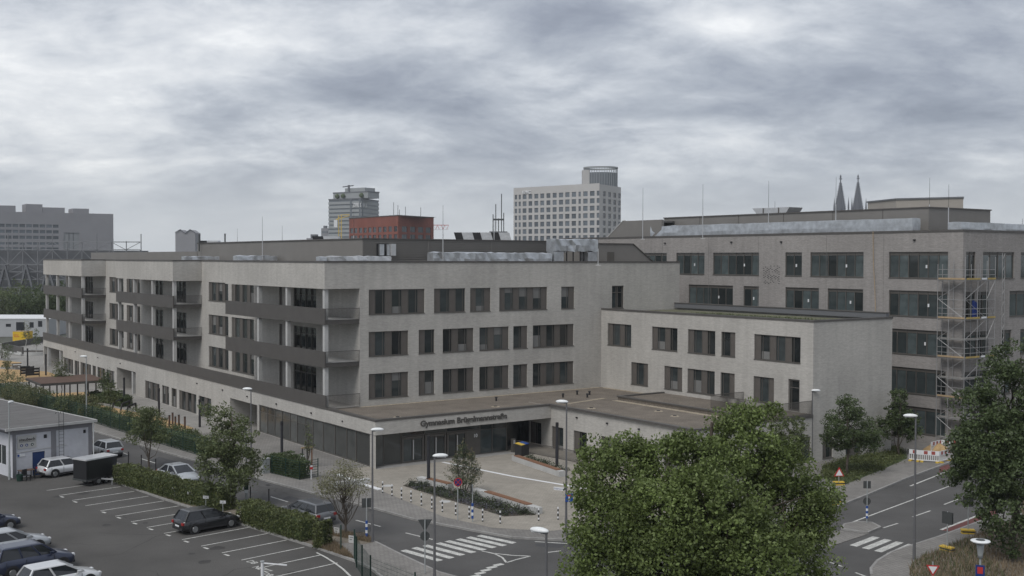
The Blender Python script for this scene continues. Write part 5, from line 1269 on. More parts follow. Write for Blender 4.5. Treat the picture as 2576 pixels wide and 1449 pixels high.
BR = math.atan2(0.145, 0.989); SR = math.atan2(1.0, -0.145)
car('black car parked across the bay lines in front of the hedge', (26.702, 72.516), BR, 'paint_black', 'hatch')
car('silver car on the street passing the corner of the white workshop', (29.164, 104.936), SR, 'paint_silver', 'hatch')
car('silver car on the street seen above the long hedge', (30.485, 88.988), SR + math.pi, 'paint_silver', 'saloon')
car('grey car on the street above the short hedge', (33.252, 70.919), SR, 'paint_grey', 'estate')
car('white car standing behind the dark box trailer', (23.857, 97.636), BR + 0.1, 'paint_white', 'hatch')
def bay(p, d): return (p[0] - d * 0.989, p[1] - d * 0.145)
car('dark blue car farthest back in the left-hand parking row', bay((16.596, 80.559), 2.1), BR, 'paint_navy', 'hatch')
car('silver estate car in the left-hand parking row', bay((16.954, 73.768), 2.35), BR, 'paint_silver', 'estate')
car('dark blue off-roader in the left-hand parking row', bay((17.124, 68.751), 2.3), BR, 'paint_navy', 'suv')
car('pale silver car nearest the lower left corner', bay((17.345, 64.226), 2.1), BR, 'paint_white', 'hatch')
car('white car cut off by the lower left edge', bay((13.551, 68.316), 2.1), BR + math.pi, 'paint_white', 'hatch')
TP = (24.883, 92.374)
t = thing('box_trailer', 'black box trailer with pale roof edge beside the hedge end', 'trailer', TP[0], TP[1], 0.01, BR + 0.25); F_ = lf(t)
MB().box(-1.45, 1.45, -0.8, 0.8, 0.55, 2.05).build('box_body', 'paint_black', t, frame=F_)
MB().box(-1.5, 1.5, -0.85, 0.85, 2.054, 2.16).build('roof_edge', 'paint_white', t, frame=F_)
MB().box(-1.5, 1.5, -0.83, 0.83, 0.42, 0.546).build('chassis', 'sign_grey', t, frame=F_)
MB().beam((-0.1, -0.83, 0.46), (0.25, -1.9, 0.46), 0.09, 0.09).build('drawbar', 'galvanised', t, frame=F_); MB().tube((0.22, -1.75, 0.0), (0.22, -1.75, 0.62), 0.035, n=8).build('jockey_wheel', 'galvanised', t, frame=F_)
for x in (-0.35, 0.4):
    for s_ in (-1, 1):
        y0, y1 = sorted((s_ * 0.66, s_ * 0.87)); wh = MB().tube((x, y0, 0.31), (x, y1, 0.31), 0.31, n=16).build('wheel', 'tyre', t, frame=F_)
        MB().tube((x, s_ * 0.872, 0.31), (x, s_ * 0.885, 0.31), 0.17, n=12).build('rim', 'rim', wh, frame=F_)

# ------------------------------------------------------------------ school yard
t = thing('pergola', 'flat brown pergola on slim posts in the school yard', 'pergola', 36.7, 149.3, -0.2)
MB().prism([(32.8, 145.2), (40.6, 145.3), (40.8, 153.8), (32.8, 153.4)], 2.42, 2.62, True).build('roof', 'brown_roof', t)
for a, b in (((32.8, 145.2), (40.6, 145.3)), ((32.8, 145.2), (32.8, 153.4)), ((40.6, 145.3), (40.8, 153.8)), ((32.8, 153.4), (40.8, 153.8))): MB().beam((*a, 2.45), (*b, 2.45), 0.16, 0.26).build('edge_beam', 'dark_metal', t)
for x in (33.1, 35.6, 38.1, 40.4):
    for y in (145.6, 149.4, 153.1): MB().box(x - 0.07, x + 0.07, y - 0.07, y + 0.07, -0.2, 2.415).build('post', 'dark_metal', t)
for i, p in enumerate(((40.703, 197.296), (40.811, 191.72))):
    t = thing('table_tennis_table', 'concrete table-tennis table ' + ('farther back in the yard' if i == 0 else 'nearer the dark seat wall'), 'table', p[0], p[1], -0.2, group='table-tennis tables'); F_ = lf(t)
    MB().box(-0.76, 0.76, -1.37, 1.37, 0.68, 0.76).build('table_top', 'concrete', t, frame=F_)
    for y in (-0.8, 0.8): MB().box(-0.5, 0.5, y - 0.1, y + 0.1, 0, 0.678).build('leg', 'concrete', t, frame=F_)
    MB().box(-0.78, 0.78, -0.02, 0.02, 0.762, 0.9).build('net', 'sign_grey', t, frame=F_)
for i, p in enumerate(((39.742, 185.028), (39.927, 182.25))):
    t = thing('seat_wall', f'dark slatted yard seat, {"left" if i == 0 else "right"} one of the pair by the tennis tables', 'seat', p[0], p[1], -0.2, group='dark slatted yard seats'); F_ = lf(t)
    for k in range(3): MB().box(-1.0, 1.0, -0.06, 0.06, 0.25 + k * 0.42, 0.55 + k * 0.42).build('slat', 'black', t, frame=F_)
    for x in (-0.95, 0.95): MB().box(x - 0.06, x + 0.06, 0.065, 0.16, 0, 1.45).build('post', 'black', t, frame=F_)
for i, (p, r_) in enumerate((((40.142, 139.001), 0.6), ((40.446, 136.933), 0.75), ((40.45, 134.477), 0.5))):
    t = thing('climbing_bar', f'black bent climbing bar in the sand pit, {ORD[i]} from the wide porch', 'play equipment', p[0], p[1], -0.2, r_, 'black climbing bars'); F_ = lf(t)
    k = (1.15, 1.25, 0.9)[i]
    MB().beam((-0.85 * k, 0, 0.0), (-0.6 * k, 0, 0.75), 0.14, 0.16).build('leg', 'black', t, frame=F_); MB().beam((0.85 * k, 0, 0.0), (0.7 * k, 0, 0.95), 0.14, 0.16).build('leg', 'black', t, frame=F_); MB().beam((-0.66 * k, 0, 0.74), (0.76 * k, 0, 0.95), 0.14, 0.16).build('top_bar', 'black', t, frame=F_)
for i, p in enumerate(((40.081, 119.917), (41.041, 121.734), (40.251, 118.508), (41.037, 119.698), (41.078, 117.941))):
    t = thing('balance_post', f'brown timber balance post in the sand pit, {ORD[i]} from the left', 'post', p[0], p[1], -0.2, group='timber balance posts'); F_ = lf(t)
    MB().tube((0, 0, 0), (0, 0, 1.25), 0.11, n=8).build('shaft', 'brown_roof', t, frame=F_); MB().tube((0, 0, 1.25), (0, 0, 1.30), 0.12, n=8).build('cap', 'black', t, frame=F_)
RP = (50.028, 225.138)
t = thing('round_planter', 'round pale concrete planter with young tree in the yard', 'planter', RP[0], RP[1], -0.2); F_ = lf(t)
MB().lathe([(3.4, 0.0), (3.4, 0.62), (3.1, 0.62), (3.1, 0.35)], n=28).build('rim_wall', 'concrete', t, frame=F_); MB().lathe([(0, 0.45), (3.1, 0.45)], n=28).build('soil', 'soil', t, frame=F_)
a, b = (46.239, 233.106), (47.199, 223.082)
t = thing('screen_wall', 'dark brown low screen wall at the edge of the school yard', 'wall', b[0], b[1], -0.2)
MB().beam((*a, 0.75), (*b, 0.75), 0.25, 1.25).build('screen', 'balcony', t); MB().beam((*a, -0.02), (*b, -0.02), 0.9, 0.3).build('footing', 'concrete', t)
a, b = (47.21, 235.27), (57.04, 250.226)
t = thing('screen_wall', 'dark low wall behind the round planter', 'wall', b[0], b[1] + 6, -0.2)
MB().beam((a[0], a[1] + 6, 0.45), (b[0] + 3, b[1] + 8, 0.45), 0.3, 1.2).build('screen', 'balcony', t)
# hall and yellow container behind the yard
h0 = (-108.323, 262.0, 3.986)
t = thing_w('storage_hall', 'long pale grey hall with white roof beyond the school yard', 'building', (h0[0] - 20, 266, -0.4))
HT = 3.695
b = MB().wall('y', 262.0, h0[0] - 60, h0[0], -0.4, HT, [(h0[0] - 1.9, h0[0] - 0.9, 1.9, 3.3), (h0[0] - 3.9, h0[0] - 2.9, 1.7, 3.0), (h0[0] - 7.0, h0[0] - 5.0, 0.9, 3.0), (h0[0] - 9.4, h0[0] - 8.2, 1.9, 2.6)], 0.2, -1).wall('x', h0[0], 262, 285, -0.4, HT, [], 0.2, 1)
b.build('wall', 'hall_grey', t, frame=False)
MB().sheet([(h0[0] - 60, 262), (h0[0], 262), (h0[0], 285), (h0[0] - 60, 285)], HT - 0.1).build('roof', 'white_paint', t, frame=False)
for x0, x1, z0, z1 in ((-1.9, -0.9, 1.9, 3.3), (-3.9, -2.9, 1.7, 3.0), (-7.0, -5.0, 0.9, 3.0), (-9.4, -8.2, 1.9, 2.6)): MB().box(h0[0] + x0, h0[0] + x1, 262.12, 262.16, z0, z1).build('window', 'glass_red', t, frame=False)
MB().box(h0[0] - 60, h0[0] + 0.1, 261.9, 262.05, HT, HT + 0.2).build('roof_edge', 'white_paint', t, frame=False)
c0 = (-104.617, 236.0, -0.146)
t = thing_w('yellow_container', 'yellow container with dull red lettering in front of the grey hall', 'container', (c0[0] + 1.6, 237.2, -0.4)); F_ = lf(t)
MB().box(-1.6, 1.6, -1.2, 1.2, 0.3, 2.9).build('container_body', 'truck_yellow', t, frame=F_); MB().box(-1.55, 1.55, -1.1, 1.1, 0, 0.3).build('underframe', 'black', t, frame=F_)
MB().box(-1.62, 1.62, -1.22, 1.22, 2.9, 2.96).build('roof', 'wood_pale', t, frame=F_)
for x, z, w_ in ((-0.9, 2.2, 1.0), (-0.75, 1.85, 1.2)):
    for k in range(5): MB().box(x - 0.5 + k * 0.22, x - 0.5 + k * 0.22 + 0.13, -1.215, -1.205, z - 0.1, z + 0.1).build('letter_block', 'red', t, frame=F_)

# ------------------------------------------------------------------ scaffold round the corner of the taller building
mat('toe_yellow', (0.36, 0.27, 0.10), 0.7, 0.2, 3)
mat('barrier_red', (0.30, 0.07, 0.06), 0.6, 0.15, 3)
sc = thing('scaffold', 'steel tube scaffold with yellow toe boards round the dark brick corner', 'scaffold', 96.2, 61.8, 0.0)
LV = [1.0, 2.95, 4.9, 6.8, 8.7, 10.5, 12.4, 14.3, 16.1]
run = [(96.75, 64.5), (96.75, 63.3), (96.75, 62.1)]; run_o = [(96.0, 64.5), (96.0, 63.3), (96.0, 61.6)]
run2 = [(97.9, 62.2), (99.4, 62.2), (100.8, 62.2)]; run2o = [(97.9, 61.5), (99.4, 61.5), (100.8, 61.5)]
for i, p in enumerate(run + run_o + run2 + run2o):
    MB().tube((*p, 0.1), (*p, 17.6 + (i % 3) * 0.35), 0.034, n=6).build('standard', 'scaffold_steel', sc)
outer = [run_o[0], run_o[1], run_o[2], run2o[0], run2o[1], run2o[2]]
for z in LV:
    for a, b in zip(outer, outer[1:]):
        MB().tube((*a, z - 0.05), (*b, z - 0.05), 0.03, n=5).build('ledger', 'scaffold_steel', sc)
        if z in (4.9, 8.7, 12.4, 16.1):
            for dz in (0.5, 1.0): MB().tube((*a, z + dz), (*b, z + dz), 0.028, n=5).build('guard_rail', 'scaffold_steel', sc)
    for a, b in zip(run_o[:2] + [run_o[2]], run): MB().tube((*a, z - 0.1), (*b, z - 0.1), 0.026, n=5).build('transom', 'scaffold_steel', sc)
    if z != 14.3:
        MB().box(96.05, 96.7, 62.25, 64.5, z, z + 0.06).build('deck', 'scaffold_deck', sc); MB().box(96.05, 100.8, 61.55, 62.2, z + 0.002, z + 0.062).build('deck', 'scaffold_deck', sc)
    if z in (4.9, 8.7, 12.4, 16.1):
        MB().box(95.93, 95.955, 61.6, 64.4, z + 0.05, z + 0.22).build('toe_board', 'wood_pale', sc); MB().box(96.0, 98.2, 61.42, 61.45, z + 0.05, z + 0.22).build('toe_board', 'toe_yellow', sc)
        MB().box(98.5, 99.3, 61.42, 61.45, z + 0.05, z + 0.22).build('toe_board', 'white_paint', sc); MB().box(99.5, 100.8, 61.42, 61.45, z + 0.05, z + 0.22).build('toe_board', 'toe_yellow', sc)
for k, (z0, z1) in enumerate(zip(LV, LV[1:])):
    for a, b in ((run_o[0], run_o[2]), (run_o[2], run2o[1]), (run2o[1], run2o[2])):
        p, q = (a, b) if k % 2 else (b, a)
        MB().tube((p[0], p[1] - 0.02, z0), (q[0], q[1] - 0.02, z1), 0.028, n=5).build('brace', 'scaffold_steel', sc)
lt = thing('lattice_mast', 'thin lattice hoist mast beside the scaffold', 'mast', 102.2, 61.5, 0.1, group=None)
for x in (102.0, 102.4): MB().tube((x, 61.5, 0.1), (x, 61.5, 18.7), 0.035, n=5).build('chord', 'scaffold_steel', lt)
for k in range(32):
    z = 0.4 + k * 0.57; s_ = 1 if k % 2 else -1
    MB().tube((102.2 - 0.2 * s_, 61.5, z), (102.2 + 0.2 * s_, 61.5, z + 0.5), 0.022, n=5).build('lacing', 'scaffold_steel', lt)
for i, (y, z) in enumerate(((64.0, 8.76),)):
    t = thing('blue_pallet_stack', 'upright blue bundle standing in the scaffold doorway', 'bundle', 98.3, 62.0, 12.46); F_ = lf(t)
    for k in range(3): MB().tube((-0.3 + k * 0.28, 0, 0), (-0.3 + k * 0.28, 0, 1.7 - 0.1 * k), 0.12, n=8).build('roll', 'sign_navy', t, frame=F_)
# red and white site barriers and sand heap
def barrier_panel(label, a, b):
    a = Vector((*a, 0)); b = Vector((*b, 0)); ang = math.atan2(b.y - a.y, b.x - a.x); L_ = (b - a).length
    t = thing('site_barrier', label, 'barrier', a.x, a.y, 0.12, ang, 'red and white site barriers'); F_ = lf(t)
    for z0, z1 in ((0.12, 0.2), (0.62, 0.68), (0.98, 1.02)): MB().box(0, L_, -0.02, 0.02, z0, z1).build('rail', 'white_paint', t, frame=F_)
    n_ = int(L_ / 0.16)
    for k in range(n_ + 1): MB().box(k * L_ / n_ - 0.025, k * L_ / n_ + 0.025, -0.015, 0.015, 0.2, 0.62).build('slat', 'white_paint', t, frame=F_)
    m_ = max(3, int(L_ / 0.3))
    for k in range(m_): MB().box(k * L_ / m_, (k + 1) * L_ / m_ - 0.004, -0.026, 0.026, 0.685, 0.975).build('board', 'barrier_red' if k % 2 else 'white_paint', t, frame=F_)
    for x in (0.15, L_ - 0.15): MB().box(x - 0.12, x + 0.12, -0.32, 0.32, 0, 0.11).build('foot', 'yellow', t, frame=F_)
Q = [(86.965, 61.093), (87.255, 60.178), (88.079, 58.845), (89.975, 59.018), (92.315, 59.352), (91.986, 62.296), (93.953, 62.576), (94.943, 61.563)]
for lb, i, j in (('site barrier closest to the lamp post on the right-hand pavement', 1, 2), ('site barrier running away from the corner toward the right tree', 2, 3), ('site barrier half hidden by the right-hand tree', 3, 4), ('white site barrier left of the lamp post', 0, 1), ('rear site barrier behind the sand heap, left half', 5, 6), ('rear site barrier behind the sand heap, right half', 6, 7)):
    barrier_panel(lb, Q[i], Q[j])
def heap(name, label, cat, p, rx, ry, h, m, seed, z=0.12):
    r = np.random.default_rng(seed); b = MB(); n_, k_ = 18, 7; vs = []
    for j in range(k_):
        q = j / (k_ - 1)
        for i in range(n_):
            a = 2 * math.pi * i / n_; w = 1 - q + 0.02
            vs.append((rx * w * math.cos(a) * r.uniform(0.88, 1.1), ry * w * math.sin(a) * r.uniform(0.88, 1.1), h * (q ** 0.85) * r.uniform(0.92, 1.06) - (0.05 if j == 0 else 0)))
    fs = [(j * n_ + i, j * n_ + (i + 1) % n_, (j + 1) * n_ + (i + 1) % n_, (j + 1) * n_ + i) for j in range(k_ - 1) for i in range(n_)] + [tuple(range((k_ - 1) * n_, k_ * n_))]
    b.add(vs, fs); o = b.build(name, m, frame=Matrix.Translation(W(p[0], p[1], z)) @ Matrix.Rotation(AU, 4, 'Z')); return tag(o, label, cat)
heap('sand_heap', 'small sand heap inside the site barriers', 'heap', (93.324, 62.678), 1.6, 1.1, 0.9, 'sand', 4)
heap('sand_heap', 'larger pale sand heap behind the site barriers', 'heap', (95.0, 60.0), 1.9, 1.3, 0.8, 'dry_ground', 6)
heap('rubble_heap', 'crumpled white sheeting beside the sand heap', 'sheeting', (100.974, 65.842), 1.4, 0.9, 0.7, 'white_paint', 8)
heap('rubble_heap', 'brown earth heap at the foot of the scaffold', 'heap', (93.2, 60.2), 2.2, 1.5, 1.0, 'brown_roof', 9)

# ------------------------------------------------------------------ lightning rods on the roofs
def rod(label, p, y_top, Y, zb):
    d = p[0]; top = p[1]
    t = thing_w('lightning_rod', label, 'lightning rod', (d, Y, zb), 0.0, 'lightning rods on the roofs'); F_ = lf(t); h = top - zb
    MB().tube((0, 0, 0), (0, 0, h * 0.55), 0.045, n=6).build('mast', 'galvanised', t, frame=F_); MB().tube((0, 0, h * 0.55), (0, 0, h), 0.022, 0.014, n=5).build('tip', 'sign_grey', t, frame=F_)
    MB().box(-0.25, 0.25, -0.25, 0.25, 0, 0.08).build('foot', 'concrete', t, frame=F_)
RODS = [('tall rod on the roof left of the first balcony block', (-28.317, 128.0, 22.719), 17.31), ('short rod behind the long plant room, left one', (-33.602, 165.0, 22.756), 18.9), ('rod in front of the red brick building', (-16.4, 117.0, 22.903), 17.31),
        ('rod rising from the long foil duct', (-6.86, 112.0, 23.307), 17.31), ('rod beside the tall bridging duct', (9.079, 119.0, 20.595), 17.31), ('thin rod left of the roof antenna', (-2.241, 140.0, 23.358), 19.9),
        ('rod beside the sloping stair head of the taller roof', (15.964, 138.0, 26.722), 20.41), ('rod above the silver duct, left of the ventilator hood', (22.447, 133.0, 26.833), 20.41), ('rod right of the ventilator hood', (29.278, 129.0, 26.983), 20.41),
        ('rod just left of the twin spires', (34.958, 122.0, 26.942), 20.41), ('rod at the near end of the upper plant room', (43.401, 117.5, 26.535), 20.41), ('rod over the scaffold corner of the taller roof', (43.654, 113.0, 25.568), 20.41),
        ('small rod on the upper plant room', (32.559, 140.0, 25.232), 23.42), ('faint rod behind the sloping stair head', (-41.385, 170.0, 22.464), 18.9), ('short rod at the far right of the taller roof', (52.018, 125.0, 22.924), 20.41), ('last short rod on the right of the taller roof', (53.315, 118.0, 22.348), 20.41)]
for lb, p, zb in RODS: rod(lb, (p[0], p[2]), 0, p[1], zb)
for lb, p, zb in (('short dark chimney pipe left on the school roof', (-41.59, 150.0, 21.134), 18.9), ('short dark chimney pipe right on the school roof', (-38.156, 150.0, 21.196), 18.9)):
    t = thing_w('chimney_pipe', lb, 'chimney pipe', (p[0], 150.0, zb), 0.0, 'short chimney pipes'); F_ = lf(t)
    MB().tube((0, 0, 0), (0, 0, p[2] - zb), 0.1, n=8).build('pipe', 'sign_grey', t, frame=F_); MB().lathe([(0.0, 0.1), (0.22, 0.02)], (0, 0, p[2] - zb), 8).build('rain_cap', 'sign_grey', t, frame=F_)

# ------------------------------------------------------------------ distant buildings
def tower(name, label, A, Bp, base, top, depth):
    A = Vector(A); Bp = Vector(Bp); ang = math.atan2(Bp.y - A.y, Bp.x - A.x); L_ = (Bp - A).length
    o = place(name, None, Matrix.Translation((A.x, A.y, base)) @ Matrix.Rotation(ang, 4, 'Z')); tag(o, label, 'building')
    return o, L_, top - base
# white office block with window grid and round glass drum
A_, B_, C_ = (0.707, 600.0, 55.641), (43.204, 560.0, 54.617), (56.249, 585.0, 55.459)
t, L_, H_ = tower('office_block', 'tall white office block with a grid of dark windows and a round glass drum', A_[:2], B_[:2], 0, A_[2], 20); F_ = lf(t)
cx = [29, 72, 116, 180, 243, 306, 371, 436, 501, 566, 632, 700, 747, 813, 880]; cw = [26, 24, 42, 40, 42, 42, 42, 42, 44, 44, 44, 24, 44, 46, 26]
k_ = L_ / 890.0
rowsz = [H_ - 3.7 - 17.3 * 600 / 2837 * 1.0 * i for i in range(9)]
hl = []
for x, w_ in zip(cx, cw):
    for zt in rowsz: hl.append(((x - 16) * k_, (x - 16 + w_) * k_, zt - 2.45, zt))
rowsz_ok = [h for h in hl if h[2] > 1]
MB().wall('y', 0, 0, L_, 0, H_, rowsz_ok, 0.5, -1).build('front_wall', 'tower_white', t, frame=F_)
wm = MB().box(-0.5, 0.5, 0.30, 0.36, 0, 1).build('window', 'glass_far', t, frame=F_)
first = True
for l, r, b0, t0 in rowsz_ok:
    o = wm if first else wm.copy()
    if not first: COL.objects.link(o); o.parent = t
    first = False
    o.matrix_basis = Matrix.Translation(((l + r) / 2, 0.33, b0)) @ Matrix.Diagonal((r - l, 1, t0 - b0, 1))
B2v = Vector(B_[:2]); C2v = Vector(C_[:2]); L2 = (C2v - B2v).length
F2 = Matrix.Translation((B_[0], B_[1], 0)) @ Matrix.Rotation(math.atan2(C2v.y - B2v.y, C2v.x - B2v.x), 4, 'Z')
h2 = [(L2 * (q + 0.04), L2 * (q + 0.17), zt - 2.5, zt) for q in (0.12, 0.36, 0.60, 0.83) for zt in rowsz if zt > 5]
MB().wall('y', 0, 0, L2, 0, H_ - 0.4, h2, 0.5, -1).build('side_wall', 'tower_white', t, frame=F2)
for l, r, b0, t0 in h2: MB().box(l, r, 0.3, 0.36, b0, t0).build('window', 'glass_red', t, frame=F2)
MB().sheet([A_[:2], B_[:2], C_[:2], (A_[0] + C_[0] - B_[0], A_[1] + C_[1] - B_[1])], H_ - 0.6).build('roof', 'roof_felt', t, frame=False)
text_part('sign_lettering', 'KPMG', 2.5, F_ @ basis((100 * k_, -0.25, H_ - 3.45), (1, 0, 0), (0, 0, 1)), 'white_paint', t, 0.1, bold=0.03, width=88 * k_)
dc = (46.116, 590.0, 61.964); dr_ = 42 * 590 / 2837
dm = MB().lathe([(dr_, 0), (dr_, 62.792 - H_ + 2)], (0, 0, 0), 40).build('glass_drum', 'tower_band', t, frame=Matrix.Translation((dc[0], 590, H_ - 2)))
dh_ = 65.069 - H_ + 2
for k in range(40):
    a = 2 * math.pi * k / 40; MB().box(dr_ * math.cos(a) - 0.12, dr_ * math.cos(a) + 0.12, dr_ * math.sin(a) - 0.12, dr_ * math.sin(a) + 0.12, 0, dh_).build('drum_mullion', 'tower_grey', dm, frame=Matrix.Translation((dc[0], 590, H_ - 2)))
MB().lathe([(dr_ + 0.3, dh_), (dr_ + 0.3, dh_ + 0.8), (dr_ - 0.8, dh_ + 0.8), (dr_ - 0.8, dh_)], n=40).build('drum_rim', 'tower_grey', dm, frame=Matrix.Translation((dc[0], 590, H_ - 2)))
MB().lathe([(0, 0.0), (dr_ * 0.97, 0.0)], (0, 0, dh_ - 3.0), 40).build('drum_roof', 'tower_grey', dm, frame=Matrix.Translation((dc[0], 590, H_ - 2)))
MB().box(-dr_ - 1.0, -dr_ + 2.6, -6, 2, 0, dh_ - 1).build('lift_shaft', 'tower_white', t, frame=Matrix.Translation((dc[0], 590, H_ - 2)))
# banded office tower
A_, B_, C_ = (-146.491, 900.0, 64.361), (-117.535, 880.0, 63.165), (-108.472, 920.0, 64.286)
t, L_, H_ = tower('banded_tower', 'grey office tower with horizontal bands and stepped top', A_[:2], B_[:2], 0, A_[2], 20); F_ = lf(t)
B2v = Vector(B_[:2]); C2v = Vector(C_[:2]); L2 = (C2v - B2v).length
F2 = Matrix.Translation((B_[0], B_[1], 0)) @ Matrix.Rotation(math.atan2(C2v.y - B2v.y, C2v.x - B2v.x), 4, 'Z')
MB().box(0.3, L_, 0.4, 2.0, 0, H_).build('core', 'tower_band', t, frame=F_); MB().box(0, L2 - 0.3, 0.4, 2.0, 0, H_).build('core', 'tower_band', t, frame=F2)
MB().prism([A_[:2], B_[:2], C_[:2], (A_[0] + C_[0] - B_[0], A_[1] + C_[1] - B_[1])], H_ + 0.01, H_ + 0.9).build('roof_edge', 'far_grey', t, frame=False)
fp = 40 / 4 * 900 / 2837
for k in range(24):
    z = H_ - 1.0 - fp * (k + 1) + 0.6
    if z < 2: break
    MB().box(0, L_, 0, 0.5, z, z + fp * 0.64).build('spandrel', 'tower_grey', t, frame=F_); MB().box(0.02, L2, 0, 0.5, z, z + fp * 0.64).build('spandrel', 'tower_grey', t, frame=F2)
MB().box(L_ * 0.66, L_ * 0.72, -0.2, 0.3, 0, H_).build('stair_strip', 'tower_band', t, frame=F_)
zt = 69.691
MB().box(L_ * 0.07, L_ * 1.12, 3, 16, H_ + 0.9, zt).build('set_back_storey', 'tower_grey', t, frame=F_); MB().box(L_ * 0.06, L_ * 1.13, 2.8, 16.2, zt, zt + 0.9).build('roof_edge', 'far_grey', t, frame=F_)
MB().box(L_ * 0.35, L_ * 0.95, 6, 18, zt + 0.9, zt + 4.0).build('plant_box', 'tower_grey', t, frame=F_); MB().beam((L_ * 0.3, 5.5, zt + 5.2), (L_ * 0.62, 5.5, zt + 5.9), 0.6, 0.8).build('cleaning_arm', 'far_grey', t, frame=F_)
MB().box(L_ * 0.46, L_ * 0.5, 5, 6, zt + 0.9, zt + 6.5).build('cleaning_mast', 'far_grey', t, frame=F_)
text_part('sign_lettering', 'EXPRESS', 4.2, F_ @ basis((L_ * 0.775, -0.35, H_ - 6.0), (1, 0, 0), (0, 0, 1)), 'white_paint', t, 0.1, bold=0.08, width=L_ * 0.22)
text_part('sign_lettering', 'HAUS', 4.2, F2 @ basis((0.8, -0.35, H_ - 6.0), (1, 0, 0), (0, 0, 1)), 'white_paint', t, 0.1, bold=0.08, width=L2 * 0.26)
for x in (L_ * 0.22, L_ * 0.4, L_ * 0.95): o = MB().lathe([(0.0, 0.0), (1.6, 1.0), (1.9, 2.6), (0.8, 4.0), (0, 4.2)], (x, 2.0, H_ + 0.9), 8).build('roof_shrub', 'leaf_dark', t, frame=F_)
# red brick office
A_, B_, C_ = (-77.928, 540.0, 37.777), (-50.507, 500.0, 37.027), (-36.492, 525.0, 37.791)
t, L_, H_ = tower('red_brick_office', 'red brick office with rows of paired dark windows', A_[:2], B_[:2], 0, B_[2], 20); F_ = lf(t)
B2v = Vector(B_[:2]); C2v = Vector(C_[:2]); L2 = (C2v - B2v).length
F2 = Matrix.Translation((B_[0], B_[1], 0)) @ Matrix.Rotation(math.atan2(C2v.y - B2v.y, C2v.x - B2v.x), 4, 'Z')
zr = [32.42 - i * 80 / 4 * 505 / 2837 for i in range(7)]
hl = [((x - 938) / 492 * L_, (x - 938 + 32) / 492 * L_, z - 2.4, z) for x in (948, 992, 1042, 1090, 1138, 1186, 1238, 1288, 1338, 1390) for z in zr if z > 4]
h2 = [((x - 1430) / 358 * L2, (x - 1430 + 52) / 358 * L2, z - 2.5, z) for x in (1466, 1548, 1627, 1706) for z in zr if z > 4]
MB().wall('y', 0, 0, L_, 0, H_, hl, 0.4, -1).build('front_wall', 'red_brick', t, frame=F_); MB().wall('y', 0, 0, L2, 0, H_, h2, 0.4, -1).build('side_wall', 'red_brick', t, frame=F2)
for h_ in hl: MB().box(h_[0], h_[1], 0.25, 0.3, h_[2], h_[3]).build('window', 'glass_red', t, frame=F_)
for h_ in h2:
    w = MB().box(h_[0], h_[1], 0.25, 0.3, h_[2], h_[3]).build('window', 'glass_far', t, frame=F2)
    for q in (0.33, 0.66): MB().box(h_[0] + (h_[1] - h_[0]) * q - 0.1, h_[0] + (h_[1] - h_[0]) * q + 0.1, 0.15, 0.24, h_[2], h_[3]).build('mullion', 'dark_metal', w, frame=F2)
MB().box(-0.2, L_, -0.2, 0.6, H_ + 0.002, H_ + 0.35).build('coping', 'dark_metal', t, frame=F_); MB().box(0, L2 + 0.2, -0.2, 0.6, H_ + 0.001, H_ + 0.34).build('coping', 'dark_metal', t, frame=F2)
MB().add([(0, 0.5, H_ - 0.3), (L_, 0.5, H_ - 0.3), (L_, 20, H_ - 0.3), (0, 20, H_ - 0.3)], [(0, 1, 2, 3)]).build('roof', 'roof_felt', t, frame=F_)
for x, h_ in ((0.77, 5.2), (0.8, 3.2)): MB().tube((L_ * x, 6, H_ - 0.3), (L_ * x, 6, H_ + h_), 0.12, n=5).build('roof_mast', 'far_grey', t, frame=F_)
for x, h_ in ((0.03, 6.0), (0.35, 4.4), (0.78, 4.6)): MB().tube((L2 * x, 3, H_ - 0.3), (L2 * x, 3, H_ + h_), 0.12, n=5).build('roof_mast', 'far_grey', t, frame=F2)
# tower cranes
c0 = (-106.751, 700.0, 40.853); c1 = (-100.894, 700.0, 44.56); c2 = (-109.213, 700.0, 42.078)
t = thing_w('tower_crane', 'yellow tower crane in front of the banded tower', 'crane', (c0[0], 700, 0)); F_ = lf(t); hz_ = c0[2]
for dx in (-0.9, 0.9): MB().beam((dx, 0, 0), (dx, 0, hz_ + 4), 0.35, 0.35).build('mast_chord', 'yellow', t, frame=F_)
for k in range(18): MB().beam((-0.9 if k % 2 else 0.9, 0, hz_ - 36 + k * 2), (0.9 if k % 2 else -0.9, 0, hz_ - 34 + k * 2), 0.2, 0.2).build('mast_lacing', 'yellow', t, frame=F_)
for dz in (0, 2.0): MB().beam((0, 0, hz_ + 2 + dz), (c1[0] - c0[0], 0, c1[2] + dz * 0.4), 0.4, 0.4).build('jib_chord', 'yellow', t, frame=F_)
MB().beam((0, 0, hz_ + 2.5), (c2[0] - c0[0], 0, hz_ + 1), 0.5, 0.6).build('counter_jib', 'yellow', t, frame=F_); MB().box(c2[0] - c0[0] - 1.2, c2[0] - c0[0] + 0.9, -1, 1, hz_ - 3.5, hz_ + 1).build('counterweight', 'white_paint', t, frame=F_)
c0 = (-55.459, 800.0, 39.226); c1 = (-45.037, 800.0, 39.252)
t = thing_w('tower_crane', 'red and white crane jib behind the red brick office', 'crane', (c0[0] - 8, 800, 0)); F_ = lf(t)
MB().beam((0, 0, 0), (0, 0, c0[2] + 4), 1.2, 1.2).build('mast', 'white_paint', t, frame=F_)
for z, m_ in ((2.6, 'red'), (-0.6, 'white_paint')): MB().beam((0, 0, c0[2] + z), (c1[0] - c0[0] + 8, 0, c0[2] + z), 0.4, 0.4).build('jib_chord', m_, t, frame=F_)
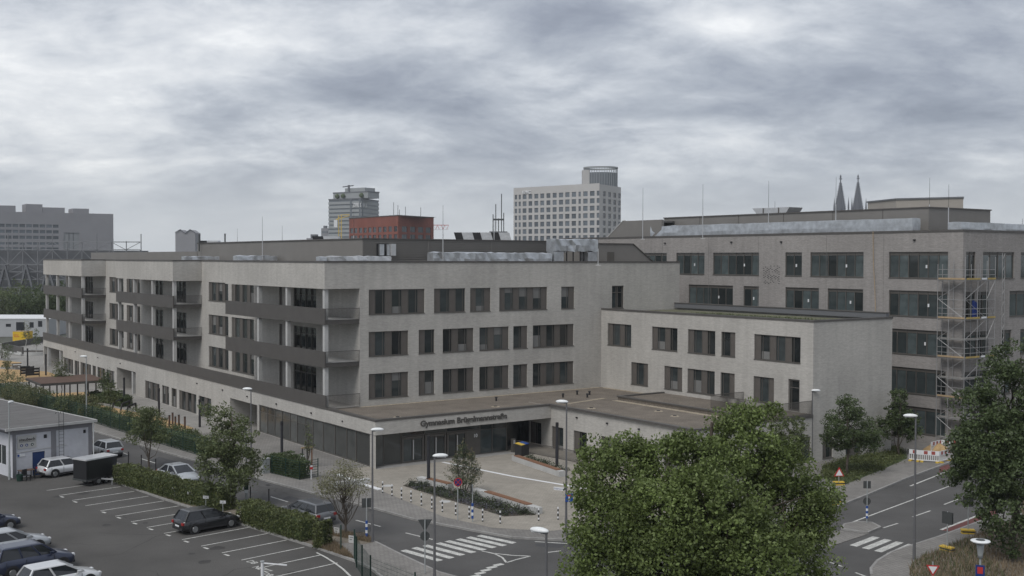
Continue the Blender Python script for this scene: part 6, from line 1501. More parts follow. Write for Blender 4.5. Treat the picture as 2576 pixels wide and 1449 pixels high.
for k in range(14):
    q = (c1[0] - c0[0] + 8) / 14; MB().beam((k * q, 0, c0[2] - 0.6 if k % 2 else c0[2] + 2.6), ((k + 1) * q, 0, c0[2] + 2.6 if k % 2 else c0[2] - 0.6), 0.25, 0.25).build('jib_lacing', 'red' if k % 3 else 'white_paint', t, frame=F_)
# roof antenna
c0 = (-3.993, 330.0, 25.992); c1 = (-4.002, 330.0, 29.822); wz = 50 / 4 * 330 / 2837
t = thing_w('antenna_mast', 'roof antenna cluster left of the white office block', 'antenna', (c0[0], 330, 0)); F_ = lf(t)
MB().box(-2.6, 2.6, -2, 2, 0, c0[2]).build('tower_body', 'far_grey', t, frame=F_); MB().beam((-wz, 0, c0[2] + 3.5), (wz, 0, c0[2] + 3.5), 0.6, 0.5).build('platform', 'sign_grey', t, frame=F_)
for x, h_ in ((-1.1 * wz, 5), (-0.55 * wz, 8), (0.0, c1[2] - c0[2]), (0.6 * wz, 11), (1.05 * wz, 5.5)): MB().tube((x, 0, c0[2]), (x, 0, c0[2] + h_), 0.13, n=6).build('aerial', 'sign_grey', t, frame=F_)
# twin cathedral spires
sp0 = (556.019, 1914.0, 157.474); sp1 = (590.526, 1930.0, 159.224)
t = thing_w('cathedral', 'pair of dark Gothic church spires rising behind the roofs', 'church', ((sp0[0] + sp1[0]) / 2, 1920, 0)); F_ = lf(t)
zb_ = 102.863
for p in (sp0, sp1):
    X = p[0] - (sp0[0] + sp1[0]) / 2; Y = p[1] - 1920; top = p[2]
    MB().box(X - 11, X + 11, Y - 11, Y + 11, 0, zb_ - 10).build('tower', 'spire_stone', t, frame=F_)
    s_ = MB().lathe([(9.2, zb_ - 10), (9.0, zb_ + 2), (1.0, top - 8), (0.7, top)], (X, Y, 0), 8).build('spire', 'spire_stone', t, frame=F_)
    for k in range(8):
        a = 2 * math.pi * k / 8
        for j in range(16):
            q = j / 16.0; rr_ = 9.0 + (1.0 - 9.0) * q; z = zb_ + 2 + (top - 8 - zb_ - 2) * q
            if j % 1 == 0 and k % 2 == 0: MB().box(X + rr_ * math.cos(a) - 0.8, X + rr_ * math.cos(a) + 0.8, Y + rr_ * math.sin(a) - 0.8, Y + rr_ * math.sin(a) + 0.8, z, z + 1.5).build('crocket', 'spire_stone', s_, frame=F_)
    MB().lathe([(0.0, top - 4), (2.6, top - 3), (2.6, top - 2), (0.9, top - 1), (1.6, top + 1.5), (0.0, top + 5)], (X, Y, 0), 8).build('finial', 'spire_stone', s_, frame=F_)
    for dx in (-12, 12):
        MB().lathe([(1.6, zb_ - 20), (1.5, zb_ + 4), (0.0, zb_ + 22)], (X + dx, Y - 6, 0), 6).build('pinnacle', 'spire_stone', t, frame=F_)
# beige rooftop block with emblem
c0, c1, c2 = (125.862, 400.0, 38.219), (129.163, 380.0, 37.233), (140.831, 400.0, 37.028)
t, L_, H_ = tower('beige_office', 'flat beige building top with a small dark emblem behind the plant room', c0[:2], c1[:2], 0, c0[2], 20); F_ = lf(t)
MB().prism([(0, 0), (L_, 0), (L_ + 14, 16), (10, 30)], 0, H_).build('wall', 'far_beige', t, frame=F_); MB().prism([(-0.3, -0.3), (L_ + 0.2, -0.3), (L_ + 14.4, 16), (10, 30.4)], H_, H_ + 0.5).build('roof_edge', 'far_grey', t, frame=F_)
MB().lathe([(0.0, 0), (1.1, 0)], n=18).build('emblem', 'far_grey', t, frame=F_ @ basis((4.5, -0.1, H_ - 3.6), (1, 0, 0), (0, 0, 1)))
for k in range(6): MB().box(7.6 + k * 1.7, 8.9 + k * 1.7, -0.15, -0.05, H_ - 4.3, H_ - 2.8).build('sign_letter', 'far_grey', t, frame=F_)
# far left office building with roof boxes, and the steel frame viaduct in front
A_, B_ = (-261.444, 520.0, 40.082), (-197.804, 560.0, 39.438)
t, L_, H_ = tower('glass_office', 'broad grey office building with long window bands and roof boxes at the far left', A_[:2], B_[:2], 0, (A_[2] + B_[2]) / 2, 20); F_ = lf(t)
mat('left_office', (0.25, 0.25, 0.265), 0.8, 0.06, 0.1)
zs = [H_ - 3.0 - 14.5 * 540 / 2837 * i for i in range(6)]
hl = [(2 + k * 3.0, 2 + k * 3.0 + 2.5, z - 1.5, z) for k in range(int(L_ * 0.66 / 3.0)) for z in zs[1:] if z > 4] + [(L_ * 0.69, L_ * 0.785, zs[4] - 4.0, zs[2] - 1.0)]
MB().wall('y', 0, 0, L_, 0, H_, hl, 0.5, -1).wall('x', L_, 0, 30, 0, H_, [], 0.5, 1).build('wall', 'left_office', t, frame=F_)
wm = None
for h_ in hl[:-1]:
    if wm is None: wm = MB().box(-0.5, 0.5, 0.28, 0.34, 0, 1).build('window', 'glass_far', t, frame=F_); o = wm
    else: o = wm.copy(); COL.objects.link(o); o.parent = t
    o.matrix_basis = Matrix.Translation(((h_[0] + h_[1]) / 2, 0.31, h_[2])) @ Matrix.Diagonal((h_[1] - h_[0], 1, h_[3] - h_[2], 1))
h_ = hl[-1]; w = MB().box(h_[0], h_[1], 0.3, 0.36, h_[2], h_[3]).build('atrium_window', 'lit_pane_far', t, frame=F_)  # brightness of the lit window is put into its pane colour
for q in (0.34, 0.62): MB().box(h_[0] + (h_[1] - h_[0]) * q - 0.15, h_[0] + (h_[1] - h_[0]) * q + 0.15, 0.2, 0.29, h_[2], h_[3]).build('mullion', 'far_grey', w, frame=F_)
for q0, q1, dz in ((0.22, 0.41, 3.0), (0.47, 0.57, 4.0), (0.572, 0.705, 2.6), (0.755, 0.855, 2.4)): MB().box(L_ * q0, L_ * q1, 3, 14, H_ - 0.5, H_ + dz).build('roof_box', 'left_office', t, frame=F_)
MB().box(0, L_, 0.5, 30, H_ - 0.8, H_ - 0.5).build('roof', 'roof_felt', t, frame=F_)
e0 = (-190.58, 420.0, 23.924); e1 = (-164.014, 440.0, 23.678)
mat('viaduct_steel', (0.19, 0.195, 0.205), 0.7, 0.1, 0.3)
t = thing_w('steel_viaduct', 'grey steel frame structure with rails and cross bracing at the left edge', 'structure', (e0[0], 420, 0)); F_ = lf(t)
ztop = e0[2]; zs = [ztop, ztop - 2.9, ztop - 8.5, ztop - 11.2, ztop - 14.0, ztop - 17.0]
for z in zs: MB().box(-30, 52, -0.3, 0.3, z - 0.16, z + 0.16).build('rail', 'viaduct_steel', t, frame=F_)
for k in range(16): MB().box(-30 + k * 5.5 - 0.12, -30 + k * 5.5 + 0.12, -0.2, 0.2, 0, ztop + (3.0 if k % 3 == 0 else 0.3)).build('column', 'viaduct_steel', t, frame=F_)
for k in range(0, 15):
    for z0, z1 in ((zs[1], zs[0]), (zs[2], zs[1]), (zs[3], zs[2]), (zs[4], zs[3])):
        if k % 2 == 0: MB().beam((-30 + k * 5.5, -0.35, z0), (-30 + (k + 1) * 5.5, -0.35, z1), 0.16, 0.2).build('brace', 'viaduct_steel', t, frame=F_)
        else: MB().beam((-30 + k * 5.5, -0.35, z1), (-30 + (k + 1) * 5.5, -0.35, z0), 0.16, 0.2).build('brace', 'viaduct_steel', t, frame=F_)
MB().box(-30, 52, 2, 10, 0, ztop - 3.2).build('deck_body', 'far_grey', t, frame=F_)
for k in range(9): MB().beam((-26 + k * 8, -0.6, 0), (-22 + k * 8, -0.6, ztop - 8.5), 0.9, 0.7).build('raking_strut', 'far_grey', t, frame=F_); MB().beam((-18 + k * 8, -0.7, 0), (-22 + k * 8, -0.7, ztop - 8.6), 0.9, 0.7).build('raking_strut', 'far_grey', t, frame=F_)
# twin gabled tower
g0, g1 = (-208.874, 700.0, 33.573), (-196.548, 700.0, 33.604)
t = thing_w('gabled_tower', 'small grey building with twin gables far behind the school roof', 'building', ((g0[0] + g1[0]) / 2, 700, 0)); F_ = lf(t); w_ = (g1[0] - g0[0]) / 2; z = g0[2]; zp = 35.559
MB().add([(-w_, 0, 0), (w_, 0, 0), (w_, 0, z), (w_ / 2, 0, zp), (0, 0, z - 0.4), (-w_ / 2, 0, zp), (-w_, 0, z)] + [(-w_, 12, 0), (w_, 12, 0), (w_, 12, z), (w_ / 2, 12, zp), (0, 12, z - 0.4), (-w_ / 2, 12, zp), (-w_, 12, z)],
         [(0, 1, 2, 3, 4, 5, 6)] + [(i, i + 7, (i + 1) % 7 + 7, (i + 1) % 7) for i in range(7)]).build('wall', 'left_office', t, frame=F_)
for s_ in (-1, 1): MB().beam((s_ * w_ / 2, -0.2, zp + 0.2), (s_ * w_ * 1.02, -0.2, z + 0.2), 0.6, 0.3).build('verge_board', 'far_grey', t, frame=F_); MB().beam((s_ * w_ / 2, -0.2, zp + 0.2), (0, -0.2, z - 0.2), 0.6, 0.3).build('verge_board', 'far_grey', t, frame=F_)
# stepped grey blocks beside the banded tower, roof cowls
for lb, a, b in (('small stepped block left of the banded tower', (-165.763, 980.0, 44.266), (-159.552, 980.0, 44.282)), ('low pale block left of the stepped block', (-116.603, 640.0, 29.502), (-108.714, 640.0, 29.523))):
    t = thing_w('distant_block', lb, 'building', ((a[0] + b[0]) / 2, a[1], 0)); F_ = lf(t); w_ = (b[0] - a[0]) / 2
    MB().box(-w_, w_, 0, 12, 0, a[2]).build('wall', 'left_office', t, frame=F_); MB().box(-w_ * 0.5, w_ * 0.3, 2, 9, a[2], a[2] + 2.2).build('roof_box', 'far_grey', t, frame=F_)
    for k in range(5): MB().box(-w_ * 0.85 + k * w_ * 0.36, -w_ * 0.85 + k * w_ * 0.36 + w_ * 0.2, -0.06, -0.01, a[2] - 4.5, a[2] - 2.5).build('window', 'glass_far', t, frame=F_)
def cowl(label, P0, P1, Y, zb, n_):
    """slanted metal ventilation hoods on the school roof"""
    x0, x1, zt = P0[0], P1[0], P0[2]
    t = thing_w('vent_cowl', label, 'vent cowl', ((x0 + x1) / 2, Y, zb), 0.0, 'slanted vent cowls'); F_ = lf(t); L_ = x1 - x0; h = zt - zb
    for k in range(n_):
        a = -L_ / 2 + L_ * k / n_; b = -L_ / 2 + L_ * (k + 1) / n_; m_ = a + (b - a) * 0.42
        MB().add([(a - 0.35, -0.8, h), (m_ - 0.35, -0.8, h), (m_ + 0.2, -0.8, 0), (a + 0.2, -0.8, 0), (a - 0.35, 0.8, h), (m_ - 0.35, 0.8, h), (m_ + 0.2, 0.8, 0), (a + 0.2, 0.8, 0)], [(0, 3, 2, 1), (4, 5, 6, 7), (0, 1, 5, 4), (1, 2, 6, 5), (2, 3, 7, 6), (3, 0, 4, 7)]).build('hood_mouth', 'black', t, frame=F_)
        MB().add([(m_ - 0.349, -0.8, h), (b - 0.36, -0.8, h), (b + 0.19, -0.8, 0), (m_ + 0.201, -0.8, 0), (m_ - 0.349, 0.8, h), (b - 0.36, 0.8, h), (b + 0.19, 0.8, 0), (m_ + 0.201, 0.8, 0)], [(0, 3, 2, 1), (4, 5, 6, 7), (0, 1, 5, 4), (1, 2, 6, 5), (2, 3, 7, 6), (3, 0, 4, 7)]).build('hood_body', 'galvanised', t, frame=F_)
cowl('slanted metal vent cowl left of the red brick office', (-26.113, 150.0, 20.937), (-22.68, 150.0, 20.945), 150.0, 19.0, 1)
cowl('row of slanted metal vent cowls below the roof antenna', (-7.361, 150.0, 21.486), (-0.019, 150.0, 21.505), 150.0, 19.6, 3)
cowl('pale flat vent cowl beside the two chimney pipes', (-41.667, 152.0, 20.348), (-39.124, 152.0, 20.355), 152.0, 18.9, 1)

# ------------------------------------------------------------------ trees, hedges and ground plants
def limb(b, a, c, r0, r1, r, n=6, seg=4, wob=0.12):
    """one branch as a bent, tapering tube"""
    a = np.array(a, float); c = np.array(c, float); L_ = np.linalg.norm(c - a); pts = [a]
    for k in range(1, seg): pts.append(a + (c - a) * k / seg + r.normal(0, wob * L_ / seg, 3))
    pts.append(c)
    for k in range(seg): b.tube(pts[k], pts[k + 1], r0 + (r1 - r0) * k / seg, r0 + (r1 - r0) * (k + 1) / seg, n=n, cap=False)
    return pts
def tree(name, label, base, z, h, lobes, n_leaf, size, leaf, trunk_r, seed, group=None, clump=0.5, fill=0.55, twigs=40, bark='bark', trunk_top=None, per=28, aspect=0.6, bloom=0):
    """lobes: ellipsoids (dx, dy, z, rx, ry, rz) round the base, together the crown"""
    r = np.random.default_rng(seed)
    t = thing_w(name, label, 'tree', (base[0], base[1], z), 0.0, group); F_ = lf(t)
    zl = min(l[2] - l[5] * 0.5 for l in lobes); ztop = trunk_top or max(l[2] for l in lobes)
    b = MB(); tp = limb(b, (0, 0, -0.05), (r.normal(0, 0.1), r.normal(0, 0.1), ztop), trunk_r, trunk_r * 0.25, r, n=8, seg=6, wob=0.10)
    b.build('trunk', bark, t, frame=F_, smooth=True)
    b = MB(); vol = np.array([l[3] * l[4] * l[5] for l in lobes]); vol = vol ** 0.75; vol /= vol.sum()
    for i in range(twigs):
        l = lobes[r.choice(len(lobes), p=vol)]
        d = r.normal(size=3); d /= np.linalg.norm(d); d[2] = abs(d[2]) * 0.8 - 0.15
        end = np.array([l[0] + d[0] * l[3] * 0.85, l[1] + d[1] * l[4] * 0.85, l[2] + d[2] * l[5] * 0.85])
        q = r.uniform(0.2, 0.95); st = tp[min(5, max(1, int(q * 5)))]
        st = np.array(st) if st[2] < end[2] + 0.5 else np.array(tp[2])
        limb(b, st, end, trunk_r * r.uniform(0.2, 0.42), trunk_r * 0.05, r, n=5, seg=4, wob=0.2)
    if twigs: b.build('limbs', bark, t, frame=F_, smooth=True)
    nc = max(8, n_leaf // per); cs = []
    for i in range(nc):
        l = lobes[r.choice(len(lobes), p=vol)]
        d = r.normal(size=3); d /= np.linalg.norm(d)
        k = r.uniform(fill, 1.0) ** 0.6 * (1 + 0.13 * r.normal())
        cs.append((l[0] + d[0] * l[3] * k, l[1] + d[1] * l[4] * k, l[2] + d[2] * l[5] * k))
    cs = np.array(cs); sc_ = r.uniform(0.5, 1.35, (nc, 1, 1)) * clump
    q = r.normal(size=(nc, per, 3)); q /= np.linalg.norm(q, axis=2)[:, :, None]; q *= r.uniform(0.25, 1.0, (nc, per, 1)) ** 0.5
    q[:, :, 2] *= 0.7
    pts = (cs[:, None, :] + q * sc_).reshape(-1, 3)
    leaf_object('crown', pts, size, leaf, t, seed + 1, F_, aspect, 0.7)
    if bloom:      # pale bracts at the ends of the outer shoots
        up_ = pts[(q.reshape(-1, 3)[:, 2] > 0.25)]
        leaf_object('blossom', up_[r.choice(len(up_), bloom, replace=False)] + (0, 0, 0.06), size * 0.75, 'blossom', t, seed + 2, F_, 0.5, 0.9)
    return t
def wl_(p, base): return p[0] - base[0], p[1] - base[1]
# the big near linden
TB_ = (8.399, 47.0)
def lobe_px(p, Y, rx, ry, rz, base): return (p[0] - base[0], p[1] - base[1], p[2], rx, ry, rz)
LB = []
for p, rx, ry, rz in (((9.801, 47.5, 9.983), 1.9, 2.0, 1.75), ((7.87, 46.0, 9.251), 2.0, 2.0, 1.8), ((6.709, 47.0, 9.224), 1.6, 1.9, 1.5), ((4.546, 47.0, 9.219), 1.45, 1.6, 1.3), ((3.343, 46.5, 9.805), 0.75, 0.9, 0.8), ((3.557, 46.0, 8.667), 1.2, 1.4, 1.2),
                      ((4.125, 45.0, 7.188), 1.7, 1.8, 1.5), ((4.214, 45.0, 5.26), 2.0, 2.0, 1.8), ((11.27, 48.0, 9.049), 1.5, 1.7, 1.5), ((11.881, 47.0, 7.732), 1.6, 1.8, 1.4), ((13.128, 47.0, 7.903), 1.0, 1.2, 0.75), ((12.42, 46.5, 7.18), 1.2, 1.3, 0.9),
                      ((11.484, 46.0, 5.817), 1.6, 1.9, 1.5), ((7.974, 43.8, 7.643), 2.3, 2.2, 2.2), ((5.669, 44.0, 7.903), 1.7, 1.8, 1.6), ((9.165, 43.5, 6.164), 2.4, 2.2, 2.2), ((6.233, 43.5, 6.001), 2.0, 2.0, 2.0), ((11.198, 48.5, 11.023), 0.7, 0.8, 0.6), ((5.206, 47.0, 10.223), 0.7, 0.8, 0.6), ((9.959, 47.5, 11.164), 1.0, 1.0, 0.75)):
    LB.append((p[0] - TB_[0], p[1] - TB_[1], p[2] - 0.0, max(0.45, rx - 0.35), max(0.5, ry - 0.3), max(0.45, rz - 0.25)))
tree('linden_tree', 'large leafy linden in the foreground hiding the forecourt corner', TB_, 0.0, 12, LB, 112000, 0.15, 'leaf_linden', 0.26, 11, clump=0.70, fill=0.72, twigs=130, per=150, bloom=5000)
# the tree at the right edge
RB_ = (31.593, 70.774)
LB = []
for p, rx, ry, rz in (((31.986, 69.0, 11.539), 2.4, 2.4, 1.9), ((31.039, 69.0, 9.581), 2.6, 2.4, 2.0), ((28.436, 68.0, 8.974), 1.4, 1.6, 1.3), ((29.187, 68.0, 6.804), 2.3, 2.2, 1.9), ((27.784, 67.5, 6.403), 1.4, 1.6, 1.4), ((28.045, 67.5, 4.724), 1.7, 1.7, 1.3), ((27.29, 68.0, 4.623), 0.9, 1.2, 0.5),
                      ((29.975, 66.5, 5.636), 2.4, 2.2, 2.2), ((29.298, 66.5, 3.504), 1.9, 1.9, 1.5), ((30.028, 66.5, 1.847), 1.5, 1.5, 1.1), ((33.51, 68.0, 7.298), 2.8, 2.5, 3.4)):
    LB.append((p[0] - RB_[0], p[1] - RB_[1], p[2] - 0.12, rx, ry, rz))
tree('street_tree', 'tall dark green tree filling the right edge of the view', RB_, 0.12, 12, LB, 52000, 0.19, 'leaf_dark', 0.24, 23, clump=0.7, fill=0.6, twigs=60, per=110)
def px_tree(name, label, b_, lob, n, size, leaf, tr, seed, z=0.11, **k):
    L2_ = [(p[0] - b_[0], p[1] - b_[1], p[2] - z, rx, ry, rz) for p, rx, ry, rz in lob]
    return tree(name, label, b_, z, 6, L2_, n, size, leaf, tr, seed, **k)
b_ = (-20.231, 81.376)
px_tree('street_tree', 'leafy street tree at the end of the long parking hedge', b_, [((-21.433, 82.0, 6.535), 1.0, 1.1, 1.1), ((-20.651, 81.4, 4.742), 1.9, 1.8, 1.3), ((-21.414, 81.0, 3.654), 1.3, 1.4, 1.1), ((-19.504, 81.4, 3.299), 1.6, 1.6, 1.2), ((-20.576, 80.5, 2.17), 1.7, 1.6, 0.9), ((-18.981, 81.0, 2.508), 0.9, 1.0, 0.8), ((-19.929, 82.0, 5.666), 0.9, 0.9, 0.8)], 15000, 0.16, 'leaf_mid', 0.13, 31, clump=0.5, fill=0.4, twigs=30, per=60)
b_ = (-30.771, 95.42)
px_tree('street_tree', 'thin street tree rising above the middle of the long hedge', b_, [((-31.008, 95.8, 3.74), 1.5, 1.5, 0.9), ((-31.929, 95.8, 2.717), 1.0, 1.1, 0.5), ((-30.064, 95.8, 2.79), 1.0, 1.1, 0.55), ((-31.138, 95.8, 4.692), 0.9, 0.9, 0.6)], 6000, 0.15, 'leaf_mid', 0.09, 37, clump=0.34, fill=0.2, twigs=24)
b_ = (-10.731, 72.677)
px_tree('street_tree', 'nearly bare small street tree beside the school side kerb', b_, [((-10.936, 72.7, 3.542), 1.7, 1.6, 0.95), ((-11.889, 72.7, 3.126), 0.9, 1.0, 0.55), ((-9.829, 72.7, 3.131), 0.9, 1.0, 0.5), ((-10.729, 72.7, 4.371), 1.0, 1.0, 0.55)], 3800, 0.10, 'leaf_sparse', 0.085, 41, clump=0.5, fill=0.3, twigs=60, per=14)
b_ = (28.024, 93.747)
px_tree('street_tree', 'rounded street tree on the planted strip before the wing end wall', b_, [((28.359, 94.0, 3.827), 2.1, 2.0, 1.6), ((27.302, 94.0, 3.157), 1.2, 1.3, 1.1), ((29.698, 94.0, 2.996), 1.2, 1.3, 1.0), ((28.175, 94.0, 5.494), 1.1, 1.1, 1.0), ((27.604, 94.0, 6.159), 0.4, 0.4, 0.5)], 14000, 0.16, 'leaf_dark', 0.12, 43, clump=0.48, fill=0.45, twigs=24, per=60)
b_ = (35.392, 102.547)
px_tree('street_tree', 'dark street tree between the wing end wall and the scaffold', b_, [((35.437, 102.8, 3.606), 1.6, 1.6, 1.3), ((34.648, 102.8, 2.692), 1.2, 1.3, 1.0), ((36.286, 102.8, 2.514), 1.2, 1.3, 1.0), ((35.416, 102.8, 5.429), 0.8, 0.8, 0.9)], 8000, 0.18, 'leaf_dark', 0.11, 47, clump=0.32, fill=0.3, twigs=20)
# tree behind the linden, seen at its upper right edge
b_ = (21.799, 88.132)
px_tree('street_tree', 'smaller tree partly behind the right shoulder of the big linden', b_, [((21.727, 88.0, 4.407), 1.6, 1.6, 1.5), ((20.959, 88.0, 3.154), 1.6, 1.5, 1.2), ((22.359, 88.0, 3.314), 1.0, 1.2, 1.3)], 6000, 0.17, 'leaf_mid', 0.1, 53, clump=0.32, fill=0.3, twigs=16)
# pine in the forecourt bed
def pine(label, base, h, w, seed, z=0.16):
    r = np.random.default_rng(seed)
    t = thing_w('pine_tree', label, 'tree', (base[0], base[1], z), 0.0); F_ = lf(t); stems = []; nd = []; tips = []
    for sx, hh in ((0.0, 1.0), (-0.34, 0.72), (0.38, 0.80), (0.62, 0.5)):
        b = MB(); top = (sx * w * 0.75, r.normal(0, 0.1), h * hh)
        limb(b, (sx * 0.35, r.normal(0, 0.06), 0), top, 0.05, 0.012, r, n=6, seg=4, wob=0.05); b.build('trunk', 'bark', t, frame=F_)
        for k in range(int(80 * hh)):
            q = r.uniform(0.16, 1.0); bp = np.array([sx * 0.35 + (top[0] - sx * 0.35) * q, 0, top[2] * q]); a = r.uniform(0, 2 * math.pi); L_ = w * (1.08 - q) * 0.72 * r.uniform(0.6, 1.0) + 0.10
            e = bp + np.array([math.cos(a) * L_, math.sin(a) * L_, L_ * 0.35])
            for m_ in range(26):
                s_ = r.uniform(0.15, 1.0); nd.append(bp + (e - bp) * s_ + r.normal(0, 0.055, 3))
            for m_ in range(3): tips.append(e + np.array([r.normal(0, 0.03), r.normal(0, 0.03), r.uniform(0.02, 0.22)]))
        for m_ in range(10): tips.append(np.array([top[0] + r.normal(0, 0.03), top[1] + r.normal(0, 0.03), top[2] + r.uniform(-0.1, 0.45)]))
    leaf_object('needles', nd, 0.13, 'needle', t, seed, F_, 0.3, 0.8); leaf_object('young_shoots', tips, 0.17, 'needle_tip', t, seed + 3, F_, 0.22, 0.0)
pine('upright pine with pale shoots in the forecourt planting bed', (-3.701, 85.869), 3.75, 2.3, 5)

def hedge(label, pts, w, h, n, leaf='leaf_hedge', z=0.11, seed=1, size=0.13, ragged=0.10):
    """clipped hedge along a line: leaves over its top and sides round a dark leafy core"""
    r = np.random.default_rng(seed); t = thing('hedge', label, 'hedge', pts[0][0], pts[0][1], z)
    seg = [(np.array(a), np.array(b)) for a, b in zip(pts, pts[1:])]; Ls = np.array([np.linalg.norm(b - a) for a, b in seg]); out = []
    core = MB()
    for k_, (a, b) in enumerate(seg):
        d = (b - a) / np.linalg.norm(b - a); nn = np.array([-d[1], d[0]]) * (w * 0.36)
        if k_ == 0: a = a + d * 0.35
        if k_ == len(seg) - 1: b = b - d * 0.35
        core.add([(*(a + nn), z), (*(a - nn), z), (*(b - nn), z), (*(b + nn), z), (*(a + nn), z + h * 0.86), (*(a - nn), z + h * 0.86), (*(b - nn), z + h * 0.86), (*(b + nn), z + h * 0.86)], [(4, 5, 6, 7), (0, 1, 5, 4), (1, 2, 6, 5), (2, 3, 7, 6), (3, 0, 4, 7)])
    core.build('inner_growth', 'leaf_dark', t)
    for i in range(n):
        a, b = seg[r.choice(len(seg), p=Ls / Ls.sum())]; d = (b - a) / np.linalg.norm(b - a); nn = np.array([-d[1], d[0]])
        q = r.uniform(-0.02, 1.02); p = a + (b - a) * q; f_ = r.uniform(0, h * 2 + w)
        wav = 1 + ragged * (math.sin(p[0] * 2.1 + p[1] * 1.7) + math.sin(p[1] * 4.3)) * 0.6
        if f_ < h: o_, zz = -w / 2, f_
        elif f_ < h + w: o_, zz = f_ - h - w / 2, h * wav
        else: o_, zz = w / 2, f_ - h - w
        zz = min(zz, h * wav) + r.normal(0, 0.05); o_ += r.normal(0, 0.06)
        if i % 12 == 0:      # the cut ends
            e_ = pts[0] if i % 24 else pts[-1]; p = np.array(e_) + d * r.normal(0, 0.07); o_ = r.uniform(-w / 2, w / 2); zz = r.uniform(0, h)
        out.append((p[0] + nn[0] * o_, p[1] + nn[1] * o_, z + max(0.03, zz)))
    leaf_object('foliage', out, size, leaf, t, seed, True, 0.65, 0.4)
hedge('long clipped hedge between the parking bays and the street', [(26.577, 91.349), (27.412, 87.324), (28.015, 84.012), (28.711, 79.973), (29.824, 76.639)], 1.25, 1.35, 15000, seed=3)
hedge('shorter clipped hedge beyond the gap, beside the black car', [(29.581, 73.111), (29.927, 69.94), (30.777, 65.354)], 1.2, 1.4, 8000, seed=4)
hedge('small block of hedge at the end of the parking row', [(30.675, 63.922), (31.028, 63.323)], 1.0, 1.5, 2600, seed=5)
hedge('hedge behind the mesh fence beside the grey cabinet', [(38.349, 88.959), (39.063, 84.802), (39.285, 84.144)], 1.1, 1.5, 6000, leaf='leaf_dark', z=0.12, seed=6, ragged=0.22)
hedge('hedge following the green fence in front of the sand pits', [(37.0, 97.5), (36.2, 105), (35.4, 115.5), (34.6, 126.1), (33.2, 138)], 1.1, 1.35, 12000, leaf='leaf_dark', z=0.1, seed=7, ragged=0.25, size=0.15)
hedge('hedge along the green fence beyond the workshop roof', [(33.2, 139), (31.2, 155), (28.8, 172), (25.6, 190)], 1.3, 1.5, 9000, leaf='leaf_dark', z=0.1, seed=8, ragged=0.3, size=0.17)
hedge('dark low hedge beside the pergola posts', [(41.3, 139.5), (40.8, 145), (39.0, 147)], 1.5, 1.3, 5000, leaf='leaf_dark', z=-0.2, seed=9, ragged=0.25, size=0.16)
def bush(label, vu, z, h, rx, n, leaf, seed, size=0.15, lobes=3, name='shrub', trunk=None):
    r = np.random.default_rng(seed); t = thing(name, label, 'shrub', vu[0], vu[1], z); F_ = lf(t); b = MB()
    for k in range(5): limb(b, (r.normal(0, 0.1), r.normal(0, 0.1), 0), (r.normal(0, rx * 0.4), r.normal(0, rx * 0.4), h * r.uniform(0.5, 0.85)), 0.035, 0.01, r, n=5, seg=3)
    b.build('stems', trunk or 'bark', t, frame=F_); pts = []
    for k in range(n // 12):
        d = r.normal(size=3); d /= np.linalg.norm(d); q = r.uniform(0.3, 1.0) ** 0.5
        c = np.array([d[0] * rx * q, d[1] * rx * q, h * 0.52 + d[2] * h * 0.46 * q])
        pts += [c + r.normal(0, 0.13, 3) for _ in range(12)]
    leaf_object('foliage', pts, size, leaf, t, seed, F_, 0.6, 0.6)
SH = [('brownish green shrub at the far end of the street fence', (30.797, 148.614), 2.6, 2.4, 3000, 'leaf_olive'), ('olive shrub leaning over the workshop roof edge', (31.443, 143.654), 2.6, 2.3, 3200, 'leaf_olive'), ('green shrub behind the mesh fence below the pergola', (33.502, 134.886), 2.3, 1.9, 2400, 'leaf_mid'),
      ('olive shrub in front of the pergola lamp', (34.5, 133.205), 2.6, 1.9, 2600, 'leaf_olive'), ('shrub at the fence left of the climbing bars', (34.554, 129.293), 2.0, 1.6, 2000, 'leaf_olive'), ('round green shrub beside the pale boulders', (35.083, 126.147), 1.8, 1.4, 1600, 'leaf_mid'),
      ('loose green shrub in front of the sand pit', (36.265, 118.38), 2.6, 1.6, 2400, 'leaf_mid'), ('loose olive shrub left of the balance posts', (36.607, 114.9), 2.7, 1.5, 2200, 'leaf_olive'), ('low shrub below the balance posts', (36.85, 108.66), 1.7, 1.5, 1800, 'leaf_dark'), ('low dark shrub at the fence near the street tree', (37.159, 105.602), 1.7, 1.3, 1600, 'leaf_mid'),
      ('shrub at the left edge above the workshop roof', (31.084, 156.948), 3.4, 2.6, 2600, 'leaf_mid'), ('dark shrub behind the screen wall at the left edge', (42.188, 216.482), 3.0, 2.2, 2000, 'leaf_dark')]
for i, (lb, p, h, rx, n, leaf) in enumerate(SH): bush(lb, p, 0.0, h, rx, n, leaf, 60 + i)
SAP = [('young tree left of the pergola', (35.941, 180.663), 4.4, 0.8, 900, 'leaf_mid', 'bark'), ('young tree with white trunk in the round planter', RP, 5.2, 1.0, 1100, 'leaf_mid', 'bark_white'), ('young tree with white trunk left of the round planter', (50.341, 234.617), 6.6, 1.0, 1000, 'leaf_olive', 'bark_white'),
       ('slim young tree standing before the pergola roof', (36.955, 152.958), 5.6, 1.3, 1900, 'leaf_mid', 'bark'), ('slim young tree right of the pergola', (37.347, 132.259), 4.2, 1.2, 1800, 'leaf_mid', 'bark'), ('young tree at the back of the pergola', (40.0, 143.6), 4.6, 1.2, 1800, 'leaf_dark', 'bark'), ('little bare tree before the street-side glass', (41.499, 88.25), 4.4, 0.5, 320, 'leaf_mid', 'bark')]
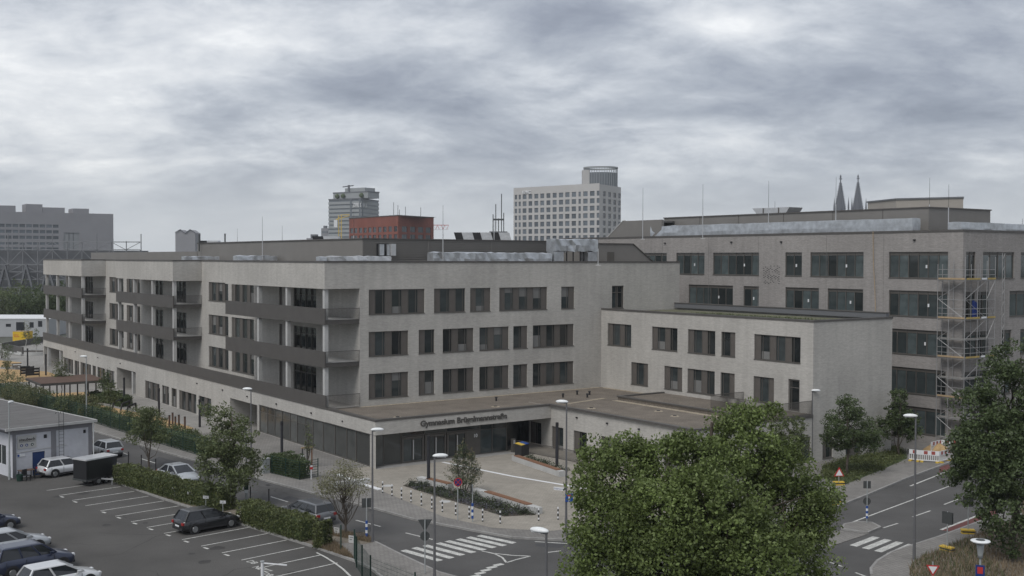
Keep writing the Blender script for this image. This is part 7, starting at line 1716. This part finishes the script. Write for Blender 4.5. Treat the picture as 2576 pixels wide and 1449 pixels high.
for i, (lb, p, h, rx, n, leaf, bk) in enumerate(SAP):
    w0 = W(p[0], p[1]); tree('young_tree', lb, (w0.x, w0.y), -0.2 if i < 3 else 0.1, h, [(0, 0, h * 0.62, rx * 0.7, rx * 0.7, h * 0.3), (0, 0, h * 0.45, rx, rx, h * 0.16)], n, 0.15, leaf, 0.05, 90 + i, 'young trees of the school yard', clump=0.26, fill=0.2, twigs=12, bark=bk, trunk_top=h * 0.9, per=10)
# woodland strip beyond the yard on the left
for i, (lb, p, rx, hgt, leaf) in enumerate((('bushy tree below the steel viaduct at the left edge', (-135.775, 300.0, 2.983), 7.0, 10.5, 'leaf_mid'), ('dark bushy tree beside the far balcony block', (-127.312, 300.0, 2.475), 6.0, 11.5, 'leaf_dark'), ('broad bushy tree between the viaduct and the hall', (-140.31, 320.0, 1.994), 7.5, 12.0, 'leaf_mid'), ('dark tree showing between the porch columns', (-122.023, 300.0, 1.959), 4.5, 10.0, 'leaf_dark'), ('dark tree seen through the far loggia', (-131.288, 330.0, 3.858), 5.0, 11.5, 'leaf_dark'))):
    tree('bushy_tree', lb, (p[0], p[1]), -0.4, hgt, [(0, 0, hgt * 0.6, rx, rx, hgt * 0.4), (rx * 0.6, 0, hgt * 0.42, rx * 0.7, rx * 0.7, hgt * 0.3), (-rx * 0.6, -1, hgt * 0.45, rx * 0.7, rx * 0.7, hgt * 0.32)], 6500, 0.42, leaf, 0.3, 120 + i, 'trees beyond the school yard', clump=0.95, fill=0.4, twigs=10, per=20)
# ground plants
o = tufts('dry_grass', 'dry_grass', None, 15000, poly_pos(DG + [(80, 47), (75, 30), (52, 30), (50, 34)], 0.135), 0.12, 0.5, 0.022, 21); tag(o, 'dry brown grass covering the corner verge', 'grass')
o = tufts('verge_grass', 'green_grass', None, 2500, poly_pos(DG[:6] + [(66, 42), (55, 31), (50, 34)], 0.135), 0.12, 0.45, 0.022, 22); tag(o, 'green grass patches among the dry verge', 'grass')
SL = [(78.202, 63.65), (84.741, 65.381), (92.396, 66.352), (89.015, 62.749), (80.848, 59.606), (73.333, 57.41), (74.083, 60.084)]
o = leaf_object('ground_cover', clumps(poly_pos(SL, 0.13), 320, 36, 0.28, 0.26, 31), 0.13, 'leaf_hedge', seed=31, frame=True); tag(o, 'low green ground cover on the planted strip', 'plants', kind='stuff')
o = tufts('kerb_weeds', 'dry_grass', None, 2600, poly_pos([(30.345, 64.152), (31.913, 64.563), (31.649, 62.658), (31.125, 59.932), (30.841, 60.538), (30.526, 62.574)], 0.12), 0.08, 0.32, 0.02, 23); tag(o, 'dry weeds along the car park kerb', 'weeds')
o = tufts('verge_weeds', 'dry_grass', None, 2200, poly_pos([(33.08, 66.92), (33.584, 65.918), (34.205, 63.276), (33.64, 62.754), (32.927, 64.629), (32.486, 65.721)], 0.12), 0.08, 0.3, 0.02, 24); tag(o, 'dry weeds round the banded sign post', 'weeds')
o = leaf_object('bench_planting', clumps(poly_pos([(59.992, 81.818), (59.383, 75.25), (58.554, 73.929), (58.549, 75.007), (59.472, 81.258)], 0.13), 40, 30, 0.2, 0.25, 35), 0.11, 'cover_plant', seed=35, frame=True); tag(o, 'narrow green planting behind the wing bench', 'plants', kind='stuff')

# ------------------------------------------------------------------ the damp air between here and the city
hm = bpy.data.materials.new('haze_air'); hm.use_nodes = True
hn = hm.node_tree.nodes; hn.clear()
ho = hn.new('ShaderNodeOutputMaterial'); hv = hn.new('ShaderNodeVolumePrincipled')
hv.inputs['Color'].default_value = (0.86, 0.90, 0.95, 1); hv.inputs['Density'].default_value = 0.00016; hv.inputs['Anisotropy'].default_value = 0.2
hm.node_tree.links.new(hv.outputs[0], ho.inputs['Volume'])
MAT['haze_air'] = hm
hz_o = MB().box(-2300, 2300, -200, 3900, -1.6, 185).build('haze', 'haze_air', frame=False)
hz_o['kind'] = 'stuff'; hz_o['label'] = 'thin grey haze filling the air over the whole view'; hz_o['category'] = 'haze'
